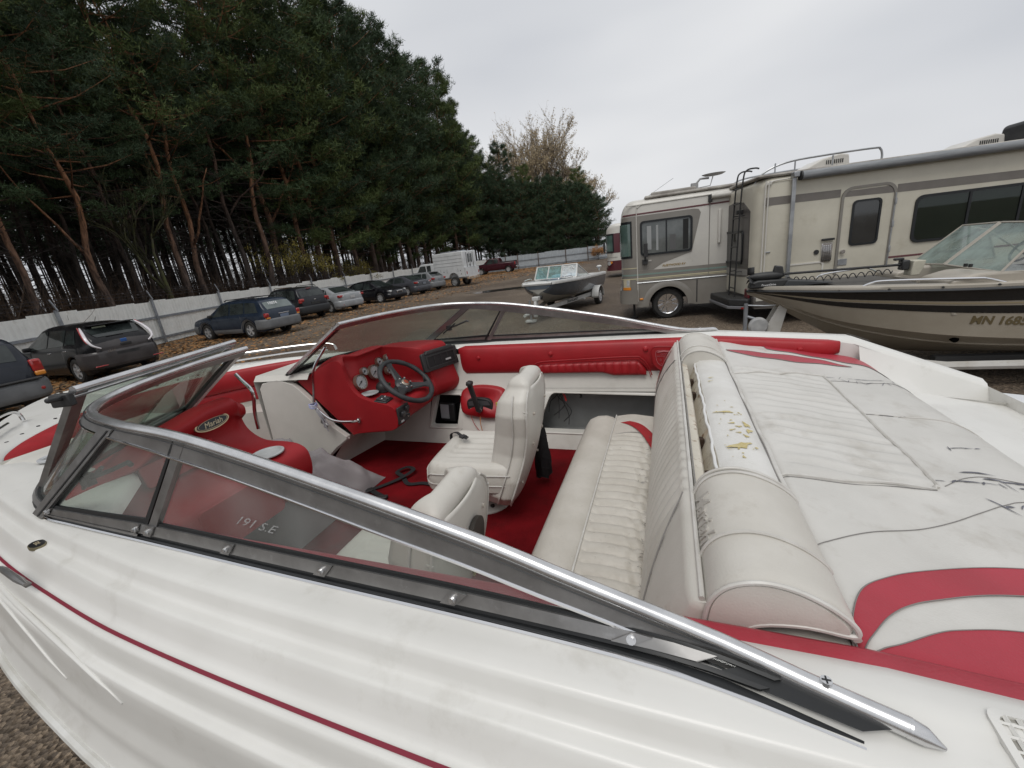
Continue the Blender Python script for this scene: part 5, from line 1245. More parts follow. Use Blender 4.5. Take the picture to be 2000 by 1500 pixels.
# small blue-grey bowrider in the middle distance
SBX = (1.12, 12.95); SBA = 60
sb = empty('bowrider_boat', (*SBX, 0), R(SBA), label='small slate blue boat with a white deck and three pane windshield out on the gravel', cat='motorboat')
slate = mat('slate_blue_gelcoat', (0.065, 0.085, 0.11), 0.25, c2=(0.09, 0.11, 0.135), nscale=2, coat=.6); palehull = mat('grey_white_bottom', (.32, .31, .28), .5, c2=(.24, .23, .2), nscale=3)
wd = mat('white_boat_deck', (.62, .62, .60), .35, c2=(.52, .52, .5), nscale=4, coat=.3); blueint = mat('blue_vinyl', (.06, .13, .26), .5, c2=(.10, .18, .32), nscale=5)
SS = smooth_st([(0, [(.0, .85), (.10, .92), (.34, 1.02), (.42, 1.08), (.50, 1.20)]), (.12, [(.0, .72), (.18, .82), (.45, .96), (.55, 1.06), (.62, 1.20)]), (.6, [(.0, .52), (.32, .66), (.62, .82), (.72, .95), (.80, 1.19)]), (1.5, [(.0, .42), (.55, .58), (.78, .68), (.88, .88), (.94, 1.16)]), (3.0, [(.0, .38), (.70, .54), (.86, .62), (.93, .82), (.97, 1.12)]), (4.8, [(.0, .38), (.70, .52), (.84, .60), (.90, .80), (.94, 1.08)])])
b = MB()
for sd in (-1, 1): b.grid([[(x, sd * y, z) for y, z in P_[:4]] for x, P_ in SS])
b.f.append(tuple(range(len(b.v) - 4, len(b.v)))); b.m.append(0); x, P_ = SS[0]; b.add([(x, sd * y, z) for sd in (1,) for y, z in P_[:4]] + [(x, -y, z) for y, z in P_[3::-1]], [tuple(range(8))]); b.build('hull_bottom', palehull, sb, ang=25)
b = MB()
for sd in (-1, 1): b.grid([[(x, sd * q[0] + sd * .004, q[1] - .002) for q in [(lerp(P_[2][0], P_[1][0], .75 * max(0, 1 - x / 2.4)), lerp(P_[2][1], P_[1][1], .75 * max(0, 1 - x / 2.4))), P_[2], (lerp(P_[2][0], P_[3][0], .5), lerp(P_[2][1], P_[3][1], .5)), P_[3], P_[4]]] for x, P_ in SS])
x, P_ = SS[0]; b.add([(-.01, P_[2][0], P_[2][1]), (-.02, P_[4][0], P_[4][1]), (-.02, -P_[4][0], P_[4][1]), (-.01, -P_[2][0], P_[2][1])], [(0, 1, 2, 3)]); b.build('hull_side', slate, sb)
b = MB()
for sd in (-1, 1): b.grid([[(x, sd * (P_[4][0] + .02), P_[4][1] - .05), (x, sd * (P_[4][0] + .03), P_[4][1]), (x, sd * P_[4][0], P_[4][1] + .05), (x, sd * (P_[4][0] - .16), P_[4][1] + .06), (x, sd * (P_[4][0] - .17), P_[4][1] - .1)] for x, P_ in SS])
b.grid([[(-.03, y, 1.15), (-.05, y, 1.2), (.0, y, 1.25), (.18, y, 1.26), (.2, y, 1.1)] for y in U(-.52, .52, 6)]); b.build('deck', wd, sb, ang=50)
MB().grid([[(x, y, .9) for y in (-.85, 0, .85)] for x in (1.4, 4.7)]).build('cockpit_floor', blueint, sb)
for x0, x1, z, w_ in ((.35, 1.3, 1.12, .42), (3.2, 3.7, 1.1, .72)): MB().bb((x0, -w_, 1.0), (x1, w_, z)).build('seat', blueint, sb, bevel=.05, seg=3)
for s_ in (-1, 1): MB().bb((1.5, .25 * s_ if s_ > 0 else -.85, .9), (2.0, .85 if s_ > 0 else -.25, 1.22)).build('console', wd, sb, bevel=.04); MB().bb((2.4, .3 * s_ - .2, .9), (2.75, .3 * s_ + .2, 1.3)).build('bucket_seat', mat('pale_blue_seat', (.35, .4, .48), .6), sb, bevel=.06, seg=3)
MB().bb((4.5, -.85, .9), (4.8, .85, 1.12)).build('splashwell', wd, sb, bevel=.03)
wsB = empty('windshield', (0, 0, 0), parent=sb); tg = glassmat('teal_boat_glass', (.42, .68, .66), 1.0, haze=.3, hazec=(.35, .60, .60)); tg2 = glassmat('pale_boat_glass', (.7, .78, .8), 1.0, haze=.45, hazec=(.60, .68, .72))
def wb(y): return Vector((1.45 + .12 * (abs(y) / .8) ** 2, y, 1.23)); 
def wt_(y): return Vector((1.72 + .10 * (abs(y) / .8) ** 2, y * .95, 1.66))
YS_ = (-.82, -.27, .27, .82)
for i in range(3): b = MB(); b.add([wb(YS_[i]), wb(YS_[i + 1]), wt_(YS_[i + 1]), wt_(YS_[i])], [(0, 1, 2, 3)]); b.build('front_pane', tg2 if i == 0 else tg, wsB, smooth=False)
for y in YS_: MB().tube([wb(y), wt_(y)], .028, 6).build('post', wd, wsB)
MB().tube([wb(y) for y in U(-.82, .82, 9)], .022, 6).build('lower_frame', wd, wsB); MB().tube([wt_(y) for y in U(-.82, .82, 9)], .022, 6).build('upper_frame', wd, wsB)
for sd in (-1, 1): b = MB(); b.add([wb(sd * .82), (2.75, sd * .86, 1.19), wt_(sd * .82)], [(0, 1, 2)]); b.build('side_pane', glassmat('clear_side_glass', (.7, .76, .72), 1.0, haze=.15), wsB, smooth=False); MB().tube([wt_(sd * .82), (2.78, sd * .86, 1.2)], .022, 6).build('side_frame', wd, wsB); MB().tube([wb(sd * .82), (2.78, sd * .86, 1.19)], .016, 6).build('side_sill', wd, wsB)
b = MB(); b.tube(spline([(.35, -.62, 1.27), (.45, -.66, 1.31), (1.1, -.76, 1.31), (1.25, -.80, 1.26)], 4), .012, 6); b.tube(spline([(.35, .62, 1.27), (.45, .66, 1.31), (1.1, .76, 1.31), (1.25, .80, 1.26)], 4), .012, 6); b.build('bow_rail', chrome, sb)
b = MB(); b.lathe([(.001, .06), (.07, .05), (.11, .01), (.10, -.02), (.04, -.05), (.03, -.16)], (4.55, -.75, 1.36), 'z', 14); b.build('stern_seat_top', wd, sb)
sideF = lambda u, v, d: (u, -(interp([(x, lerp(P_[2][0], P_[4][0], .6)) for x, P_ in SS], u) + .012 + (v - 1.0) * .22 + d), v)
MB().prism([(3.35, 1.10), (3.62, .98), (3.45, .68), (3.12, .78)], sideF, 0, .002).build('diamond_decal', mat('silver_decal', (.34, .36, .39), .4), sb, smooth=False); MB().prism([(3.7, .98), (4.7, .92), (4.7, .99), (4.0, 1.06)], sideF, 0, .002).build('swoosh_decal', MATS['silver_decal'], sb, smooth=False); MB().prism([(3.5, .80), (4.7, .76), (4.7, .82), (3.9, .88)], sideF, 0, .002).build('swoosh_decal', MATS['silver_decal'], sb, smooth=False)
b = MB(); random.seed(3); pts = [Vector(sideF(2.0 + .03 * i, .985 + .02 * math.sin(i * 2.1) * (1 if i % 3 else 2), .003)) for i in range(28)]; b.tube(pts, .006, 4); b.build('script_lettering', MATS['silver_decal'], sb, smooth=False)
st2 = empty('boat_trailer', (*SBX, 0), R(SBA), label='white trailer with lettered rail and round fender under the small slate blue boat', cat='trailer')
wt2 = mat('white_trailer_rail', (.58, .58, .57), .4, c2=(.5, .5, .48), nscale=5)
for sd in (-1, 1): MB().prism([(-.35, .28), (3.1, .36), (3.1, .50), (-.35, .40)], lambda u, v, d: (u, sd * (.06 + .74 * (u + .35) / 3.45) + d, v), -.03, .03).build('frame_rail', wt2, st2, smooth=False); MB().bb((3.0, sd * .80 - .04, .36), (4.7, sd * .80 + .04, .48)).build('rear_rail', wt2, st2); MB().bb((2.5, sd * .42 - .05, .38), (4.5, sd * .42 + .05, .47)).build('bunk', mat('bunk_carpet', (.05, .05, .05), .95), st2)
for x in (2.4, 3.9): MB().bb((x - .04, -.8, .32), (x + .04, .8, .38)).build('cross_member', wt2, st2)
for sd in (-1, 1):
    make_wheel(st2, 3.35, sd * 1.02, .31, .19, 6, mat('white_wheel_rim', (.6, .6, .6), .4), sd)
    rows = [[(3.35 + .38 * math.cos(R(a)), sd * y, .33 + .38 * math.sin(R(a))) for y in (.88, .90, 1.13, 1.15)] for a in range(-8, 189, 14)]; MB().grid(rows).build('fender', wt2, st2, solid=.02)
MB().tube([(3.35, -1, .31), (3.35, 1, .31)], .03, 8).build('axle', galv, st2)
MB().prism([(-.42, .18), (-.30, .14), (-.18, .3), (-.16, .72), (-.28, .76), (-.36, .4)], lambda u, v, d: (u, d, v), -.05, .05).build('winch_post', wt2, st2, bevel=.01); MB().box((-.2, 0, .74), (.22, .24, .14)).build('winch', wt2, st2, bevel=.03); MB().cyl((-.05, -.16, .76), (-.05, .16, .76), .06, n=12).build('bow_roller', blackp, st2)
MB().tube([(-.3, 0, .34), (-1.15, 0, .33)], .05, 8).build('tongue', wt2, st2); MB().tube([(-.42, .14, .0), (-.42, .14, .72)], .04, 8).build('jack', alu, st2); MB().bb((-.55, -.02, .02), (-.35, .3, .08)).build('jack_foot', wt2, st2)
text_mesh('ShoreLand\'r', .15, lambda u, v, d: (1.75 + u, -(.06 + .74 * (1.75 + u + .35) / 3.45 + .036 + d), .40 + v + u * .02), .001, .2, 1, .02).build('lettering', blackp, st2, smooth=False)

sb.scale = (.91, .91, .91)
st2.scale = (.91, .91, .91)
# =====================  MAIN BOAT  =====================
# boat frame: x runs aft, y runs to starboard (away from the near side), z up; origin of its frame is turned -21.5 deg
BO = Vector((-1.0, 1.465, 0.0)); BA = R(-21.5)
boat = empty('motorboat', (BO.x * math.cos(BA) - BO.y * math.sin(BA), BO.x * math.sin(BA) + BO.y * math.cos(BA), 0), BA,
             label='white open bow motorboat with red and ivory interior filling the foreground', cat='motorboat')
class BM(MB):
    def build(s, name, mats, parent=None, **k):
        s.v = [tuple(Vector(v) - BO) for v in s.v]
        return MB.build(s, name, mats, parent if parent is not None else boat, **k)
CL = 1.465
gel = mat('white_gelcoat', (0.70, 0.69, 0.655), 0.36, c2=(0.665, 0.655, 0.62), nscale=6, coat=.15, dirt=((.48, .46, .41), 5.5, .56, .5))
gelin = mat('ivory_gelcoat', (0.62, 0.60, 0.55), 0.4, c2=(0.54, 0.52, 0.475), nscale=3, dirt=((.38, .35, .3), 3, .58, .35))
def vinyl(name, c, c2, dirt, b=.25):
    return mat(name, c, 0.42, c2=c2, nscale=5, bump=b, bscale=260, spec=.4, dirt=dirt)
ivory = vinyl('ivory_vinyl', (0.60, 0.575, 0.525), (0.53, 0.505, 0.455), ((.33, .29, .23), 9, .58, .45))
ivory_pad = vinyl('sunpad_vinyl', (0.60, 0.585, 0.55), (0.54, 0.525, 0.49), ((.36, .33, .28), 6, .53, .5))
speck = mat('mildewed_ivory_vinyl', (0.55, 0.52, 0.465), 0.45, c2=(0.47, 0.44, 0.385), nscale=7, bump=.3, bscale=200, dirt=((.16, .14, .11), 46, .63, .75))
redv = vinyl('red_vinyl', (0.36, 0.012, 0.018), (0.29, 0.010, 0.014), ((.42, .05, .06), 4, .6, .3), .35)
redf = vinyl('faded_red_vinyl', (0.40, 0.035, 0.055), (0.34, 0.03, 0.045), ((.45, .1, .12), 6, .6, .4), .35)
redp = mat('red_dash_plastic', (0.32, 0.010, 0.014), 0.5, c2=(0.27, 0.008, 0.012), nscale=4, bump=.5, bscale=420, spec=.35)
carpet = mat('red_carpet', (0.17, 0.006, 0.009), 0.98, c2=(0.10, 0.004, 0.006), nscale=5, bump=1.0, bscale=330, spec=.1, dirt=((.06, .01, .01), 2.2, .52, .6))
alumf = mat('brushed_aluminium', (0.72, 0.72, 0.72), 0.26, 0.9, c2=(0.58, 0.58, 0.585), nscale=18, nvec=(1, 1, 1), dirt=((.75, .75, .75), 25, .6, .4))
alud = mat('weathered_aluminium', (0.33, 0.325, 0.32), 0.38, 0.8, c2=(0.24, 0.235, 0.23), nscale=14, dirt=((.5, .5, .5), 30, .6, .5))
gask = mat('black_rubber_gasket', (0.012, 0.013, 0.014), 0.45)
pipe = mat('ivory_piping', (0.60, 0.585, 0.55), 0.35, c2=(.5, .48, .44), nscale=20)
seam = mat('dark_stitch_seam', (0.22, 0.21, 0.20), 0.8)
wglass = glassmat('windscreen_glass', (0.80, 0.86, 0.82), .9, haze=0.08, hazec=(0.50, 0.53, 0.50), hscale=5)
wglass3 = glassmat('front_screen_glass', (0.74, 0.82, 0.77), .8, haze=0.12, hazec=(0.5, 0.53, 0.5), hscale=5)
wglass2 = glassmat('dusty_windscreen_glass', (0.76, 0.81, 0.77), 1.0, haze=0.20, hazec=(0.45, 0.47, 0.45), hscale=4)
def both(f):
    f(lambda p: (p[0], p[1], p[2])); f(lambda p: (p[0], 2 * CL - p[1], p[2]))
# ---- hull and deck ----
HR = [(-3.80, .01), (-3.76, .09), (-3.66, .22), (-3.5, .37), (-3.3, .53), (-3.0, .72), (-2.7, .87), (-2.3, 1.01), (-1.9, 1.09), (-1.6, 1.145), (-1.3, 1.185), (-1.0, 1.215), (-.5, 1.235), (.2, 1.245), (.8, 1.24), (1.2, 1.21), (1.5, 1.17)]
def smooth_interp(T, x):
    for i in range(len(T) - 1):
        if x <= T[i + 1][0] or i == len(T) - 2:
            x0, y0 = T[i]; x1, y1 = T[i + 1]
            d0 = (T[i + 1][1] - T[i - 1][1]) / (T[i + 1][0] - T[i - 1][0]) if i else (y1 - y0) / (x1 - x0)
            d1 = (T[i + 2][1] - T[i][1]) / (T[i + 2][0] - T[i][0]) if i < len(T) - 2 else (y1 - y0) / (x1 - x0)
            h = x1 - x0; t = max(0, min(1, (x - x0) / h))
            return (2 * t ** 3 - 3 * t * t + 1) * y0 + (t ** 3 - 2 * t * t + t) * h * d0 + (-2 * t ** 3 + 3 * t * t) * y1 + (t ** 3 - t * t) * h * d1
def zdrop(x): return 0 if x < .25 else .085 * (x - .25) + .34 * max(0, x - .85)
# cross-section outward from windshield line: (fraction of rub half width, z)
SEC = [(.832, 1.476), (.852, 1.4755), (.868, 1.4745), (.877, 1.473), (.881, 1.4705), (.884, 1.464), (.889, 1.450), (.893, 1.4395), (.896, 1.4365), (.900, 1.436), (.910, 1.4365), (.9135, 1.4355), (.916, 1.432), (.921, 1.420), (.929, 1.401), (.934, 1.3915), (.938, 1.388), (.943, 1.387), (.955, 1.387), (.9575, 1.385), (.960, 1.379), (.964, 1.359), (.967, 1.342), (.9695, 1.337), (.973, 1.336), (.979, 1.3355), (.9815, 1.332), (.984, 1.318), (.986, 1.29), (.988, 1.25), (.991, 1.225), (.997, 1.21), (1.0, 1.19), (1.0, 1.14), (1.012, 1.125), (1.014, 1.105), (1.0, 1.095)]
HIN = [(-3.8, 0), (-3.02, 0.0), (-2.98, .20), (-2.9, .34), (-2.75, .52), (-2.55, .70), (-2.35, .785), (-2.33, .74), (-2.0, .74)]
def deck_half(x, side):
    hr = smooth_interp(HR, x); bowk = max(0, min(1, (-2.0 - x) / 1.7)); hump = 0.0
    row = []
    zd = zdrop(x)
    # inner edge
    if x < -2.0: hi = min(max(0.0, smooth_interp(HIN, x)), hr * .8)
    else: hi = .955 if x > -1.35 else lerp(.955, .74, min(1, (-1.35 - x) / .25)) 
    if x > .86: hi = .93
    pts = [(hi, 1.452 - zd), (hi + .012, 1.468 - zd), (hi + .03, 1.474 - zd)]
    s0 = SEC[0][0] * hr
    if hi + .05 < s0: pts += [(lerp(hi + .04, s0, t), 1.477 - zd + .004 * math.sin(t * 3.14)) for t in (.3, .6, .85)]
    else: pts += [(lerp(hi + .032, s0, t), 1.476 - zd) for t in (.3, .6, .85)]
    for f, z in SEC:
        zz = z
        # bow: flatten the steps and lift the rub a little
        zz = lerp(z, 1.478 - (1.478 - z) * .72, bowk)
        pts.append((f * hr, zz - zd * (1.0 if z > 1.3 else .75)))
    # embossed flutes on the lower side panel, narrowing aft
    out = []
    for h, z in pts:
        b = 0
        out.append((x, CL - h if side < 0 else CL + h, z))
    return out
dm = BM()
xs_ = [-3.8, -3.79, -3.77, -3.74, -3.7, -3.64, -3.56] + [-3.45 + .1 * i for i in range(49)]
xs_ = [x for x in xs_ if x <= 1.36] + [1.36]
for sd in (-1, 1):
    dm.grid([deck_half(x, sd) for x in xs_])
dm.build('deck', gel, ang=60)
# centre part of the bow deck (ahead of the bow well) and the console tops
cm = BM()
for sd in (-1, 1):
    rows = []
    for x in [-2.36, -2.3, -2.2, -2.1, -2.0, -1.93]:
        rows.append([(x, CL + sd * h, 1.478 + .012 * max(0, min(1, (x + 2.3) / .3)) * max(0, min(1, (.78 - h) / .2)) - (0.03 if h < .29 else (.012 if h > .76 else 0))) for h in (.275, .30, .4, .55, .7, .76, .80)])
    cm.grid(rows)
    cm.grid([[(-2.36, CL + sd * h, z) for z in (1.479 - (.03 if h < .29 else 0), 1.40, .87)] for h in (.275, .30, .4, .55, .7, .8)])
    cm.build('console_top', gelin); cm = BM()
# hull sides below the rub rail
hb = BM()
rows = []
for x in xs_:
    hr = smooth_interp(HR, x); t = max(0, min(1, (x + 3.8) / 5.1)); bk = max(0, 1 - (x + 3.8) / 2.2)
    zk = .42 + .62 * bk ** 2.2; zc = .62 + .5 * bk ** 1.5; hc = hr * lerp(.55, .90, min(1, t * 1.8))
    zr_ = 1.10 + .72 * 0 - .0 - zdrop(x) * .75 + .0; zr_ = lerp(1.095, 1.478 - (1.478 - 1.095) * .72, max(0, min(1, (-2.0 - x) / 1.7))) - zdrop(x) * .75
    half = [(hr * .985, zr_), (lerp(hr, hc, .3), lerp(zr_, zc, .35)), (lerp(hr, hc, .7), lerp(zr_, zc, .7)), (hc, zc), (hc * .97, zc - .03), (hc * .5, lerp(zc, zk, .55)), (0.001, zk)]
    rows.append([(x, CL - h, z) for h, z in half] + [(x, CL + h, z) for h, z in half[::-1]])
hb.grid(rows); hb.f.append(tuple(len(hb.v) - len(rows[0]) + i for i in range(len(rows[0])))); hb.m.append(0)
hb.build('hull', gel, ang=50)
# rub rail
def rubline(sd, dz=0, dh=0):
    out = []
    for x in xs_:
        r_ = deck_half(x, sd); p = r_[-2]; out.append((p[0], p[1] + sd * dh, p[2] + dz))
    return out
for sd in (-1, 1):
    BM().tube(rubline(sd, 0, .004), .011, 8).build('rub_rail', mat('white_rub_rail', (.68, .68, .66), .35, c2=(.5, .49, .45), nscale=5))
# red pinstripe lying on the port and starboard deck
def on_deck(x, f, sd, lift=.0015):
    hr = smooth_interp(HR, x); r_ = deck_half(x, sd); h = f * hr
    P_ = [(abs(p[1] - CL), p[2]) for p in r_]
    for (h0, z0), (h1, z1) in zip(P_[2:], P_[3:]):
        if h0 <= h <= h1 + 1e-9: z = lerp(z0, z1, (h - h0) / (h1 - h0 + 1e-9)); break
    else: z = P_[-1][1]
    nx = (z0 - z1); nh = (h1 - h0); l = math.hypot(nx, nh) or 1
    return Vector((x, CL + sd * (h + lift * nx / l), z + lift * nh / l))
stripem = mat('dark_red_pinstripe', (.20, .012, .03), .4)
for sd in (-1, 1):
    rows = [[on_deck(x, f, sd, .0022) for f in (.9445, .9475, .950)] for x in [-3.1 + .05 * i for i in range(89)]]
    BM().grid(rows).build('pinstripe', stripem)
# long raised flutes on the sides, tapering to a point aft
for sd in (-1, 1):
    for x0, f0, x1, f1, r0 in ((-2.5, .955, -.955, .986, .0105), (-2.7, .972, -1.22, .989, .008)):
        pts = [on_deck(lerp(x0, x1, t), lerp(f0, f1, t) - .004 * math.sin(3.14 * t), sd, 0) for t in U(0, 1, 40)]
        BM().tube(pts, [r0 * min(1, i / 5 + .05) * (1 - .62 * i / 40) if i < 39 else r0 * .2 for i in range(41)], 10).build('flute', gel, ang=180)
# ---- windshield ----
TOP = [(.235, .410, 1.487), (.15, .436, 1.491), (.055, .458, 1.505), (-.143, .47, 1.555), (-.304, .478, 1.597), (-.656, .493, 1.671), (-.944, .504, 1.722), (-1.17, .512, 1.742), (-1.33, .55, 1.752), (-1.45, .66, 1.757), (-1.54, .84, 1.760), (-1.59, 1.02, 1.762), (-1.61, 1.2, 1.763)]
BASE = [(.19, .398, 1.481), (.07, .424, 1.483), (-.05, .439, 1.484), (-.3, .448, 1.485), (-.7, .456, 1.485), (-1.118, .465, 1.487), (-1.4, .470, 1.488), (-1.58, .478, 1.489), (-1.75, .53, 1.49), (-1.90, .64, 1.492), (-2.0, .82, 1.494), (-2.05, 1.0, 1.496), (-2.06, 1.2, 1.498)]
# matching parameters (0..1) along the two curves for the posts
def polylen(P):
    d = [0]
    for a, b_ in zip(P, P[1:]): d.append(d[-1] + (Vector(b_) - Vector(a)).length)
    return d
TS = spline(TOP, 10); BS = spline(BASE, 10); TL = polylen(TS); BL = polylen(BS)
def at_len(P, D, l):
    for i in range(len(D) - 1):
        if l <= D[i + 1]: return P[i].lerp(P[i + 1], (l - D[i]) / (D[i + 1] - D[i] + 1e-9))
    return P[-1].copy()
def near_len(P, D, q):
    i = min(range(len(P)), key=lambda i: (P[i] - Vector(q)).length); return D[i]
KT = [0.0, near_len(TS, TL, (-.94, .504, 1.72)), near_len(TS, TL, (-1.15, .51, 1.74)), TL[-1]]
KB = [0, near_len(BS, BL, (-1.118, .465, 1.487)), near_len(BS, BL, (-1.56, .478, 1.489)), BL[-1]]
def tp(u): i = min(int(u), 2); return at_len(TS, TL, lerp(KT[i], KT[i + 1], u - i))
def bp_(u): i = min(int(u), 2); return at_len(BS, BL, lerp(KB[i], KB[i + 1], u - i))
def wp(u, v, off=0):
    """point on the windshield surface; u 0..3 from the aft tip to the centre opening, v 0..1 base to rail; off towards outside"""
    a, b_ = bp_(u), tp(u); p = a.lerp(b_, v)
    if off:
        e = .01; a2, b2 = bp_(min(3, u + e)), tp(min(3, u + e)); a1, b1 = bp_(max(0, u - e)), tp(max(0, u - e))
        t = (a2.lerp(b2, v) - a1.lerp(b1, v)); n = t.cross(b_ - a)
        if n.length > 1e-9:
            n.normalize(); 
            if n.dot(Vector((p.x + .9, p.y - CL, 0))) < 0: n = -n
            p = p + n * off
    return p
def U(a, b_, n): return [lerp(a, b_, i / n) for i in range(n + 1)]
def mirror(F, v): return F(v)
def make_ws(F, gm_, tagn):
    w = empty('windshield', (0, 0, 0), parent=boat)
    def B(rows=None, name='', m=None, **k):
        b = BM(); b.grid([[F(p) for p in r] for r in rows]); return b.build(name, m, w, **k)
    vtop = .0
    # heights of strips in metres converted to v
    def vh(u, h): L_ = (tp(u) - bp_(u)).length; return min(.5, h / max(L_, .001))
    # glass panes
    for (u0, u1, nm) in ((.10, .985, 'side_pane'), (1.02, 1.97, 'vent_pane'), (2.03, 2.985, 'front_pane')):
        B([[wp(u, lerp(vh(u, .03), 1 - vh(u, .03), j / 6)) for j in range(7)] for u in U(u0, u1, 26)], nm, gm_[0] if nm != 'front_pane' else gm_[1])
    # base channel: aluminium strip, black gasket above and below, chrome line on deck
    def strip_(u0, u1, h0, h1, off, nm, m, n=70, inner=False, th=.006):
        rows = []
        for u in U(u0, u1, n):
            L_ = (tp(u) - bp_(u)).length; k_ = min(1, L_ / .075); v0, v1 = h0 * k_ / max(L_, .006), h1 * k_ / max(L_, .006)
            rows.append([wp(u, v0, off), wp(u, v1, off), wp(u, v1, off - th), wp(u, v0, off - th), wp(u, v0, off)])
        return B(rows, nm, m, smooth=True, ang=30)
    strip_(.07, 3, -.002, .012, .006, 'lower_gasket', gask); strip_(.13, 2.99, .010, .040, .010, 'base_channel', alud); strip_(.08, 2.985, .038, .048, .006, 'glass_gasket', gask)
    BM().tube([F(bp_(u) + Vector((0, -.012 if u < 2 else 0, -.006)) + (Vector((0, 0, 0)) if u < 1.9 else Vector((-.014 * min(1, (u - 1.9) / .3), .0, 0)))) for u in U(0, 3, 60)], [.0012, .002, .003] + [.0042] * 58, 6).build('chrome_trim', chrome, w)
    gk = BM(); gk.tube([F(bp_(u) + (Vector((0, -.006, -.006)) if u < 1.9 else Vector((-.006, 0, -.006)))) for u in U(.0, 3, 60)], [.0015, .004] + [.0075] * 59, 6); gk.build('deck_gasket', gask, w)
    # top rail
    r_ = BM(); r_.tube([F(tp(u)) for u in U(0, 3, 80)], .0108, 10); r_.build('top_rail', alumf, w)
    rows = []
    for u in U(.0, 3, 80):
        L_ = (tp(u) - bp_(u)).length; hh = min(.052, .035 + .02 * min(1, u * 1.5)); 
        t_, b_ = tp(u), bp_(u); dn = (b_ - t_).normalized().lerp(Vector((-.2, .02, -1)).normalized(), max(0, min(1, 1 - u / .25))).normalized()
        hw = min(hh, max(.010, L_ * .86 - .002))
        o = Vector((0, -.008, 0)) if u < 1.9 else Vector((-.008, 0, 0))
        n_ = wp(u, 1, .008) - wp(u, 1, 0)
        rows.append([t_ + n_, t_ + dn * hw + n_, t_ + dn * (hw + .0), t_ + dn * hw - n_, t_ - n_, t_ + n_])
    B(rows, 'rail_web', alud, ang=30)
    ed = BM(); pp = []
    for u in U(.02, 3, 80):
        t_, b_ = tp(u), bp_(u); dn = (b_ - t_).normalized().lerp(Vector((-.2, .02, -1)).normalized(), max(0, min(1, 1 - u / .25))).normalized(); L_ = (b_ - t_).length
        hw = min(min(.052, .035 + .02 * min(1, u * 1.5)), max(.010, L_ * .86 - .002))
        pp.append(F(t_ + dn * hw + (wp(u, 1, .009) - wp(u, 1, 0))))
    ed.tube(pp, .0028, 5); ed.build('rail_bead', chrome, w)
    pp = []
    for u in U(.02, 3, 80):
        t_, b_ = tp(u), bp_(u); dn = (b_ - t_).normalized().lerp(Vector((-.2, .02, -1)).normalized(), max(0, min(1, 1 - u / .25))).normalized()
        pp.append(F(t_ + dn * .012 + (wp(u, 1, .0125) - wp(u, 1, 0))))
    ed = BM(); ed.tube(pp, .0016, 4); ed.build('rail_groove', gask, w)
    # posts
    def post(u, wd, nm, m, off=.009, th=.012, v0=.03, v1=.97):
        rows = []
        for j in range(9):
            v = lerp(v0, v1, j / 8); a = wp(u - wd, v, off); b_ = wp(u + wd, v, off); c_ = wp(u + wd, v, off - th); d_ = wp(u - wd, v, off - th); rows.append([a, b_, c_, d_, a])
        return B(rows, nm, m, ang=30)
    post(.985, .010, 'divider', alud); post(1.018, .018, 'vent_gasket', gask, .008); post(2.0, .045, 'corner_post', alud, .012, .02, -.06, .97); post(2.0, .005, 'corner_seam', gask, .0135, .002, -.05, .95)
    post(2.985, .012, 'inner_post', alumf, .009, .014, 0, .98); post(2.955, .014, 'inner_gasket', gask, .006)
    # vent pane border
    for h0, h1 in ((.04, .055),): strip_(1.04, 1.95, h0, h1, .006, 'vent_gasket', gask, 20)
    post(1.95, .012, 'vent_gasket', gask, .008, .01)
    strip_(1.04, 1.95, .0, .008, .012, 'vent_sill', alud, 20)
    # clips with screws along the base
    for u in (.20, .40, .60, .79, .985, 1.06, 1.93):
        c = wp(u, .0) ; L_ = (tp(u) - bp_(u)).length
        e0, e1 = wp(u - .008 if u > .05 else u, .010 / L_, .0135), wp(u + .008, .040 / L_, .0135)
        rows = [[wp(u - .010, .010 / L_, .013), wp(u - .010, .041 / L_, .013)], [wp(u + .010, .010 / L_, .013), wp(u + .010, .041 / L_, .013)]]
        k_ = B(rows, 'clip', alud, smooth=False, solid=.003)
        q = wp(u, .025 / L_, .012); q2 = wp(u, .025 / L_, .022); q3 = wp(u, .025 / L_, .018)
        s_ = BM(); s_.tube([F(q), F(q3)], .0065, 10); s_.tube([F(q3), F(q2)], .0042, 8); s_.build('screw', alumf, k_)
    B([[wp(u, .0, .003), wp(u, .5, .002), wp(u, .97, -.001)] for u in U(.0, .11, 10)], 'tip_gusset', gask)
    # nose cap at the aft tip
    t0 = Vector(TS[0]); dr = (TS[0] - TS[2]).normalized(); b = BM(); b.tube([F(t0 - dr * .004), F(t0 + dr * .010 + Vector((0, 0, -.002))), F(t0 + dr * .026 + Vector((0, 0, -.007)))], [.0110, .0098, .002], 10); b.build('rail_tip', alumf, w)
    b = BM(); c = tp(.06); b.tube([F(c + Vector((0, 0, .008))), F(c + Vector((0, 0, .0155)))], .006, 10); b.build('screw', alumf, w)
    b = BM(); b.box(F(c + Vector((0, 0, .0158))), (.009, .0015, .0008)); b.box(F(c + Vector((0, 0, .0160))), (.0015, .009, .0008)); b.build('screw_cross', gask, w, smooth=False)
    return w
wsP = make_ws(lambda p: tuple(p), (wglass2, wglass3), 'port')
wsS = make_ws(lambda p: (p[0], 2 * CL - p[1], p[2]), (wglass, wglass3), 'stbd')
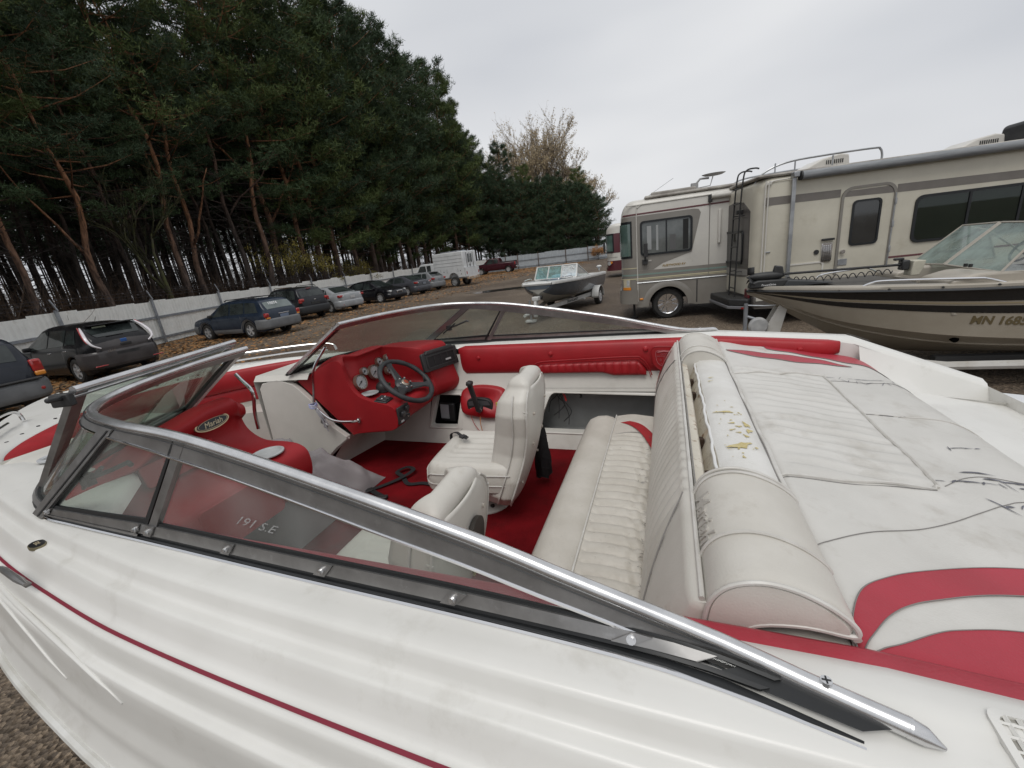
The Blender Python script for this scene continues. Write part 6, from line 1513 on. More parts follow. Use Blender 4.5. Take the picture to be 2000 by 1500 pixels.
# vent handles (black) 
for F in (lambda p: p, lambda p: (p[0], 2 * CL - p[1], p[2])):
    b = BM(); c = wp(1.9, .42, -.012); d_ = wp(1.66, .62, -.03); b.tube([F(tuple(c)), F(tuple(wp(1.78, .52, -.03))), F(tuple(d_)), F(tuple(wp(1.60, .60, -.03)))], .006, 6)
    b.box(F(tuple(c)), (.03, .02, .03)); b.tube([F(tuple(wp(1.9, .30, -.02))), F(tuple(wp(1.88, .55, -.02)))], .005, 6); b.build('vent_latch', blackp, wsP if F((0, 0, 0))[1] == 0 else wsS)
# swung-open centre pane, folded over the near front pane
gt = empty('gate_window', (0, 0, 0), parent=boat)
G = [Vector((-1.47, .60, 1.795)), Vector((-1.655, 1.19, 1.795)), Vector((-2.10, 1.20, 1.50)), Vector((-1.72, .545, 1.515))]
def gp_(u, v, d=0):
    a = G[3].lerp(G[2], u); b_ = G[0].lerp(G[1], u); p = a.lerp(b_, v); n = (G[1] - G[0]).cross(G[3] - G[0]).normalized()
    if n.x > 0: n = -n
    return p + n * d
def quadstrip(u0, v0, u1, v1, d0, d1, nm, m):
    b = BM(); vs = [gp_(u, v, d) for d in (d0, d1) for (u, v) in ((u0, v0), (u1, v0), (u1, v1), (u0, v1))]
    b.add(vs, [(0, 1, 2, 3), (7, 6, 5, 4), (0, 4, 5, 1), (1, 5, 6, 2), (2, 6, 7, 3), (3, 7, 4, 0)]); return b.build(nm, m, gt, smooth=False)
quadstrip(.03, .05, .97, .97, -.003, .003, 'gate_pane', wglass); quadstrip(-.02, -.02, .035, 1.0, -.009, .009, 'gate_stile', alud); quadstrip(.97, 0, 1.0, 1.0, -.009, .009, 'gate_stile', alud); quadstrip(0, -.02, 1, .05, -.009, .009, 'gate_rail', alud)
b = BM(); b.tube([gp_(-.02, 1.0, .0), gp_(1.0, 1.0, .0)], .0105, 10); b.build('gate_top_rail', alumf, gt)
b = BM(); b.tube([gp_(-.03, .955, -.006), gp_(1.0, .955, -.006)], .0055, 8); b.build('gate_lower_rail', alumf, gt)
b = BM(); b.box(gp_(-.05, .93, .0), (.05, .02, .035), .4); b.tube([gp_(-.03, .95, 0), gp_(-.12, .97, .0)], .008, 6); b.build('gate_latch', blackp, gt, bevel=.004)
# ---- floor, liner ----
BM().grid([[(x, y, .865) for y in (CL - .76, CL, CL + .76)] for x in (-3.3, -2.4, -1.9, -1, 0.1)]).build('carpet', carpet)
def liner(sd, holes):
    zs = sorted(set([.865, 1.30, 1.36, 1.42] + [h[1] for h in holes] + [h[3] for h in holes])); xs = sorted(set([-1.95, -1.2, .12] + [h[0] for h in holes] + [h[2] for h in holes] + [.4]))
    def yw(z): return (2.2 + (z - .865) * .48) if z < 1.28 else 2.4
    b = BM()
    for x0, x1 in zip(xs, xs[1:]):
        for z0, z1 in zip(zs, zs[1:]):
            cx, cz = (x0 + x1) / 2, (z0 + z1) / 2
            if any(h[0] < cx < h[2] and h[1] < cz < h[3] for h in holes): continue
            f = lambda x, z: (x, yw(z) if sd > 0 else 2 * CL - yw(z), z)
            b.grid([[f(x0, z0), f(x0, z1)], [f(x1, z0), f(x1, z1)]])
    b.build('side_liner', gelin, smooth=True)
liner(1, [(-1.52, .95, -1.27, 1.168), (-.78, .945, .06, 1.178)]); liner(-1, [])
def yw(z): return (2.2 + (z - .865) * .48) if z < 1.28 else 2.4
def hole(poly_in, x0, z0, x1, z1, depth, nm, backm, r=.025):
    fn = lambda u, v, d: (u, yw(v) + d, v)
    # rounded inner polygon with the same number of points as the square outer one
    n = len(poly_in); outer = []
    cx, cz = sum(p[0] for p in poly_in) / n, sum(p[1] for p in poly_in) / n
    for u, v in poly_in:
        dx, dz = u - cx, v - cz
        t = min([((x1 if dx > 0 else x0) - cx) / dx if abs(dx) > 1e-6 else 9e9, ((z1 if dz > 0 else z0) - cz) / dz if abs(dz) > 1e-6 else 9e9]); outer.append((cx + dx * t * 1.002, cz + dz * t * 1.002))
    b = BM(); rows = [[fn(*p, .0) for p in outer], [fn(*p, -.006) for p in [(lerp(o[0], i[0], .5), lerp(o[1], i[1], .5)) for o, i in zip(outer, poly_in)]], [fn(*p, -.004) for p in poly_in], [fn(*p, .02) for p in poly_in], [(p[0], yw(p[1]) + .05, p[1]) for p in poly_in]]
    b.grid(rows, cv=True); b.build(nm, gelin)
    bx = BM(); lo = (x0 - .02, yw(z0) + .02, z0 - .03); 
    bx.grid([[(x0 - .03, yw(z1) + .006, z1 + .02), (x0 - .03, 2.46, z1 + .02), (x0 - .03, 2.46, z0 - .05), (x0 - .03, yw(z0) + .006, z0 - .05)], [(x1 + .03, yw(z1) + .006, z1 + .02), (x1 + .03, 2.46, z1 + .02), (x1 + .03, 2.46, z0 - .05), (x1 + .03, yw(z0) + .006, z0 - .05)]])
    bx.f.append((3, 2, 1, 0)); bx.f.append((4, 5, 6, 7)); bx.m += [0, 0]
    bx.build('pocket', backm, smooth=False)
def rpoly_(P, r, n=4):
    out = []; k = len(P)
    for i in range(k):
        a, b_, c = Vector((*P[i - 1], 0)), Vector((*P[i], 0)), Vector((*P[(i + 1) % k], 0)); d0 = (a - b_).normalized() * r; d1 = (c - b_).normalized() * r
        for j in range(n + 1):
            t = j / n; p = (b_ + d0) * (1 - t) ** 2 + b_ * 2 * t * (1 - t) + (b_ + d1) * t * t; out.append((p.x, p.y))
    return out
hole(rpoly_([(-.76, .958), (.04, .953), (.04, 1.155), (-.676, 1.172)], .035), -.78, .945, .06, 1.178, .2, 'storage_opening', mat('grey_locker_lining', (.24, .245, .24), .8, c2=(.2, .2, .195), nscale=6))
hole(rpoly_([(-1.508, .962), (-1.305, .964), (-1.288, 1.156), (-1.475, 1.158)], .02), -1.52, .95, -1.27, 1.168, .2, 'side_pocket_opening', mat('dark_locker_lining', (.045, .04, .035), .9, c2=(.02, .02, .02), nscale=9))
b = BM(); b.box((-1.43, 2.37, 1.02), (.115, .03, .14), 0, ry=.06); fm = b.build('depth_finder', blackp, bevel=.012)
b = BM(); b.box((-1.445, 2.352, 1.03), (.062, .006, .1), 0, ry=.06); b.build('screen', mat('grey_screen', (.36, .38, .40), .25), fm, smooth=False)
random.seed(8)
wm = [mat('black_wire', (.015, .015, .015), .5), mat('red_wire', (.4, .02, .02), .5), mat('orange_wire', (.5, .18, .06), .5)]
def wire(pts, r, m, nm='wire'): BM().tube(spline(pts, 5), r, 5).build(nm, m)
for q in range(5):
    x = -.66 + q * .03; wire([(x, 2.41, 1.165), (x - .02 * q, 2.40, 1.13), (x + random.uniform(-.05, .03), 2.38, 1.10 - .02 * q), (x - .04, 2.35, 1.04 - .02 * q)], .003, wm[0])
wire([(-.62, 2.40, 1.16), (-.6, 2.38, 1.14), (-.59, 2.37, 1.11)], .006, wm[1]); wire([(-.55, 2.41, 1.165), (-.5, 2.38, 1.15), (-.5, 2.37, 1.13)], .006, wm[0])
wire([(-1.32, 2.42, 1.15), (-1.34, 2.40, 1.10), (-1.4, 2.39, 1.06)], .003, wm[0])
# ---- red bolsters with buttons ----
def bolster(sd, x0, x1, z0, z1, m, name='bolster', bul=.030, y_in=2.405, ends=True, xcut=None, ztop=None):
    rows = []
    N_ = 46
    for i in range(N_ + 1):
        x = lerp(x0, x1, i / N_); e = min(1, (x - x0) / .03 + .05, (x1 - x) / .03 + .05); e = e ** .5
        zt = (ztop(x) if ztop else z1); zb_ = z0(x) if callable(z0) else z0; zb_ = lerp((zt + zb_) / 2, zb_, .7 + .3 * e); zt2 = lerp((zt + zb_) / 2, zt, .8 + .2 * e)
        row = [(x, y_in + .055, zt2)]
        for j in range(11):
            a = j / 10 * math.pi; z = lerp(zt2, zb_, (1 - math.cos(a)) / 2); y = y_in + .012 - (bul + .012) * e * math.sin(a) ** .55; row.append((x, y, z))
        row = [(p[0], p[1] if sd > 0 else 2 * CL - p[1], p[2]) for p in row]
        rows.append(row)
    return BM().grid(rows).build(name, m, ang=180)
zt_ = lambda x: 1.474 - zdrop(x) - .006
zb_s = lambda x: 1.283 + .07 * max(0, (x - .1) / .7)
sb_ = bolster(1, -1.30, .79, zb_s, 1.47, redv, ztop=zt_)
pb_ = bolster(-1, -1.5, 1.0, 1.30, 1.47, redf, ztop=zt_, y_in=2.43, bul=.055)
for x, z in ((-1.146, 1.397), (-.665, 1.408), (-.117, 1.418), (.615, 1.392)):
    b = BM(); b.lathe([(.001, -.010), (.008, -.009), (.0125, -.004), (.0135, .002), (.019, .006)], (x, 2.375, z), 'y', 16); b.build('button', redv, sb_)
# ribbed inset and embroidered crest on the starboard bolster
def inset():
    rows = []
    n = 112
    for i in range(n + 1):
        x = lerp(-.765, -.115, i / n); t = (x + .765) / .65
        zt = 1.348 + .012 * t; 
        if t < .06: zt -= .035 * (1 - t / .06) ** 2
        if t > .9: zt -= .06 * ((t - .9) / .1) ** 2
        zb0 = 1.288 - (.018 * max(0, min(1, (t - .62) / .1)))
        rib = abs(math.sin(i / 8 * math.pi)) ** .5
        rows.append([(x, 2.378 - .016 - .010 * rib * math.sin(math.pi * min(1, max(0, k / 8))) ** .5 + (.012 if k in (0, 8) else 0), lerp(zb0, zt, k / 8)) for k in range(9)])
    BM().grid(rows).build('ribbed_pocket', redv, sb_, ang=180)
    p = spline([(-.795, 2.366, 1.284), (-.78, 2.362, 1.33), (-.74, 2.360, 1.362), (-.6, 2.359, 1.372), (-.2, 2.359, 1.384), (-.14, 2.359, 1.372), (-.105, 2.36, 1.33), (-.085, 2.366, 1.272)], 8)
    BM().tube(p, .0035, 6).build('piping', redv, sb_)
    BM().tube([(q[0] * .985 - .006, q[1] + .001, q[2] - .014) for q in p], .0022, 5).build('piping', redv, sb_)
inset()
def crest():
    out = [(-.082, 1.428), (-.02, 1.436), (.046, 1.424), (.044, 1.36), (.03, 1.325), (-.02, 1.298), (-.065, 1.325), (-.08, 1.36)]
    P_ = spline([(u, v, 0) for u, v in out], 4, True); cx, cz = -.02, 1.37
    fn = lambda u, v, d: (u, 2.366 - d, v)
    b = BM(); b.prism([(p.x, p.y) for p in P_], fn, -.01, .006); b.build('crest_patch', redv, sb_, bevel=.003)
    BM().tube([fn(p.x, p.y, .006) for p in P_], .0028, 5, closed=True).build('crest_piping', redv, sb_)
    th = mat('pale_red_thread', (.42, .13, .14), .7)
    k = .66
    S_ = [fn(cx + (p.x - cx) * k, cz + (p.y - cz) * k, .008) for p in P_]
    b = BM(); b.tube(S_, .0013, 4, closed=True); b.tube([fn(cx - .038, 1.382, .008), fn(cx + .040, 1.382, .008)], .001, 4); b.tube([fn(cx, 1.382, .008), fn(cx, 1.325, .008)], .001, 4)
    b.tube([fn(cx - .034, 1.404, .008), fn(cx, 1.409, .008), fn(cx + .036, 1.402, .008)], .0035, 4)
    for u in (-.012, 0, .012): b.tube([fn(cx + u - .006, 1.391, .008), fn(cx + u, 1.396, .008), fn(cx + u + .006, 1.39, .008)], .0012, 4)
    b.tube([fn(cx, 1.352, .008), fn(cx, 1.33, .008)], .0014, 4); b.tube([fn(cx - .015, 1.342, .008), fn(cx - .008, 1.333, .008), fn(cx, 1.330, .008), fn(cx + .008, 1.333, .008), fn(cx + .015, 1.342, .008)], .0014, 4)
    for u in (-.018, .018): b.tube([fn(cx + u - .004, 1.36, .008), fn(cx + u, 1.368, .008), fn(cx + u + .004, 1.36, .008), fn(cx + u, 1.352, .008)], .0011, 4, closed=True)
    b.build('crest_embroidery', th, sb_, smooth=False)
crest()
# ---- sun pad ----
def zp(x, y=CL):
    z = 1.452 - .18 * (x - .235)
    e = max(0, (x - .80) / .14); z -= .07 * e ** 2.4
    return z
def pad_out(y):
    """aft edge x of the pad for a given y"""
    t = abs(y - CL); return .935 + .03 * math.cos(t * 1.4) - (.05 * max(0, t - .75) / .25)
pm_ = BM(); rows = []
ys = [.52, .524, .535, .56] + [.60 + .015 * i for i in range(125)]; ys = [y for y in ys if y < 2.36] + [2.37, 2.395, 2.41, 2.414]
def ribz(x, y):
    if 1.02 < y < 1.93:
        xa, xb = .262, .570 + .010
        if xa < x < xb:
            e = min(1, (x - xa) / .02, (xb - x) / .02, (y - 1.02) / .02, (1.93 - y) / .02)
            return .012 * e * (abs(math.sin((y - 1.02) / .057 * math.pi)) ** .6 - .45)
    return 0
for y in ys:
    row = []; xe = pad_out(y); ey = min(1, (y - .52) / .03, (2.414 - y) / .03); dz = .03 * (1 - max(0, ey) ** .5)
    for i in range(61):
        x = lerp(.236, xe, i / 60)
        ex = min(1, (x - .236) / .02); dz2 = .012 * (1 - ex) ** 2
        wv_ = .0022 * math.sin(x * 19 + y * 7) * math.sin(y * 11 + 1.3) + .0012 * math.sin(x * 41 - y * 23)
        row.append((x, y, zp(x) - dz - dz2 + ribz(x, y) + wv_ * ex))
    row.append((xe + .012, y, zp(xe) - .05)); row.append((xe + .005, y, zp(xe) - .12))
    rows.append(row)
pm_.grid(rows); pad = pm_.build('sunpad', ivory_pad, ang=180)
def padz(x, y, l=.0025): return (x, y, zp(x) + ribz(x, y) + l + .0022 * math.sin(x * 19 + y * 7) * math.sin(y * 11 + 1.3) + .0012 * math.sin(x * 41 - y * 23) - .03 * (1 - max(0, min(1, (y - .52) / .03, (2.414 - y) / .03)) ** .5) - .012 * (1 - min(1, max(0, (x - .236) / .02))) ** 2)
def inlay(A, B_, m, nm, n=30, k=6):
    """coloured vinyl inlay between two edge curves"""
    a, b_ = spline([(*p, 0) for p in A], 8), spline([(*p, 0) for p in B_], 8); la, lb = polylen(a), polylen(b_)
    rows = []
    for i in range(n + 1):
        p = at_len(a, la, la[-1] * i / n); q = at_len(b_, lb, lb[-1] * i / n); rows.append([padz(*(p.lerp(q, j / k))[:2]) for j in range(k + 1)])
    BM().grid(rows).build(nm, m, pad)
    for e in (a, b_): BM().tube([padz(p.x, p.y, .0030) for p in e], .0009, 4).build('stitch', seam, pad)
inlay([(.238, .535), (.243, .58), (.279, .655), (.329, .703), (.399, .747), (.532, .809), (.66, .845), (.80, .86), (.93, .86)], [(.239, .533), (.262, .565), (.300, .615), (.340, .652), (.39, .681), (.521, .743), (.66, .775), (.80, .785), (.93, .785)], redf, 'red_inlay')
inlay([(.242, .532), (.29, .562), (.348, .604), (.389, .625), (.47, .654), (.60, .68), (.8, .69), (.93, .69)], [(.243, .528), (.29, .5215), (.35, .5215), (.42, .5215), (.5, .5215), (.62, .5215), (.8, .5215), (.93, .5215)], redf, 'red_inlay')
inlay([(.262, 2.195), (.36, 2.223), (.535, 2.238), (.663, 2.223), (.76, 2.168)], [(.264, 2.190), (.347, 2.140), (.509, 2.124), (.643, 2.149), (.762, 2.162)], redf, 'red_inlay')
inlay([(.45, 2.405), (.60, 2.405), (.75, 2.405), (.85, 2.405), (.905, 2.38), (.935, 2.25), (.925, 2.165)], [(.46, 2.325), (.56, 2.295), (.678, 2.275), (.74, 2.255), (.807, 2.232), (.86, 2.205), (.923, 2.163)], redf, 'red_inlay')
def seamline(P_, r=.0009, m=None, nm='seam', l=.0012): BM().tube([padz(p.x, p.y, l) for p in spline([(*p, 0) for p in P_], 10)], r, 5).build(nm, m or seam, pad)
rp = [(.243, 1.80), (.40, 1.87), (.578, 1.943), (.592, 1.90), (.584, 1.5), (.575, 1.13), (.565, 1.085), (.54, 1.062), (.40, 1.03), (.243, .995)]
for q in (0,): seamline(rp, .0038, pipe, 'piping', .002)
seamline([(.243 + (x - .243) * 1.0, y - .008 if i > 6 else y) for i, (x, y) in enumerate(rp)], .0014, seam, 'seam', .0002)
seamline([(.243, .749), (.358, .832), (.46, .89), (.532, .939), (.604, 1.001), (.673, 1.059), (.74, 1.10), (.93, 1.16)])
seamline([(.59, 1.10), (.663, 1.165), (.744, 1.198), (.93, 1.21)]); seamline([(.592, 1.88), (.687, 1.913), (.823, 1.96), (.94, 1.973)]); seamline([(.58, 1.528), (.695, 1.562), (.837, 1.59), (.95, 1.569)], .0022, pipe)
# cracked vinyl: dark open splits with curled edges
crk = mat('split_vinyl_scrim', (.16, .16, .19), .8, c2=(.08, .08, .09), nscale=40)
random.seed(14)
cb = BM()
def crack(x, y, a, l, w):
    n = 5; L_, R_ = [], []
    for i in range(n + 1):
        t = i / n; ww = w * math.sin(math.pi * t) ** .7 * random.uniform(.6, 1.2); px = x + math.cos(a) * l * (t - .5) + random.uniform(-.1, .1) * w; py = y + math.sin(a) * l * (t - .5) + math.sin(t * 3) * l * .08
        L_.append(padz(px - math.sin(a) * ww, py + math.cos(a) * ww, .0022)); R_.append(padz(px + math.sin(a) * ww, py - math.cos(a) * ww, .0022))
    cb.grid([L_, R_])
for (x0, y0), (x1, y1), n, w in (((.585, 1.12), (.93, 1.21), 16, .0026), ((.65, 1.04), (.90, 1.15), 12, .003), ((.60, 1.90), (.93, 1.965), 12, .0018), ((.60, 1.93), (.85, 2.0), 8, .002), ((.60, 1.53), (.72, 1.565), 4, .0018), ((.70, 1.34), (.80, 1.38), 5, .002)):
    for i in range(n):
        t = (i + random.random()) / n; x, y = lerp(x0, x1, t), lerp(y0, y1, t)
        crack(x, y, random.choice((math.atan2(y1 - y0, x1 - x0), random.uniform(.6, 2.4))), random.uniform(.02, .07), w * random.uniform(.4, 1.1))
for i in range(5): crack(random.uniform(.68, .84), random.uniform(1.13, 1.2), .25, random.uniform(.05, .09), .0035)
tag(cb.build('split', crk, pad, smooth=False), kind='stuff')
# front fascia of the pad, between the head rests, down to the recess
zt1 = 1.47
rows = []
for i in range(81):
    y = lerp(.545, 2.39, i / 80); d = .0015 * math.sin(y * 9) + .001 * math.sin(y * 31)
    rows.append([(.236, y, 1.449), (.225, y, 1.462 + d * .4), (.205, y, 1.470 + d * .5), (.17, y, 1.474 + d), (.13 + d, y, 1.470 + d * .5), (.115 + d, y, 1.458), (.108 + d, y, 1.44), (.092, y, 1.40), (.084, y, 1.36)])
stm_ = mat('stained_white_vinyl', (0.68, 0.67, 0.64), 0.42, c2=(0.60, 0.585, 0.55), nscale=7, bump=.3, bscale=180, dirt=((.42, .30, .07), 13, .64, .9))
rust = mat('rust_stained_vinyl', (0.60, 0.56, 0.48), 0.6, c2=(0.52, 0.48, 0.40), nscale=12, bump=.5, bscale=120, dirt=((.36, .19, .06), 8, .58, .9), c3=(.2, .11, .05), n3=34)
fr1 = BM(); fr1.grid([r[:6] for r in rows]); fr1.build('pad_nose', stm_, ang=180)
fr2 = BM(); fr2.grid([r[5:] for r in rows]); fr2.build('pad_front_face', rust, ang=180)
# foam showing through worn patches
random.seed(6); foam = mat('yellow_foam', (.46, .37, .15), .95, c2=(.56, .49, .28), nscale=60, bump=.6, bscale=200)
pbm = BM()
def patch(x, y, rx, ry, a):
    n = 12; ph = random.uniform(0, 6); z = lambda px, py: 1.4745 + (.0015 * math.sin(py * 9) + .001 * math.sin(py * 31)) * .9 - max(0, px - .17) * .1 - max(0, .15 - px) * .12 + .0015
    P_ = []
    for q in range(n):
        t = 2 * math.pi * q / n; k = 1 + .35 * math.sin(3 * t + ph) + .25 * random.uniform(-1, 1); u, v = rx * k * math.cos(t), ry * k * math.sin(t)
        px, py = x + u * math.cos(a) - v * math.sin(a), y + u * math.sin(a) + v * math.cos(a); P_.append((px, py, z(px, py)))
    pbm.add([(x, y, z(x, y) + .0005)] + P_, [(0, 1 + q, 1 + (q + 1) % n) for q in range(n)])
for (x, y, rx, ry, a) in ((.165, 1.085, .026, .016, .3), (.185, 1.10, .018, .012, .8), (.16, 1.32, .032, .008, .1), (.205, 1.23, .008, .02, .3), (.207, 1.19, .009, .016, -.2), (.17, 1.235, .012, .005, .4), (.185, 1.215, .01, .005, .1), (.165, 1.19, .012, .004, .5), (.18, 1.175, .009, .004, .2), (.145, 1.62, .012, .004, .5), (.15, 1.66, .012, .004, .2), (.195, 1.155, .006, .012, .5)):
    patch(x, y, rx * .8, ry * .8, a)
for i in range(22): patch(random.uniform(.135, .215), random.uniform(1.02, 1.42), random.uniform(.002, .006), random.uniform(.001, .003), random.uniform(0, 3))
tag(pbm.build('worn_patch', foam, smooth=False), kind='stuff')
BM().tube([(.237 + .0015 * math.sin(i * .5), lerp(.545, 2.39, i / 90), 1.456 + .0012 * math.sin(i * .9)) for i in range(91)], .0055, 8).build('piping', pipe)
BM().tube([(.231 + .0015 * math.sin(i * .5), lerp(.545, 2.39, i / 90), 1.4575) for i in range(91)], .0016, 5).build('seam', seam)
BM().tube([(.110 + .002 * math.sin(i * .37) + .001 * math.sin(i * 1.1), lerp(.86, 1.94, i / 70), 1.455) for i in range(71)], .0042, 8).build('piping', mat('white_piping', (.7, .7, .69), .35))
for sd in (1, -1):
    BM().grid([[(x, CL + sd * h, z) for h, z in ((.955, 1.458 - zdrop(x)), (.952, 1.40 - zdrop(x)), (.945, 1.15))] for x in U(.28, .98, 8)]).build('aft_coaming_panel', gel)
# ---- rear bench: back and seat ----
def yrib(y, y0, y1, p): return abs(math.sin((y - y0) / p * math.pi)) ** .55
rows = []
n = 380
BK0, BK1 = .56, 2.33
for i in range(n + 1):
    y = lerp(BK0, BK1, i / n); e = min(1, (y - BK0) / .04, (BK1 - y) / .04) ** .5 if BK0 < y < BK1 else 0
    row = []
    for j in range(25):
        t = j / 24; x = lerp(-.055, .040, t) ; z = lerp(1.10, 1.462, t)
        # side border curve: ribs only inside
        yl = .80 - .20 * (1 - t) ** 1.5 * 0 + .16 * (t ** .8) * .0; lo_ = .665 + .20 * t ** 1.6; hi_ = 2.93 - lo_ - .10
        rib = yrib(y, .6, 0, .047) if lo_ < y < hi_ else 1
        b_ = .030 * math.sin(math.pi * min(1, t * 1.02)) ** .8 * 1.0 + .010
        d = b_ * (0.4 + .6 * e) - (1 - rib) * .013 * (1 if .02 < t < .97 else .2)
        row.append((x - d, y, z + .25 * d))
    row.append((.052, y, 1.466)); rows.append(row)
bkm = BM().grid(rows)
for r0, sg in ((rows[0], -1), (rows[-1], 1)):
    bkm.grid([r0, [(max(p[0], lerp(p[0], .06, .5)), p[1] + sg * .006, p[2]) for p in r0], [(.075, p[1] + sg * .0, p[2]) for p in r0]])
bk = bkm.build('bench_backrest', ivory, ang=180)
def bkp(y, t, off=.003):
    x = lerp(-.055, .040, t); z = lerp(1.10, 1.462, t); d = .030 * math.sin(math.pi * min(1, t * 1.02)) ** .8 + .010 + off; return (x - d, y, z + .25 * d)
for off_ in (0, 1):
    BM().tube([bkp((.665 + .20 * t ** 1.6) if off_ == 0 else (2.93 - .10 - .665 - .20 * t ** 1.6), t, .001) for t in U(0, 1, 24)], .0018, 5).build('seam', seam, bk)
BM().tube([(.047, lerp(BK0, BK1, i / 60), 1.470 + .001 * math.sin(i)) for i in range(61)], .0045, 8).build('piping', pipe, bk); BM().tube([(.056, lerp(BK0, BK1, i / 60), 1.468 + .001 * math.sin(i)) for i in range(61)], .0016, 8).build('seam', seam, bk)
# red wedge on the far end of backrest
wr_ = BM(); wr_.grid([[bkp(lerp(2.16, 2.22, t) + k * (.045 * math.sin(math.pi * t) + .004), t, .004) for k in (0, .5, 1)] for t in U(.05, .95, 16)]); wr_.build('red_inlay', redv, bk)
# lip between backrest and recess (rust stained)
rows = []
for i in range(61):
    y = lerp(BK0, BK1, i / 60); w_ = .0015 * math.sin(i * 1.3); rows.append([(.054, y, 1.462), (.064, y, 1.455 + w_), (.078, y, 1.452 + w_), (.082, y, 1.445), (.082, y, 1.34), (.12, y, 1.33)])
lip = BM(); lip.grid([r[:3] for r in rows]); lip.build('rear_lip', rust, bk, ang=180); lip = BM(); lip.grid([r[2:] for r in rows]); lip.build('rear_recess', rust, bk, ang=180)
brk = mat('rusty_bracket', (.05, .03, .02), .8, .3)
for y in (1.78, 1.22, 1.02, 1.62):
    b = BM(); b.box((.088, y, 1.415), (.018, .022, .03), .2); b.tube([(.088, y, 1.42), (.085, y + .01, 1.40), (.088, y + .02, 1.385)], .004, 5); b.build('rusty_clip', brk, bk, bevel=.002)
# bench seat: front roll
rows = []
YS0, YS1 = .70, 2.09
for i in range(81):
    y = lerp(YS0, YS1, i / 80); e = min(1, (y - YS0) / .05, (YS1 - y) / .05); e = max(0, e) ** .5
    prof = [(-.252, 1.128), (-.27, 1.142), (-.305, 1.150), (-.35, 1.146), (-.385, 1.13), (-.405, 1.10), (-.41, 1.06), (-.405, 1.0), (-.398, .90), (-.395, .866)]
    rows.append([(lerp(-.30, x, .9 + .1 * e), y, z - .02 * (1 - e)) for x, z in prof])
bs = BM().grid(rows).build('bench_front_roll', speck, ang=180)
BM().grid([[(x, YS0, z) for z in (.866, 1.06)] for x in (-.395, -.05)]).build('bench_end', ivory); 
BM().grid([[(x, YS1, z) for z in (.866, 1.10)] for x in (-.395, -.05)]).build('bench_end', ivory)
rows = []; random.seed(2)
n = 420; jit = [random.uniform(-1, 1) for _ in range(80)]
for i in range(n + 1):
    y = lerp(YS0 + .01, 2.085, i / n); row = []
    for j in range(31):
        t = j / 30; x = lerp(-.254, -.035, t)
        inr = y < 1.84 + .02 * t
        yy = y + .012 * math.sin(t * 2.5) + .004 * jit[int(y * 22) % 80] * t
        rib = yrib(yy, .7, 0, .048) if inr else 1
        w_ = (.006 * math.sin(x * 170 + jit[int(y * 22) % 80] * 6 + y * 40) * (t ** 3)) if inr else .002 * math.sin(x * 60 + y * 30) * t
        row.append((x, y + (0.006 * math.sin(t * 30 + y * 50) * t ** 3 if inr else 0), 1.132 + .014 * math.sin(math.pi * min(1, t * 1.1 + .05)) - (1 - rib) * .014 * min(1, t * 12) + w_ - .02 * max(0, t - .93) / .07))
    rows.append(row)
st_ = BM().grid(rows).build('bench_seat', speck, ang=180)
BM().tube([(-.255, lerp(YS0, YS1, i / 40), 1.137) for i in range(41)], .0035, 8).build('piping', pipe, st_)
# red wedge on the bench's far end
def sz(x, y): t = (x + .236) / .201; return 1.132 + .014 * math.sin(math.pi * min(1, max(0, t) * 1.1 + .05)) + .0045
A_ = spline([(-.225, 1.985, 0), (-.16, 1.92, 0), (-.105, 1.82, 0), (-.05, 1.66, 0)], 8); B2 = spline([(-.18, 1.99, 0), (-.11, 1.94, 0), (-.055, 1.83, 0), (-.045, 1.66, 0)], 8)
BM().grid([[(p.lerp(q, k).x, p.lerp(q, k).y, sz(p.lerp(q, k).x, 0)) for k in (0, .33, .66, 1)] for p, q in zip(A_, B2)]).build('red_inlay', redv, st_)
BM().tube([(x, 1.855 + .012 * (x + .236) / .2, sz(x, 0) - .002) for x in U(-.23, -.04, 10)], .0016, 5).build('seam', seam, st_)
# torn strips along the rear edge of the seat
tb_ = BM(); random.seed(44)
for i in range(120):
    y = random.uniform(.72, 1.88); x = random.uniform(-.085, -.045) if random.random() < .8 else random.uniform(-.11, -.05); l = random.uniform(.008, .022); a = random.gauss(0.2, .7); z = 1.140
    dx, dy = math.cos(a) * l, math.sin(a) * l; w = random.uniform(.0006, .0018)
    tb_.add([(x, y, z + .004), (x + dx / 2 + w, y + dy / 2, z + .003), (x + dx, y + dy, z + .001), (x + dx / 2 - w, y + dy / 2 + w * 2, z + .003)], [(0, 1, 2, 3)])
tag(tb_.build('tear', mat('torn_vinyl_gap', (.10, .095, .09), .9), st_, smooth=False), kind='stuff')
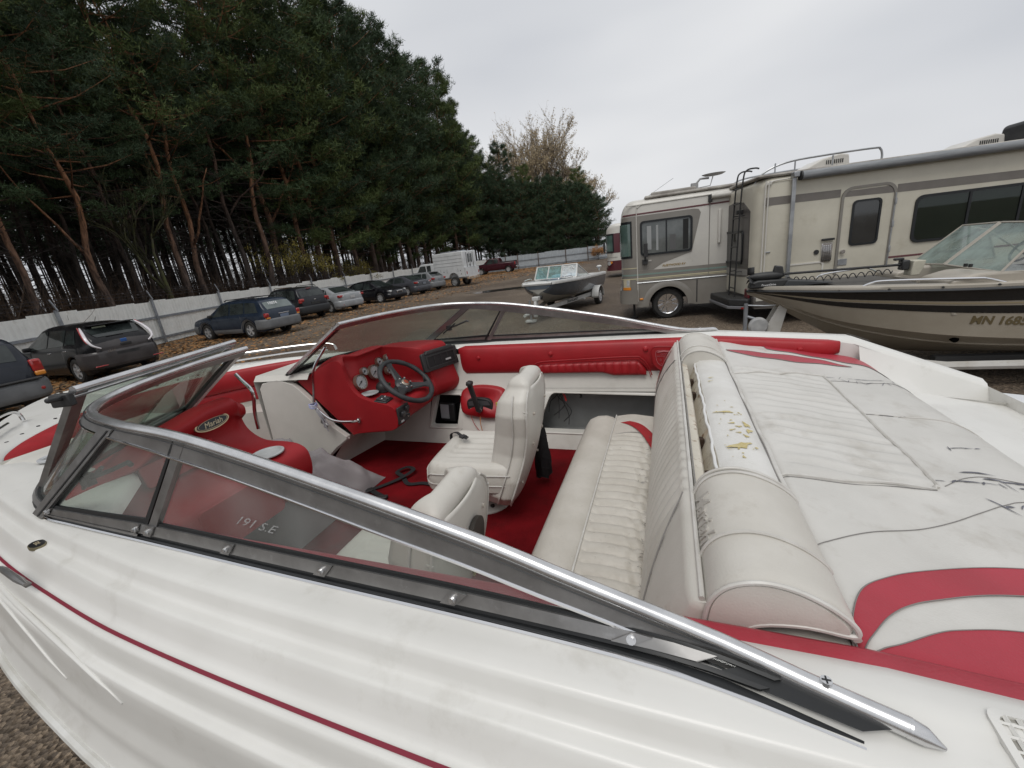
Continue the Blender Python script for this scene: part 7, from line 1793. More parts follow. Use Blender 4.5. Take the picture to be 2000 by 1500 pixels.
# ---- head rests ----
def headrest(y0, y1, lab, dz=0, badge=False):
    h = empty('headrest', (0, 0, 0), parent=boat)
    prof = [(.050, 1.385), (.048, 1.42), (.050, 1.455), (.058, 1.485), (.075, 1.508), (.10, 1.522), (.13, 1.527), (.165, 1.521), (.20, 1.505), (.228, 1.484), (.240, 1.466), (.232, 1.458), (.18, 1.462), (.125, 1.452), (.10, 1.43), (.085, 1.38), (.068, 1.372)]
    pr_ = spline([(x, 0, z + dz) for x, z in prof], 4, True)
    cx, cz = .115, 1.47 + dz; rows = []
    for q in range(23):
        t = q / 22; y = lerp(y0, y1, t); e = min(t, 1 - t) * (y1 - y0); k = 1 - .10 * max(0, 1 - e / .02) ** 2
        rows.append([(cx + (p.x - cx) * k, y, cz + (p.z - cz) * k) for p in pr_])
    b = BM().grid(rows, cv=True); nn = len(pr_); b.f.append(tuple(range(nn))); b.f.append(tuple(22 * nn + i for i in range(nn))[::-1]); b.m += [0, 0]
    b.build('cushion', ivory, h, ang=50)
    for y, k in ((y0 + .002, .955), (y1 - .002, .955)):
        BM().tube([(cx + (p.x - cx) * (k + .03), y, cz + (p.z - cz) * (k + .03)) for p in pr_], .0038, 7, closed=True).build('piping', pipe, h)
    top = [p for p in pr_ if True][:44]
    for y in (lerp(y0, y1, .34), lerp(y0, y1, .93)) if badge else (lerp(y0, y1, .22),):
        pth = [(p.x - .001, y + (.05 * max(0, 1 - i / 10) if badge and y < lerp(y0, y1, .5) else 0) * 0, p.z + .0025) for i, p in enumerate(top[2:42])]
        BM().tube(pth, .0032, 6).build('piping', pipe, h); BM().tube([(a, b2 + .005, c - .0018) for a, b2, c in pth], .0013, 5).build('seam', seam, h)
    if badge:
        BM()
        arc = pr_[4:34]; al = polylen(arc); l0_ = near_len(arc, al, (.062, 0, 1.492 + dz))
        def onarc(u, v, d):
            p = at_len(arc, al, l0_ + v); q = at_len(arc, al, l0_ + v + .004); t = (q - p).normalized(); n_ = Vector((-t.z, 0, t.x)); return p + n_ * (d + .0015) + Vector((0, (y0 + y1) / 2 + .035 - u, 0))
        t_ = text_mesh('Mariah', .055, onarc, .002, .4, 1, .01)
        t_.v = [tuple(Vector(v) - BO) for v in t_.v]; MB.build(t_, 'embossed_lettering', vinyl('embossed_ivory', (.50, .475, .43), (.45, .43, .39), None), h, smooth=False)
    return h
headrest(.545, .875, 'near', 0, True); headrest(1.93, 2.31, 'far', -.012)
# side blocks under the head rests
for y0, y1 in ((.49, .86), (1.94, 2.36)):
    rows = [[(x, y, z) for x, z in ((.056, 1.16), (.058, 1.33), (.075, 1.39), (.11, 1.425), (.18, 1.438), (.235, 1.436))] for y in U(y0, y1, 6)]
    BM().grid(rows).build('side_block', ivory, ang=180)
# ---- dashboards ----
def ploft(keys, ss, name, m, closed_sides=()):
    """keys: list of (s, profile); resampled smoothly"""
    def prof(s):
        if s <= keys[0][0]: return keys[0][1]
        for (a, P_), (b_, Q) in zip(keys, keys[1:]):
            if s <= b_:
                t = (s - a) / (b_ - a); t = t * t * (3 - 2 * t); return [(lerp(p[0], q[0], t), lerp(p[1], q[1], t)) for p, q in zip(P_, Q)]
        return keys[-1][1]
    rows = []
    for s in ss: rows.append([(p.x, s, p.z) for p in spline([(x, 0, z) for x, z in prof(s)], 5)])
    return BM().grid(rows), rows
PC = [(-1.96, 1.47), (-1.89, 1.50), (-1.78, 1.545), (-1.725, 1.552), (-1.70, 1.53), (-1.695, 1.48), (-1.68, 1.41), (-1.63, 1.345), (-1.53, 1.31), (-1.44, 1.292), (-1.405, 1.262), (-1.40, 1.20), (-1.45, 1.145), (-1.70, 1.12)]
PA = [(-1.96, 1.49), (-1.89, 1.53), (-1.79, 1.568), (-1.735, 1.565), (-1.745, 1.53), (-1.735, 1.485), (-1.705, 1.425), (-1.69, 1.365), (-1.655, 1.325), (-1.50, 1.302), (-1.41, 1.278), (-1.395, 1.21), (-1.44, 1.15), (-1.70, 1.13)]
PA2 = [(-1.96, 1.49), (-1.89, 1.525), (-1.77, 1.552), (-1.70, 1.55), (-1.715, 1.52), (-1.71, 1.475), (-1.70, 1.42), (-1.69, 1.37), (-1.64, 1.325), (-1.50, 1.302), (-1.41, 1.278), (-1.395, 1.22), (-1.44, 1.165), (-1.70, 1.14)]
PB = [(-1.96, 1.49), (-1.85, 1.515), (-1.65, 1.53), (-1.50, 1.525), (-1.455, 1.51), (-1.44, 1.475), (-1.425, 1.42), (-1.41, 1.36), (-1.40, 1.32), (-1.39, 1.285), (-1.385, 1.25), (-1.40, 1.21), (-1.46, 1.18), (-1.70, 1.16)]
PB2 = [(x + .075 * max(0, min(1, (x + 1.96) / .4)), z) for x, z in PB]
hm, hrows = ploft([(1.778, PC), (1.80, PC), (1.85, PA), (1.93, PA2), (2.15, PA2), (2.20, PB), (2.385, PB2)], [1.778, 1.785, 1.80] + [1.81 + .01 * i for i in range(58)], 'helm', redp)
# inboard side: skin joining the profile to the bulkhead line
k = len(hrows[0]); bl = [(lerp(-2.05, -1.73, i / (k - 1)), 1.778, lerp(1.44, 1.105, min(1, i / (k - 1)))) for i in range(k)]
hm.grid([[(lerp(a[0], b_[0], t), 1.778 - .004 * math.sin(math.pi * t) - (.0), lerp(a[2], b_[2], t)) for t in U(0, 1, 5)] for a, b_ in zip(hrows[0], bl)])
helm = hm.build('dashboard', redp, ang=55)
gface = mat('white_gauge_face', (.50, .50, .50), .25, c2=(.38, .38, .38), nscale=30)
gold = mat('tarnished_brass_bezel', (.36, .31, .25), .3, .7)
def gauge(s, z, r, x=-1.712, tilt=-.25):
    e = empty('gauge', Vector((x, s, z)) - BO, parent=helm)
    Mt = Matrix.Rotation(tilt, 3, 'Y') @ Matrix.Rotation(R(90), 3, 'Y')
    def T(p): return tuple(Mt @ Vector(p))
    b = MB(); b.lathe([(r * .93, .012), (r * 1.02, .014), (r * 1.05, .006), (r * 1.05, -.01)], n=26); b.v = [T(v) for v in b.v]; b.build('bezel', gold, e)
    b = MB(); b.lathe([(.0005, .008), (r * .95, .008)], n=26); b.v = [T(v) for v in b.v]; b.build('dial', gface, e)
    b = MB(); b.box((r * .1, -r * .2, .010), (.0035, r * 1.0, .002), .5); b.cyl((0, 0, .008), (0, 0, .013), .005, n=10)
    for q in range(11):
        a = R(-40 + q * 26); b.box((r * .82 * math.cos(a), r * .82 * math.sin(a), .0092), (r * .14, .002, .0008), a)
    b.v = [T(v) for v in b.v]; b.build('needle', blackp, e, smooth=False)
gauge(1.872, 1.400, .043, -1.680); gauge(1.938, 1.446, .024, -1.695); gauge(2.012, 1.420, .044, -1.682); gauge(2.095, 1.462, .027, -1.70); gauge(2.165, 1.468, .027, -1.685); gauge(2.13, 1.395, .025, -1.67)
def cup(x, y, z, r, par):
    b = BM(); b.lathe([(r + .008, .0), (r + .008, .004), (r + .002, .006), (r - .003, .005), (r - .006, .0015), (.001, .0012)], (x, y, z), n=28); return b.build('cup_holder', mat('grey_cup_holder', (.50, .51, .51), .5, c2=(.34, .35, .35), nscale=10), par)
cup(-1.625, 1.868, 1.333, .043, helm)
# compass
b = BM(); b.tube([(-1.60, 1.962, 1.316), (-1.60, 1.962, 1.325)], .045, 18); b.lathe([(.040, .0), (.042, .018), (.034, .038), (.018, .05), (.001, .053)], (-1.60, 1.962, 1.325), n=20); cp = b.build('compass', blackp, helm)
b = BM(); b.box((-1.562, 1.962, 1.352), (.006, .05, .02)); b.build('compass_card', mat('dim_green_card', (.06, .10, .06), .3), cp)
# switch panels
def pod(c, d, rz, ry, nm, extra):
    e = empty(nm, Vector(c) - BO, parent=helm); e.rotation_euler = (0, ry, rz)
    MB().box((0, 0, 0), d).build('panel', blackp, e, bevel=.004); extra(e); return e
def ex1(e):
    for y in (-.018, .018): MB().box((0, y, .008), (.06, .028, .014), ry=.12).build('switch', mat('switch_black', (.03, .03, .032), .3), e, bevel=.003); MB().box((.0, y, .0162), (.006, .008, .002)).build('switch_mark', whitep, e, smooth=False)
pod((-1.508, 1.832, 1.306), (.075, .085, .012), .12, .14, 'switch_panel', ex1)
def ex2(e):
    MB().cyl((.004, .028, -.016), (.014, .028, -.016), .012, n=16).build('ignition', chrome, e); MB().cyl((.010, .028, -.016), (.020, .028, -.016), .008, n=12).build('ignition_knob', blackp, e)
    MB().box((.016, -.022, .006), (.016, .03, .03), ry=.3).build('switch', mat('switch_black', (.03, .03, .032), .3), e, bevel=.003); MB().box((.016, .022, .028), (.016, .03, .02)).build('switch', MATS['switch_black'], e, bevel=.003)
    t_ = text_mesh('50A', .018, lambda u, v, d: (.0085 + d, -.026 + u, -.034 + v), .0005); t_.build('lettering', whitep, e, smooth=False)
pod((-1.393, 1.83, 1.228), (.012, .105, .098), 0, .04, 'ignition_panel', ex2)
pod((-1.418, 2.15, 1.335), (.01, .05, .04), 0, 0, 'rocker_switch', lambda e: MB().box((.008, 0, 0), (.01, .03, .026)).build('switch', MATS['switch_black'], e, bevel=.002))
# radio housing on the starboard side of the dash
re_ = empty('radio', Vector((-1.372, 2.283, 1.425)) - BO, parent=helm); re_.rotation_euler = (0, -.16, R(-22)); re_.scale = (1, 1.18, 1.2)
b = MB(); b.prism(rrect(-.12, -.05, .12, .05, .012), lambda u, v, d: (d, u, v), -.012, .012); b.build('housing', blackp, re_, bevel=.004)
b = MB(); frame(b, rrect(-.098, -.035, .098, .032, .006), rrect(-.09, -.03, .09, .026, .004), lambda u, v, d: (d, u, v), .010, .018); b.build('faceplate_rim', blackp, re_, smooth=False)
b = MB(); b.bb((.008, -.088, -.028), (.013, .088, .025)); b.build('slot', mat('dark_slot', (.006, .006, .007), .6), re_, smooth=False)
for q in range(5): MB().box((.014, -.09 + q * .045, -.001), (.004, .003, .05)).build('rib', blackp, re_, smooth=False)
MB().box((.015, .045, -.012), (.004, .035, .009)).build('label_plate', mat('grey_plate', (.4, .4, .4), .4), re_, smooth=False)
b = MB(); b.prism([(-.10, .04), (.10, .04), (.085, .058), (-.085, .058)], lambda u, v, d: (d, u, v), -.01, .022); b.build('hood', blackp, re_, bevel=.004)
# ---- steering wheel ----
SW = empty('steering_wheel', Vector((-1.445, 1.99, 1.37)) - BO, parent=boat)
Mw = Matrix.Rotation(R(90 - 48), 3, 'Y')     # local z becomes the wheel axis, pointing aft and up
def wv(b): b.v = [tuple(Mw @ Vector(v)) for v in b.v]; return b
wheelm = mat('black_leather_grip', (.022, .024, .026), .55, c2=(.04, .042, .045), nscale=25, bump=.4, bscale=300)
b = MB(); n = 64; b.tube([(.163 * math.cos(2 * math.pi * i / n), .163 * math.sin(2 * math.pi * i / n), .0) for i in range(n)], [.0145 + .0012 * (1 if i % 6 < 3 else 0) for i in range(n)], 10, closed=True); wv(b).build('rim', wheelm, SW, ang=180)
for a in (R(-62), R(62), R(180 + 10), ):
    pass
for a in (R(55), R(175), R(-65)):
    b = MB(); rows = []
    for t in U(0, 1, 10):
        rr = lerp(.03, .155, t); w_ = lerp(.034, .018, min(1, t * 1.4)) + (.012 * max(0, t - .8) / .2); z = -.035 + .034 * t ** 1.3; th = .008
        c, s_ = math.cos(a), math.sin(a); P_ = lambda k, zz: (rr * c - k * s_, rr * s_ + k * c, zz)
        rows.append([P_(-w_, z), P_(-w_ * .7, z + th), P_(w_ * .7, z + th), P_(w_, z), P_(w_ * .7, z - th), P_(-w_ * .7, z - th)])
    b.grid(rows, cv=True); wv(b).build('spoke', mat('black_spoke', (.03, .032, .034), .4), SW)
b = MB(); b.lathe([(.001, -.012), (.028, -.014), (.05, -.024), (.058, -.036), (.05, -.05)], n=24); wv(b).build('hub', MATS['black_spoke'], SW)
b = MB(); b.lathe([(.0005, -.006), (.02, -.008), (.026, -.014)], n=24); wv(b).build('horn_cap', gold, SW); b = MB(); b.lathe([(.0005, -.0045), (.015, -.006)], n=20); wv(b).build('cap_emblem', mat('red_emblem', (.3, .05, .02), .3), SW)
for q in range(6):
    a = q * math.pi / 3 + .3; b = MB(); b.cyl((.04 * math.cos(a), .04 * math.sin(a), -.022), (.04 * math.cos(a), .04 * math.sin(a), -.012), .0055, n=10); wv(b).build('bolt', alumf, SW)
b = MB(); P_ = []
for i in range(40): P_.append(.036 + .010 * (i / 39) + (.004 if i % 2 else 0))
b.tube([tuple((0, 0, -.04 - .17 * i / 39)) for i in range(40)], P_, 18); wv(b).build('column_boot', mat('rubber_boot', (.012, .012, .012), .6), SW, smooth=False)
b = BM(); b.lathe([(.001, .0), (.05, .0), (.062, -.03), (.05, -.075), (.001, -.09)], (-1.60, 2.05, 1.16), n=20); b.build('steering_box', blackp)
# ---- inboard bulkhead and foot well ----
bulk = [(-2.33, 1.40), (-2.30, 1.435), (-2.17, 1.462), (-2.06, 1.43), (-2.02, 1.40), (-1.95, 1.33), (-1.90, 1.255), (-1.84, 1.17), (-1.75, 1.108), (-1.757, 1.09), (-1.85, 1.03), (-1.93, .965), (-1.99, .88), (-2.36, .88)]
def bulkhead(sd, hi=True):
    Y = (lambda y: y) if sd > 0 else (lambda y: 2 * CL - y)
    b = BM(); b.prism(bulk, lambda u, v, d: (u, Y(1.742 + d), v), 0, .034); o = b.build('bulkhead', gelin, smooth=False, bevel=.004)
    return o
bulkhead(1); bulkhead(-1)
for sd in (1, -1):
    Y = (lambda y: y) if sd > 0 else (lambda y: 2 * CL - y)
    rows = [[(-1.74 - .02, Y(s), 1.105), (-1.83, Y(s), 1.04), (-1.90, Y(s), .965), (-1.955 + .08 * (s - 1.78) / .42, Y(s), .866)] for s in (1.776, 2.0, 2.25)]
    BM().grid(rows).build('footwell_panel', gelin)
    BM().tube([(-1.752, Y(1.758), 1.098), (-1.84, Y(1.758), 1.036), (-1.93, Y(1.758), .966), (-1.985, Y(1.758), .885)], .008, 6).build('edge_trim', gelin)
BM().bb((-2.30, 1.77, 1.44), (-2.05, 2.2, 1.455)).build('console_ledge', gelin, bevel=.005)
# ---- passenger side dash ----
QA = [(-1.96, 1.46), (-1.87, 1.50), (-1.74, 1.555), (-1.66, 1.567), (-1.618, 1.552), (-1.632, 1.512), (-1.672, 1.487), (-1.668, 1.425), (-1.60, 1.380), (-1.48, 1.376), (-1.41, 1.366), (-1.375, 1.33), (-1.385, 1.24), (-1.46, 1.15), (-1.70, 1.12)]
QH = [(x, z + .022 * max(0, (z - 1.46) / .1)) for x, z in QA]
QL = [(x, lerp(z, 1.40, .45 * max(0, min(1, (z - 1.38) / .15)))) for x, z in QA]
QE = [(x - .03 * max(0, (z - 1.40) / .1), lerp(z, 1.39, .12) if z > 1.40 else z) for x, z in QA]
QI = [(lerp(x, -1.68, .7) if z < 1.42 or x > -1.66 else x, z) for x, z in QA]
pdm, prow = ploft([(.535, QL), (.70, QL), (.86, QA), (1.0, QH), (1.09, QH), (1.135, QE), (1.152, QE)], [.535 + .0103 * i for i in range(61)], 'pd', redp)
k = len(prow[-1]); bl = [(lerp(-2.05, -1.75, i / (k - 1)), 1.155, lerp(1.44, 1.10, i / (k - 1))) for i in range(k)]
pdm.grid([[(lerp(a[0], b_[0], t), 1.153 + .004 * math.sin(math.pi * t), lerp(a[2], b_[2], t)) for t in U(0, 1, 5)] for a, b_ in zip(prow[-1], bl)])
pdash = pdm.build('passenger_dashboard', redp, ang=55)
cup(-1.462, 1.045, 1.3765, .052, pdash)
b = BM(); b.prism(rrect(.70, 1.18, .99, 1.345, .02), lambda u, v, d: (-1.378 + d, u, v), -.004, .006); b.build('glove_box_lid', redp, pdash, bevel=.004)
b = BM(); b.prism(rrect(.72, 1.40, .97, 1.475, .012), lambda u, v, d: (-1.640 + (1.5 - v) * .25 + d, u, v), -.004, .007); b.build('recess_panel', redp, pdash, bevel=.003)
# oval badge
def ell(rx, rz, n=36): return [(rx * math.cos(2 * math.pi * i / n), rz * math.sin(2 * math.pi * i / n)) for i in range(n)]
bf = lambda u, v, d: (-1.622 - .012 * v / .03 + d, .985 + u, 1.528 + v + u * .05)
bdg = BM().prism(ell(.066, .0235), bf, -.01, .004).build('badge', mat('gold_badge_rim', (.45, .35, .22), .3, .6), pdash, smooth=False)
BM().prism(ell(.060, .0185), bf, .004, .006).build('badge_field', mat('badge_black', (.01, .01, .012), .3), bdg, smooth=False)
b = BM(); b.tube([bf(u, v, .0065) for u, v in ell(.056, .0155)], .0009, 4, closed=True); b.build('badge_line', mat('badge_gold', (.5, .42, .28), .4), bdg, smooth=False)
t_ = text_mesh('Mariah', .026, lambda u, v, d: tuple(Vector(bf(u, v - .001, .0068 + d)) - BO), .0006, .35); MB.build(t_, 'badge_lettering', MATS['badge_gold'], bdg, smooth=False)
# ---- grab rails ----
steel = mat('polished_stainless', (.62, .62, .62), .14, 1.0)
b = BM(); b.tube(spline([(-1.722, 1.722, 1.648), (-1.755, 1.715, 1.612), (-1.80, 1.71, 1.567), (-1.835, 1.705, 1.51), (-1.86, 1.705, 1.42), (-1.893, 1.705, 1.315)], 6), .0075, 8); gr = b.build('grab_rail', steel)
b = BM(); b.tube(spline([(-1.893, 1.705, 1.318), (-1.84, 1.70, 1.268), (-1.79, 1.70, 1.235), (-1.74, 1.71, 1.218), (-1.675, 1.745, 1.206), (-1.66, 1.775, 1.204)], 6), .0075, 8); b.cyl((-1.66, 1.765, 1.204), (-1.66, 1.778, 1.204), .014, n=14); b.build('grab_rail_arm', steel, gr)
b = BM(); b.tube(spline([(-1.72, 1.20, 1.657), (-1.703, 1.205, 1.628), (-1.672, 1.21, 1.588), (-1.668, 1.21, 1.55), (-1.69, 1.21, 1.48), (-1.70, 1.21, 1.40)], 6), .0075, 8); b.build('grab_rail', steel)
# rag and cord tied to the rail
clm = mat('blue_white_cord', (.22, .26, .55), .8, c2=(.55, .55, .58), nscale=60, namt=.6)
tie = empty('knotted_cord', (0, 0, 0)); tie.location = boat.matrix_world @ Vector((0, 0, 0)) if False else (0, 0, 0)
def bworld(p): q = Vector(p); return Vector((q.x * math.cos(BA) - q.y * math.sin(BA), q.x * math.sin(BA) + q.y * math.cos(BA), q.z))
def bloose(name, base, label, cat, group=None):
    return empty(name, bworld(base), BA, label=label, cat=cat, group=group)
class LM(MB):
    def __init__(s, base): MB.__init__(s); s.base = Vector(base)
    def build(s, name, mats, parent=None, **k):
        s.v = [tuple(Vector(v) - s.base) for v in s.v]; return MB.build(s, name, mats, parent, **k)
bpy.data.objects.remove(tie)
base = (-1.893, 1.70, 1.31); tie = bloose('knotted_cord', base, 'blue and white cord knotted round the chrome grab rail, ends dangling', 'cord')
b = LM(base); random.seed(21)
for q in range(3): b.tube(spline([(-1.893 + .02 * math.cos(a), 1.70 + .02 * math.sin(a), 1.325 - .008 * q + .004 * math.sin(2 * a)) for a in U(0, 6.28, 10)], 3), .0042, 5)
b.build('knot', clm, tie)
for q, (dx, dz) in enumerate(((-.03, -.115), (.0, -.14), (.02, -.10))):
    b = LM(base); b.tube(spline([(-1.88 + q * .012, 1.695, 1.30), (-1.86 + q * .01, 1.69, 1.265), (-1.84 + dx * .3, 1.695, 1.30 + dz * .6), (-1.83 + dx * .6, 1.70, 1.30 + dz)], 5), .0035, 5); b.build('loose_end', mat('grey_cord', (.36, .36, .38), .8), tie)
b = LM(base); b.box((-1.855, 1.705, 1.225), (.03, .006, .045), ry=.3); b.tube(spline([(-1.84, 1.703, 1.21), (-1.825, 1.70, 1.195), (-1.84, 1.70, 1.182), (-1.855, 1.70, 1.19)], 4), .004, 6); b.build('metal_hook', alud, tie, bevel=.002)
# ---- throttle ----
tb = BM(); T_ = [(-1.281, 1.176), (-1.215, 1.213), (-1.10, 1.218), (-.985, 1.195), (-.975, 1.13), (-.99, 1.05), (-1.05, 1.03), (-1.17, 1.038), (-1.265, 1.066)]
TT = spline([(u, v, 0) for u, v in T_], 4, True); TP = [(p.x, p.y) for p in TT]; cx, cz = -1.13, 1.12
rows = [[(cx + (u - cx) * k, yw(v) - d, cz + (v - cz) * k) for u, v in TP] for k, d in ((1, -.01), (1.0, .02), (.96, .035), (.85, .042), (.5, .044), (.02, .044))]
tb.grid(rows, cv=True); thr = tb.build('control_pad', redv, ang=60)
fw2 = lambda u, v, d: (u, 2.275 - d, v)
BM().prism([(p.x, p.y) for p in spline([(-1.20, 1.155, 0), (-1.13, 1.165, 0), (-1.055, 1.15, 0), (-1.04, 1.09, 0), (-1.07, 1.055, 0), (-1.14, 1.05, 0), (-1.20, 1.075, 0), (-1.215, 1.115, 0)], 4, True)], fw2, -.01, .022).build('control_box', blackp, thr, bevel=.005, seg=3)
BM().prism([(-1.20, 1.115), (-1.20, 1.14), (-1.15, 1.152), (-1.065, 1.145), (-1.05, 1.12)], fw2, .022, .025).build('silver_plate', mat('pewter_plate', (.14, .145, .15), .4, .5), thr, smooth=False)
b = BM(); b.cyl(fw2(-1.118, 1.098, .02), fw2(-1.118, 1.098, .055), .022, .02, 18); b.build('lever_hub', blackp, thr); BM().tube([fw2(-1.118 + .017 * math.cos(a), 1.098 + .017 * math.sin(a), .056) for a in U(0, 6.28, 20)[:-1]], .002, 5, closed=True).build('hub_ring', alumf, thr)
b = BM(); rows = []
for t in U(0, 1, 12):
    z = lerp(1.09, 1.285, t); x = -1.118 - .028 * t; w_ = .015 + .004 * max(0, t - .6); d = .05 + .02 * t
    rows.append([fw2(x - w_, z, d), fw2(x - w_, z, d + .02), fw2(x + w_, z, d + .02), fw2(x + w_, z, d)])
b.grid(rows, cv=True); b.f.append((0, 1, 2, 3)); b.f.append(tuple(len(b.v) - 4 + i for i in range(4))[::-1]); b.m += [0, 0]; b.build('lever', blackp, thr, bevel=.004)
b = BM(); b.box(fw2(-1.143, 1.283, .08), (.036, .045, .03), ry=.2); b.build('lever_grip', blackp, thr, bevel=.01, seg=3)
t_ = text_mesh('3000', .022, lambda u, v, d: tuple(Vector(fw2(-1.175 + u, 1.088 + v, .0235 + d)) - BO), .0005, .2); MB.build(t_, 'lettering', mat('cream_letter', (.6, .58, .5), .5), thr, smooth=False)
BM().prism([(-1.02, 1.085), (-1.0, 1.085), (-1.0, 1.13), (-1.02, 1.13)], fw2, -.005, .004).build('warning_sticker', mat('yellow_sticker', (.5, .4, .05), .5), thr, smooth=False)
wire([(-1.12, 2.23, 1.05), (-1.12, 2.22, 1.0), (-1.11, 2.215, .94), (-1.105, 2.21, .90)], .0028, wm[2]); wire([(-1.19, 2.24, 1.05), (-1.17, 2.235, .99), (-1.12, 2.225, .93)], .0022, wm[1])
# ---- seats ----
def bucket(cx0, cy0, dz, hk, name, net):
    e = empty(name, Vector((cx0, cy0, .865)) - BO, parent=boat)
    def build(b, nm, m, **k): return b.build(nm, m, e, **k)
    # coordinates relative to the pedestal foot
    b = MB(); b.lathe([(.001, 0), (.12, 0), (.12, .006), (.105, .016), (.05, .03), (.045, .15), (.07, .17)], n=28); build(b, 'pedestal', mat('pale_pedestal', (.5, .49, .46), .4))
    for q in range(4): a = q * 1.57 + .6; b = MB(); b.cyl((.09 * math.cos(a), .09 * math.sin(a), .012), (.09 * math.cos(a), .09 * math.sin(a), .026), .01, n=10); build(b, 'knob', blackp)
    zc = .175 + dz
    # cushion: front at -x
    rows = []
    for i in range(41):
        t = i / 40; x = lerp(-.21, .20, t); e_ = min(1, t / .16, 1); w_ = .205 * (1 - .22 * (1 - e_) ** 2.2) - .02 * max(0, t - .7)
        fx = max(0, 1 - t / .12); row = []
        for j in range(33):
            v = j / 32 * 2 - 1; ins = abs(v) < .66
            y = v * w_; ed = max(0, (abs(v) - .82) / .18); zt = zc + .125 - .045 * ed ** 2 - .05 * fx ** 2 - .015 * (1 - abs(v)) * (t > .2)
            if ins and .22 < t < .92: zt += .004 - .009 * (1 - abs(math.sin((v + 1) * 8.4 * 1.5)) ** .5)
            row.append((x - .012 * fx * (1 - v * v), y, zt))
        row = [(row[0][0], row[0][1] * 1.0, zc - .0), (row[0][0], row[0][1] * 1.02, zc + .04)] + row + [(row[-1][0], row[-1][1] * 1.02, zc + .04), (row[-1][0], row[-1][1], zc)]
        rows.append(row)
    f0 = rows[0]; rows = [[(p[0] + .03, p[1] * .9, zc - .005) for p in f0], [(p[0] - .006, p[1] * .98, lerp(zc, p[2], .4)) for p in f0]] + rows
    c_ = build(MB().grid(rows), 'seat_cushion', ivory, ang=180)
    for k_, zo in ((0, -.004), (1, 0)):
        L1 = [Vector(r[2]) for r in rows[2:]]; R1 = [Vector(r[-3]) for r in rows[2:]]
        if k_: pth = [p + Vector((0, -.002, .002)) for p in L1[::-1]] + [Vector(p) + Vector((-.003, 0, .002)) for p in rows[2][3:-3]] + [p + Vector((0, .002, .002)) for p in R1]
        else: pth = [Vector((p.x, p.y * 1.02, zc + .035)) for p in L1[::-1]] + [Vector((rows[2][j][0] - .004, rows[2][j][1], zc + .035)) for j in range(4, 32, 2)] + [Vector((p.x, p.y * 1.02, zc + .035)) for p in R1]
        MB().tube(pth[::2] if k_ else pth, .0034, 6).build('piping', pipe, c_)
    MB().bb((-.17, -.18, zc - .02), (.18, .18, zc)).build('seat_base', gelin, e, bevel=.01)
    # backrest
    def wz(t):  # half width along the height
        return interp([(0, .17), (.10, .205), (.25, .20), (.45, .168), (.62, .168), (.8, .185), (.92, .165), (1.0, .12)], t)
    z0, z1 = .10 + dz, .665 * hk + dz * .5
    def spine(t): return (.165 + .035 * math.sin(t * 3.0) + .115 * t, lerp(z0, z1, t))
    rows = []
    for i in range(45):
        t = i / 44; x, z = spine(t); w_ = wz(t); sh = []
        for j in range(15):
            v = j / 14 * 2 - 1; sh.append((x + .030 - .022 * abs(v) ** 2.2, v * w_, z))
        rows.append(sh)
    shell_ = build(MB().grid(rows), 'back_shell', gelin, ang=180, solid=.006)
    for (v, t) in ((-.6, .78), (.6, .78), (-.55, .5), (.55, .5), (-.75, .2), (.75, .2)):
        x, z = spine(t); MB().cyl((x + .026, v * wz(t), z), (x + .033, v * wz(t), z), .0065, n=10).build('snap', mat('beige_snap', (.5, .46, .4), .4), shell_)
    rows = []
    for i in range(61):
        t = i / 60 * 1.0; x, z = spine(t); w_ = wz(t) + .004; row = []
        tt = max(0, (t - .90) / .10)
        th = .085 + .03 * math.sin(t * math.pi) - .03 * tt
        for j in range(33):
            a = j / 32; v = a * 2 - 1; ed = max(0, (abs(v) - .62) / .38)
            rib = 0
            if abs(v) < .6 and .12 < t < .82: rib = .006 * abs(math.sin(t * 44)) ** .5
            xx = x - th * (1 - .0) * (1 - ed ** 3 * .75) - .035 * max(0, 1 - abs(abs(v) - .8) / .2) - rib
            row.append((xx, v * w_ * (1 + .02 * ed), z))
        row = [(x + .014, -w_ * 1.0, z)] + row + [(x + .014, w_ * 1.0, z)]
        rows.append(row)
    # rounded top, closed over to the shell
    x, z = spine(1.0); last = rows[60]; cxm = x - .03
    for q in range(1, 9):
        a = q / 8 * math.pi / 2; rows.append([(lerp(cxm, p[0], math.cos(a) * .98 + .0), p[1] * (.55 + .45 * math.cos(a)), z + .042 * math.sin(a)) for p in last])
    rows = [r + [(spine(min(1, i / 60))[0] + .018, r[-1][1] * k_, r[-1][2]) if i <= 60 else (lerp(cxm, x + .018, math.cos((i - 60) / 8 * math.pi / 2)), r[-1][1] * k_, r[-1][2]) for k_ in (.9, .5, 0, -.5, -.9)] + [r[0]] for i, r in enumerate(rows)]
    bk_ = build(MB().grid(rows), 'backrest', ivory, ang=180)
    for sd in (-1, 1):
        MB().tube([(spine(t)[0] + .014, sd * (wz(t) + .006), spine(t)[1]) for t in U(.0, .98, 30)], .004, 7).build('piping', pipe, bk_)
        MB().tube([(spine(t)[0] - .045, sd * (wz(t) + .009), spine(t)[1]) for t in U(.02, .96, 30)], .0034, 7).build('piping', pipe, bk_)
    pth = [(spine(.84)[0] + .02 - .10 * math.sin(a), -math.cos(a) * (wz(.84) + .006), spine(.84)[1] + .012 * math.sin(a)) for a in U(0, math.pi, 20)]; MB().tube(pth, .0034, 6).build('piping', pipe, bk_)
    return e
ds_ = bucket(-.835, 1.615, 0, .93, 'driver_seat', True); ds_.rotation_euler = (0, 0, R(4))
ps_ = bucket(-.82, .84, -.01, .82, 'passenger_seat', False); ps_.rotation_euler = (0, 0, R(2))
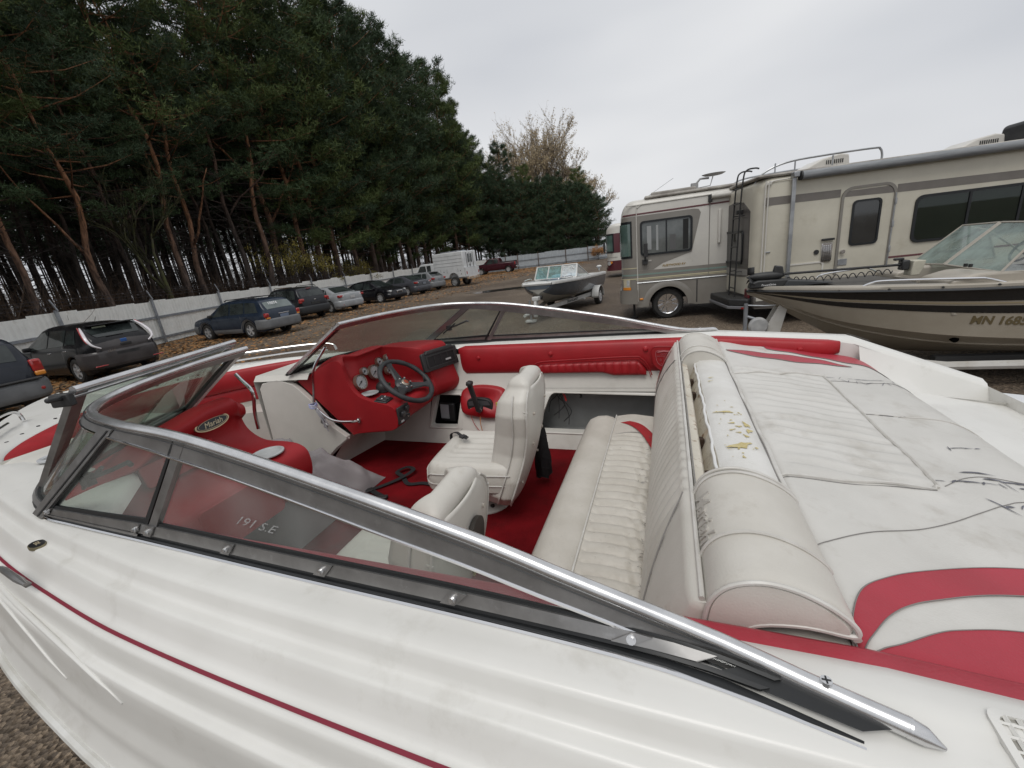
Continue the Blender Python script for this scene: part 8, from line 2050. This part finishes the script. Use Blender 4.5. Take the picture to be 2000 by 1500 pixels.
b = MB(); b.prism(ell(.05, .062), lambda u, v, d: (.31 + v * .13 + d, .02 + u, .40 + v), 0, .012); b.build('speaker_badge', mat('dark_badge', (.03, .025, .02), .5), ps_, smooth=False)
b = MB(); b.prism([(.06, .22), (.12, .22), (.12, .30), (.06, .31)], lambda u, v, d: (.262 + v * .0 + d, u, v), 0, .006); b.build('yellow_label', mat('yellow_label', (.42, .36, .10), .5), ps_, smooth=False)
# black net bag hanging behind the driver's seat
netm = mat('black_net', (.012, .012, .013), .8)
base = (-.57, 1.80, 1.0); nb = bloose('net_bag', base, 'black mesh bag hanging down the far side of the driver seat back', 'bag')
b = LM(base); random.seed(30)
rows = [[(-.600 + (.022 + .014 * math.sin(t * 3)) * math.cos(a) * (.35 + t) + .01 * math.sin(5 * a + t * 6), 1.825 + (.018 + .022 * t) * math.sin(a), lerp(1.24, .91, t) + .01 * math.sin(a * 3)) for a in U(0, 6.283, 20)[:-1]] for t in U(0, 1, 12)]
b.grid(rows, cv=True); b.build('netting', netm, nb, ang=180)
for r_ in rows[::2]: LM(base).tube([tuple(p) for p in r_], .002, 4, closed=True).build('net_cord', netm, nb)
# ---- grey cover bundled on the floor ----
base = (-1.75, 1.42, .87); tp_ = bloose('boat_cover', base, 'crumpled grey fabric cover heaped in the walkway between the dashboards', 'cover')
tarpm = mat('grey_cover_fabric', (.24, .22, .22), .85, c2=(.31, .285, .285), nscale=3, bump=.35, bscale=150, dirt=((.16, .14, .14), 4, .6, .4))
def tarp(name, x0, x1, y0, y1, hmax, seed, m, parent, ridge):
    random.seed(seed); ph = [random.uniform(0, 6) for _ in range(8)]; rows = []
    for i in range(70):
        u = i / 69; row = []
        for j in range(50):
            v = j / 49; x = lerp(x0, x1, u); y = lerp(y0, y1, v)
            env = (min(1, u / .2) * min(1, (1 - u) / .16)) ** .6 * (min(1, v / .22) * min(1, (1 - v) / .2)) ** .6
            f = .5 * math.sin(7 * u + 4.2 * v + ph[0]) + .35 * math.sin(13 * v - 8 * u + ph[1]) + .22 * abs(math.sin(17 * u + 9 * v * v + ph[2])) + .14 * abs(math.sin(27 * v + 11 * u + ph[3])) + .07 * math.sin(50 * u - 31 * v + ph[4])
            f += .5 * (1 - abs(math.sin(9 * v - 6 * u + ph[7]))) ** 2 + .35 * (1 - abs(math.sin(14 * u + 7 * v + ph[6]))) ** 3; z = .868 + env * (hmax * (ridge(u, v)) + .075 * f)
            row.append((x + .03 * math.sin(9 * v + ph[5]) * env, y + .035 * math.sin(8 * u + ph[6]), max(.868, z)))
        rows.append(row)
    return LM(base).grid(rows).build(name, m, parent, ang=180)
tarp('cover_fabric', -2.42, -1.53, 1.06, 1.70, .19, 3, tarpm, tp_, lambda u, v: .75 + .35 * math.sin(2.6 * u + .6) + .25 * math.sin(3.4 * v))
b = LM(base); random.seed(5)
pth = spline([(-1.62 + .16 * i, 1.22 + .03 * math.sin(i * 2), 1.10 - .012 * i + .02 * math.sin(i * 3)) for i in range(3)], 10); b.tube(pth, [.02 + .008 * math.sin(i) for i in range(len(pth))], 6); b.build('black_lining', mat('black_lining', (.015, .015, .016), .7), tp_)
# ---- black straps on the carpet ----
def strap(name, P_, w, m, base, parent):
    pts = spline(P_, 10); b = LM(base); rows = []
    for i, p in enumerate(pts):
        q0, q1 = pts[max(0, i - 1)], pts[min(len(pts) - 1, i + 1)]; t = (q1 - q0); sd_ = Vector((-t.y, t.x, 0)); sd_ = sd_.normalized() * w / 2 if sd_.length > 1e-9 else Vector((w / 2, 0, 0)); rows.append([p + sd_, p + sd_ + Vector((0, 0, .002)), p - sd_ + Vector((0, 0, .004)), p - sd_])
    b.grid(rows, cv=True); return b.build(name, m, parent, ang=60)
strapm = mat('black_webbing', (.012, .012, .013), .7)
base = (-1.42, 1.62, .868); sw = bloose('webbing_strap', base, 'black webbing strap with a looped end lying on the red carpet', 'strap')
strap('webbing', [(-1.14, 1.68, .872), (-1.25, 1.70, .872), (-1.34, 1.68, .872), (-1.42, 1.745, .874), (-1.475, 1.775, .882), (-1.44, 1.825, .888), (-1.38, 1.80, .890), (-1.40, 1.73, .884), (-1.46, 1.66, .874), (-1.53, 1.585, .872), (-1.60, 1.53, .872)], .024, strapm, base, sw)
strap('webbing_tail', [(-1.66, 1.60, .873), (-1.56, 1.60, .876), (-1.47, 1.565, .873), (-1.38, 1.53, .872)], .03, strapm, base, sw)
b = LM(base); b.box((-1.40, 1.53, .878), (.05, .03, .012), .3); b.box((-1.52, 1.575, .880), (.04, .035, .012), .8); b.build('buckle', blackp, sw, bevel=.003)
base = (-1.02, 1.66, 1.17); sb2 = bloose('buckle_strap', base, 'short black strap with a plastic buckle lying across the driver seat', 'strap')
strap('webbing', [(-1.045, 1.72, 1.115), (-1.04, 1.715, 1.165), (-1.0, 1.70, 1.185), (-.955, 1.665, 1.186)], .016, strapm, base, sb2)
b = LM(base); b.box((-.94, 1.655, 1.187), (.03, .028, .009), -.5)
for q in (-1, 0, 1): b.box((-.918, 1.645 + q * .010, 1.187), (.02, .004, .005), -.5)
b.build('buckle', blackp, sb2)
# ---- bow well ----
def hin_pts():
    P_ = [(-2.34, .785), (-2.45, .755), (-2.55, .70), (-2.66, .615), (-2.76, .51), (-2.86, .38), (-2.94, .22), (-2.97, .0)]
    A = [(x, CL + h, 0) for x, h in P_] + [(x, CL - h, 0) for x, h in P_[-2::-1]]
    return spline(A, 8)
HP = hin_pts(); HLn = polylen(HP); nb_ = 150
def bowloft(z0, z1, bul, ribs, name, m, off=0.0, l0=0, l1=1):
    rows = []
    for i in range(nb_ + 1):
        l = lerp(l0, l1, i / nb_) * HLn[-1]; p = at_len(HP, HLn, l); q = at_len(HP, HLn, min(HLn[-1], l + .01)); q0 = at_len(HP, HLn, max(0, l - .01)); t = (q - q0).normalized(); n_ = Vector((t.y, -t.x, 0))
        if n_.dot(Vector((-2.3, CL, 0)) - Vector((p.x, p.y, 0))) < 0: n_ = -n_
        bb_ = bul(l / HLn[-1]) if callable(bul) else bul; rb = abs(math.sin(l / ribs * math.pi)) ** .5 if ribs else 1
        e_ = min(1, (l - l0 * HLn[-1]) / .03 + .02, (l1 * HLn[-1] - l) / .03 + .02) ** .5
        rows.append([Vector((p.x, p.y, 0)) + n_ * (off + (bb_ * (.75 + .25 * rb)) * math.sin(a) ** .6 * e_ - .004) + Vector((0, 0, lerp(z1, z0, (1 - math.cos(a)) / 2))) for a in U(0, math.pi, 12)])
    return BM().grid(rows).build(name, m, ang=180)
bowloft(1.335, 1.468, lambda t: .035 + .07 * max(0, min(1, (t - .52) / .1)), 0, 'bow_bolster', redv)
bowloft(1.235, 1.335, .018, .052, 'bow_ribbed_panel', redv, .0, .0, .62)
BM().grid([[(p.x, p.y, z) for z in (1.34, 1.2, 1.0, .866)] for p in HP]).build('bow_liner', gelin)
def bowseat():
    rows = []
    for i in range(0, len(HP)):
        p = HP[i]; c = Vector((-2.36, CL, 0)); inner = Vector((max(p.x, -2.36) if False else p.x, CL + (p.y - CL) * .55, 0)); 
        rows.append([(p.x, p.y, 1.20), (lerp(p.x, inner.x, .97), inner.y, 1.205), (inner.x + .0, inner.y, 1.18), (inner.x, inner.y, .868)])
    return BM().grid(rows).build('bow_seat', gelin, ang=40)
bowseat()
strip2 = BM(); strip2.bb((-2.37, CL + .5, 1.15), (-2.30, CL + .78, 1.2)); strip2.build('bow_seat_edge', gelin)
# cup holder / speaker by the near bow bolster
b = BM(); b.lathe([(.052, 0), (.052, .006), (.044, .008), (.038, .004), (.036, -.02), (.001, -.021)], (-2.13, .735, 1.482), n=26); b.build('bow_cup_holder', mat('pale_ring', (.45, .46, .47), .35))
# bow rails
for F in (lambda p: p, lambda p: (p[0], 2 * CL - p[1], p[2])):
    b = BM(); b.tube(spline([F(q) for q in ((-2.30, .53, 1.485), (-2.34, .53, 1.53), (-2.50, .60, 1.545), (-2.80, .78, 1.55), (-3.02, .94, 1.55), (-3.08, 1.0, 1.53), (-3.08, 1.01, 1.485))], 6), .009, 8)
    b.build('bow_rail', steel)
    b = BM(); b.tube(spline([F(q) for q in ((-2.36, .55, 1.49), (-2.55, .63, 1.505), (-2.8, .79, 1.507), (-3.0, .93, 1.505))], 6), .006, 8); b.build('bow_rail_lower', steel)
BM().box((-2.86, 1.10, 1.492), (.06, .05, .02), .6).build('bow_light', mat('white_plastic', (.7, .7, .7), .4), bevel=.004)
# snaps round the bow and on the near deck
for q in range(15):
    l = HLn[-1] * (.30 + q * .048); p = at_len(HP, HLn, l); c = Vector((-2.3, CL, 0)); d_ = (Vector((p.x, p.y, 0)) - c).normalized(); p2 = Vector((p.x, p.y, 0)) + d_ * .055; BM().cyl((p2.x, p2.y, 1.472), (p2.x, p2.y, 1.482), .007, n=8).build('snap', blackp)
# ---- near deck fittings ----
sd = -1
c0, c1 = on_deck(-1.50, .952, sd, .0), on_deck(-1.39, .952, sd, .0)
cl_ = BM(); nrm = Vector((0, -.35, .94))
for t in (.3, .7): q = c0.lerp(c1, t); cl_.tube([q - nrm * .01, q + nrm * .030], .0065, 8)
ca = c0.lerp(c1, .5) + nrm * .034; dv = (c1 - c0); cl_.tube([ca - dv * .75, ca - dv * .4 + nrm * .004, ca + dv * .4 + nrm * .004, ca + dv * .75], [.004, .0075, .0075, .004], 8); cl_.build('cleat', alud)
c = on_deck(-1.505, .905, sd, .001); n_ = (on_deck(-1.505, .905, sd, .02) - on_deck(-1.505, .905, sd, 0)).normalized(); ux = (on_deck(-1.46, .905, sd, 0) - on_deck(-1.55, .905, sd, 0)).normalized(); uy = n_.cross(ux)
n_ = (n_ + Vector((0, 0, .5))).normalized(); uy = n_.cross(ux).normalized()
bo = BM().prism(ell(.026, .0165), lambda u, v, d: tuple(c + ux * u + uy * v + n_ * d), -.004, .004).build('oval_badge', mat('gold_badge_rim2', (.25, .22, .14), .4, .5), smooth=False)
BM().prism(ell(.0235, .0145), lambda u, v, d: tuple(c + ux * u + uy * v + n_ * d), .004, .0052).build('badge_field', mat('badge_black', (.01, .01, .012), .3), bo, smooth=False)
t_ = text_mesh('EXL', .013, lambda u, v, d: tuple(c + ux * u * 1.0 + uy * -v * -1 + n_ * (.0055 + d) - BO), .0004); MB.build(t_, 'badge_lettering', MATS['badge_gold'], bo, smooth=False)
# vent grille on the aft deck
def dk(x, y, l=0): return on_deck(x, (CL - y) / smooth_interp(HR, x), -1, l)
vo = BM(); frame(vo, rrect(.316, .372, .60, .464, .016), rrect(.324, .380, .59, .457, .012), lambda u, v, d: dk(u, v, d), -.002, .004); vgo = vo.build('vent_grille', gel, smooth=False)
BM().grid([[dk(x, y, .0005) for y in (.38, .41, .457)] for x in (.324, .46, .59)]).build('vent_backing', mat('grille_backing', (.30, .29, .26), .6), vgo)  # flat backing sheet under the bars, darker than the deck
for i in range(22):
    x = .333 + i * .0112; b = BM(); b.tube([dk(x, y, .0025) for y in (.380, .40, .42, .457)], .0026, 4); b.build('grille_bar', gel, vgo, smooth=False)
for j in range(6):
    y = .386 + j * .0125; b = BM(); b.tube([dk(x, y, .002) for x in (.324, .42, .50, .59)], .0018, 4); b.build('grille_bar', gel, vgo, smooth=False)
# etched model lettering on the near glass, reads from outside
t_ = text_mesh('191 S.E', .036, lambda u, v, d: tuple(wp(.885 - u * .8 * 1.0 - .12, 0.40 + v * 3.6, .004 + d) - BO), .0002, .25)
MB.build(t_, 'etched_lettering', glassmat('etched_frost', (.9, .9, .9), .3, haze=.30, hazec=(.6, .6, .6), hscale=40), wsP, smooth=False)
# ---- stern: side decks aft of the pad, transom and swim platform ----
st = BM()
def zst(x): return 1.476 - zdrop(x)
for sdd in (1, -1):
    Y = (lambda y: y) if sdd > 0 else (lambda y: 2 * CL - y)
    rows = []
    for x in U(.86, 1.36, 10):
        t = (x - .86) / .5; hr = smooth_interp(HR, x)
        rows.append([(x, Y(CL + .93), 1.452 - zdrop(x)), (x, Y(CL + .90 - .0 * t), 1.42 - zdrop(x) - .03), (x, Y(CL + .86), 1.36 - zdrop(x) - .06 * t), (x + .0, Y(CL + .80), 1.22 - .06 * t)])
    st.grid(rows)
rows = [[(x, CL + h, 1.235 - .10 * max(0, (x - .9)) / .5) for h in U(-.81, .81, 8)] for x in (.80, 1.0, 1.2, 1.36)]
st.grid(rows); st.build('stern_deck', gel, ang=50)
sp_ = BM(); P_ = [(1.30, -1.12), (1.36, -1.18), (1.50, -1.12), (1.85, -.95), (1.95, -.6), (1.98, 0), (1.95, .6), (1.85, .95), (1.50, 1.12), (1.36, 1.18), (1.30, 1.12)]
sp_.prism(P_, lambda u, v, d: (u, CL + v, d), 1.05, 1.10); sp_.build('swim_platform', mat('white_platform', (.68, .69, .70), .6, c2=(.6, .61, .62), nscale=8, bump=.4, bscale=150), bevel=.015, seg=3)
tr = BM(); rows = [[(1.36, CL + h, zz) for zz in (1.19, 1.08, .6, .45)] for h in U(-1.17, 1.17, 8)]; tr.grid(rows); tr.build('transom', gel)
# stickers on the far gunwale
for x, y, lx, ly, m_ in ((.93, CL + 1.135, .10, .05, mat('blue_grey_decal', (.42, .45, .52), .5, c2=(.62, .62, .62), nscale=30)), (1.16, CL + 1.12, .12, .035, mat('black_decal', (.03, .035, .045), .5))):
    BM().grid([[(x + i * lx / 4 - lx / 2, y + j * ly / 2, zst(x + i * lx / 4 - lx / 2) + .002 - (.004 * j)) for j in (0, 1)] for i in range(5)]).build('decal', m_, smooth=False)
# ---- trailer under it ----
trl = empty('boat_trailer', boat.location.copy(), BA, label='galvanised trailer carrying the white open bow boat, hidden beneath it', cat='trailer')
class TM(BM):
    def build(s, name, mats, parent=None, **k): return BM.build(s, name, mats, trl, **k)
for y in (CL - .5, CL + .5): TM().bb((-2.6, y - .04, .50), (1.3, y + .04, .60)).build('frame_rail', galv); TM().bb((-1.6, y - .05 + (.12 if y > CL else -.12), .60), (1.2, y + .05 + (.12 if y > CL else -.12), .66)).build('bunk', mat('bunk_carpet', (.05, .05, .05), .95))
for x in (-2.4, -.6, 1.0): TM().bb((x - .04, CL - .54, .42), (x + .04, CL + .54, .50)).build('cross_member', galv)
TM().tube([(-2.5, CL, .46), (-4.3, CL, .46)], .05, 8).build('tongue', galv); TM().bb((-4.2, CL - .03, 0.0), (-4.14, CL + .03, .5)).build('jack', galv); TM().tube([(-3.6, CL, .46), (-3.75, CL, .95)], .04, 8).build('winch_post', galv); TM().tube([(.2, CL - 1.0, .33), (.2, CL + 1.0, .33)], .035, 8).build('axle', galv)
TM().bb((.14, CL - .56, .33), (.26, CL - .44, .5)).build('spring_hanger', galv); TM().bb((.14, CL + .44, .33), (.26, CL + .56, .5)).build('spring_hanger', galv)
for y, s_ in ((CL - 1.02, -1), (CL + 1.02, 1)): make_wheel(trl, .2 - BO.x, y - BO.y, .33, .2, 5, None, s_)
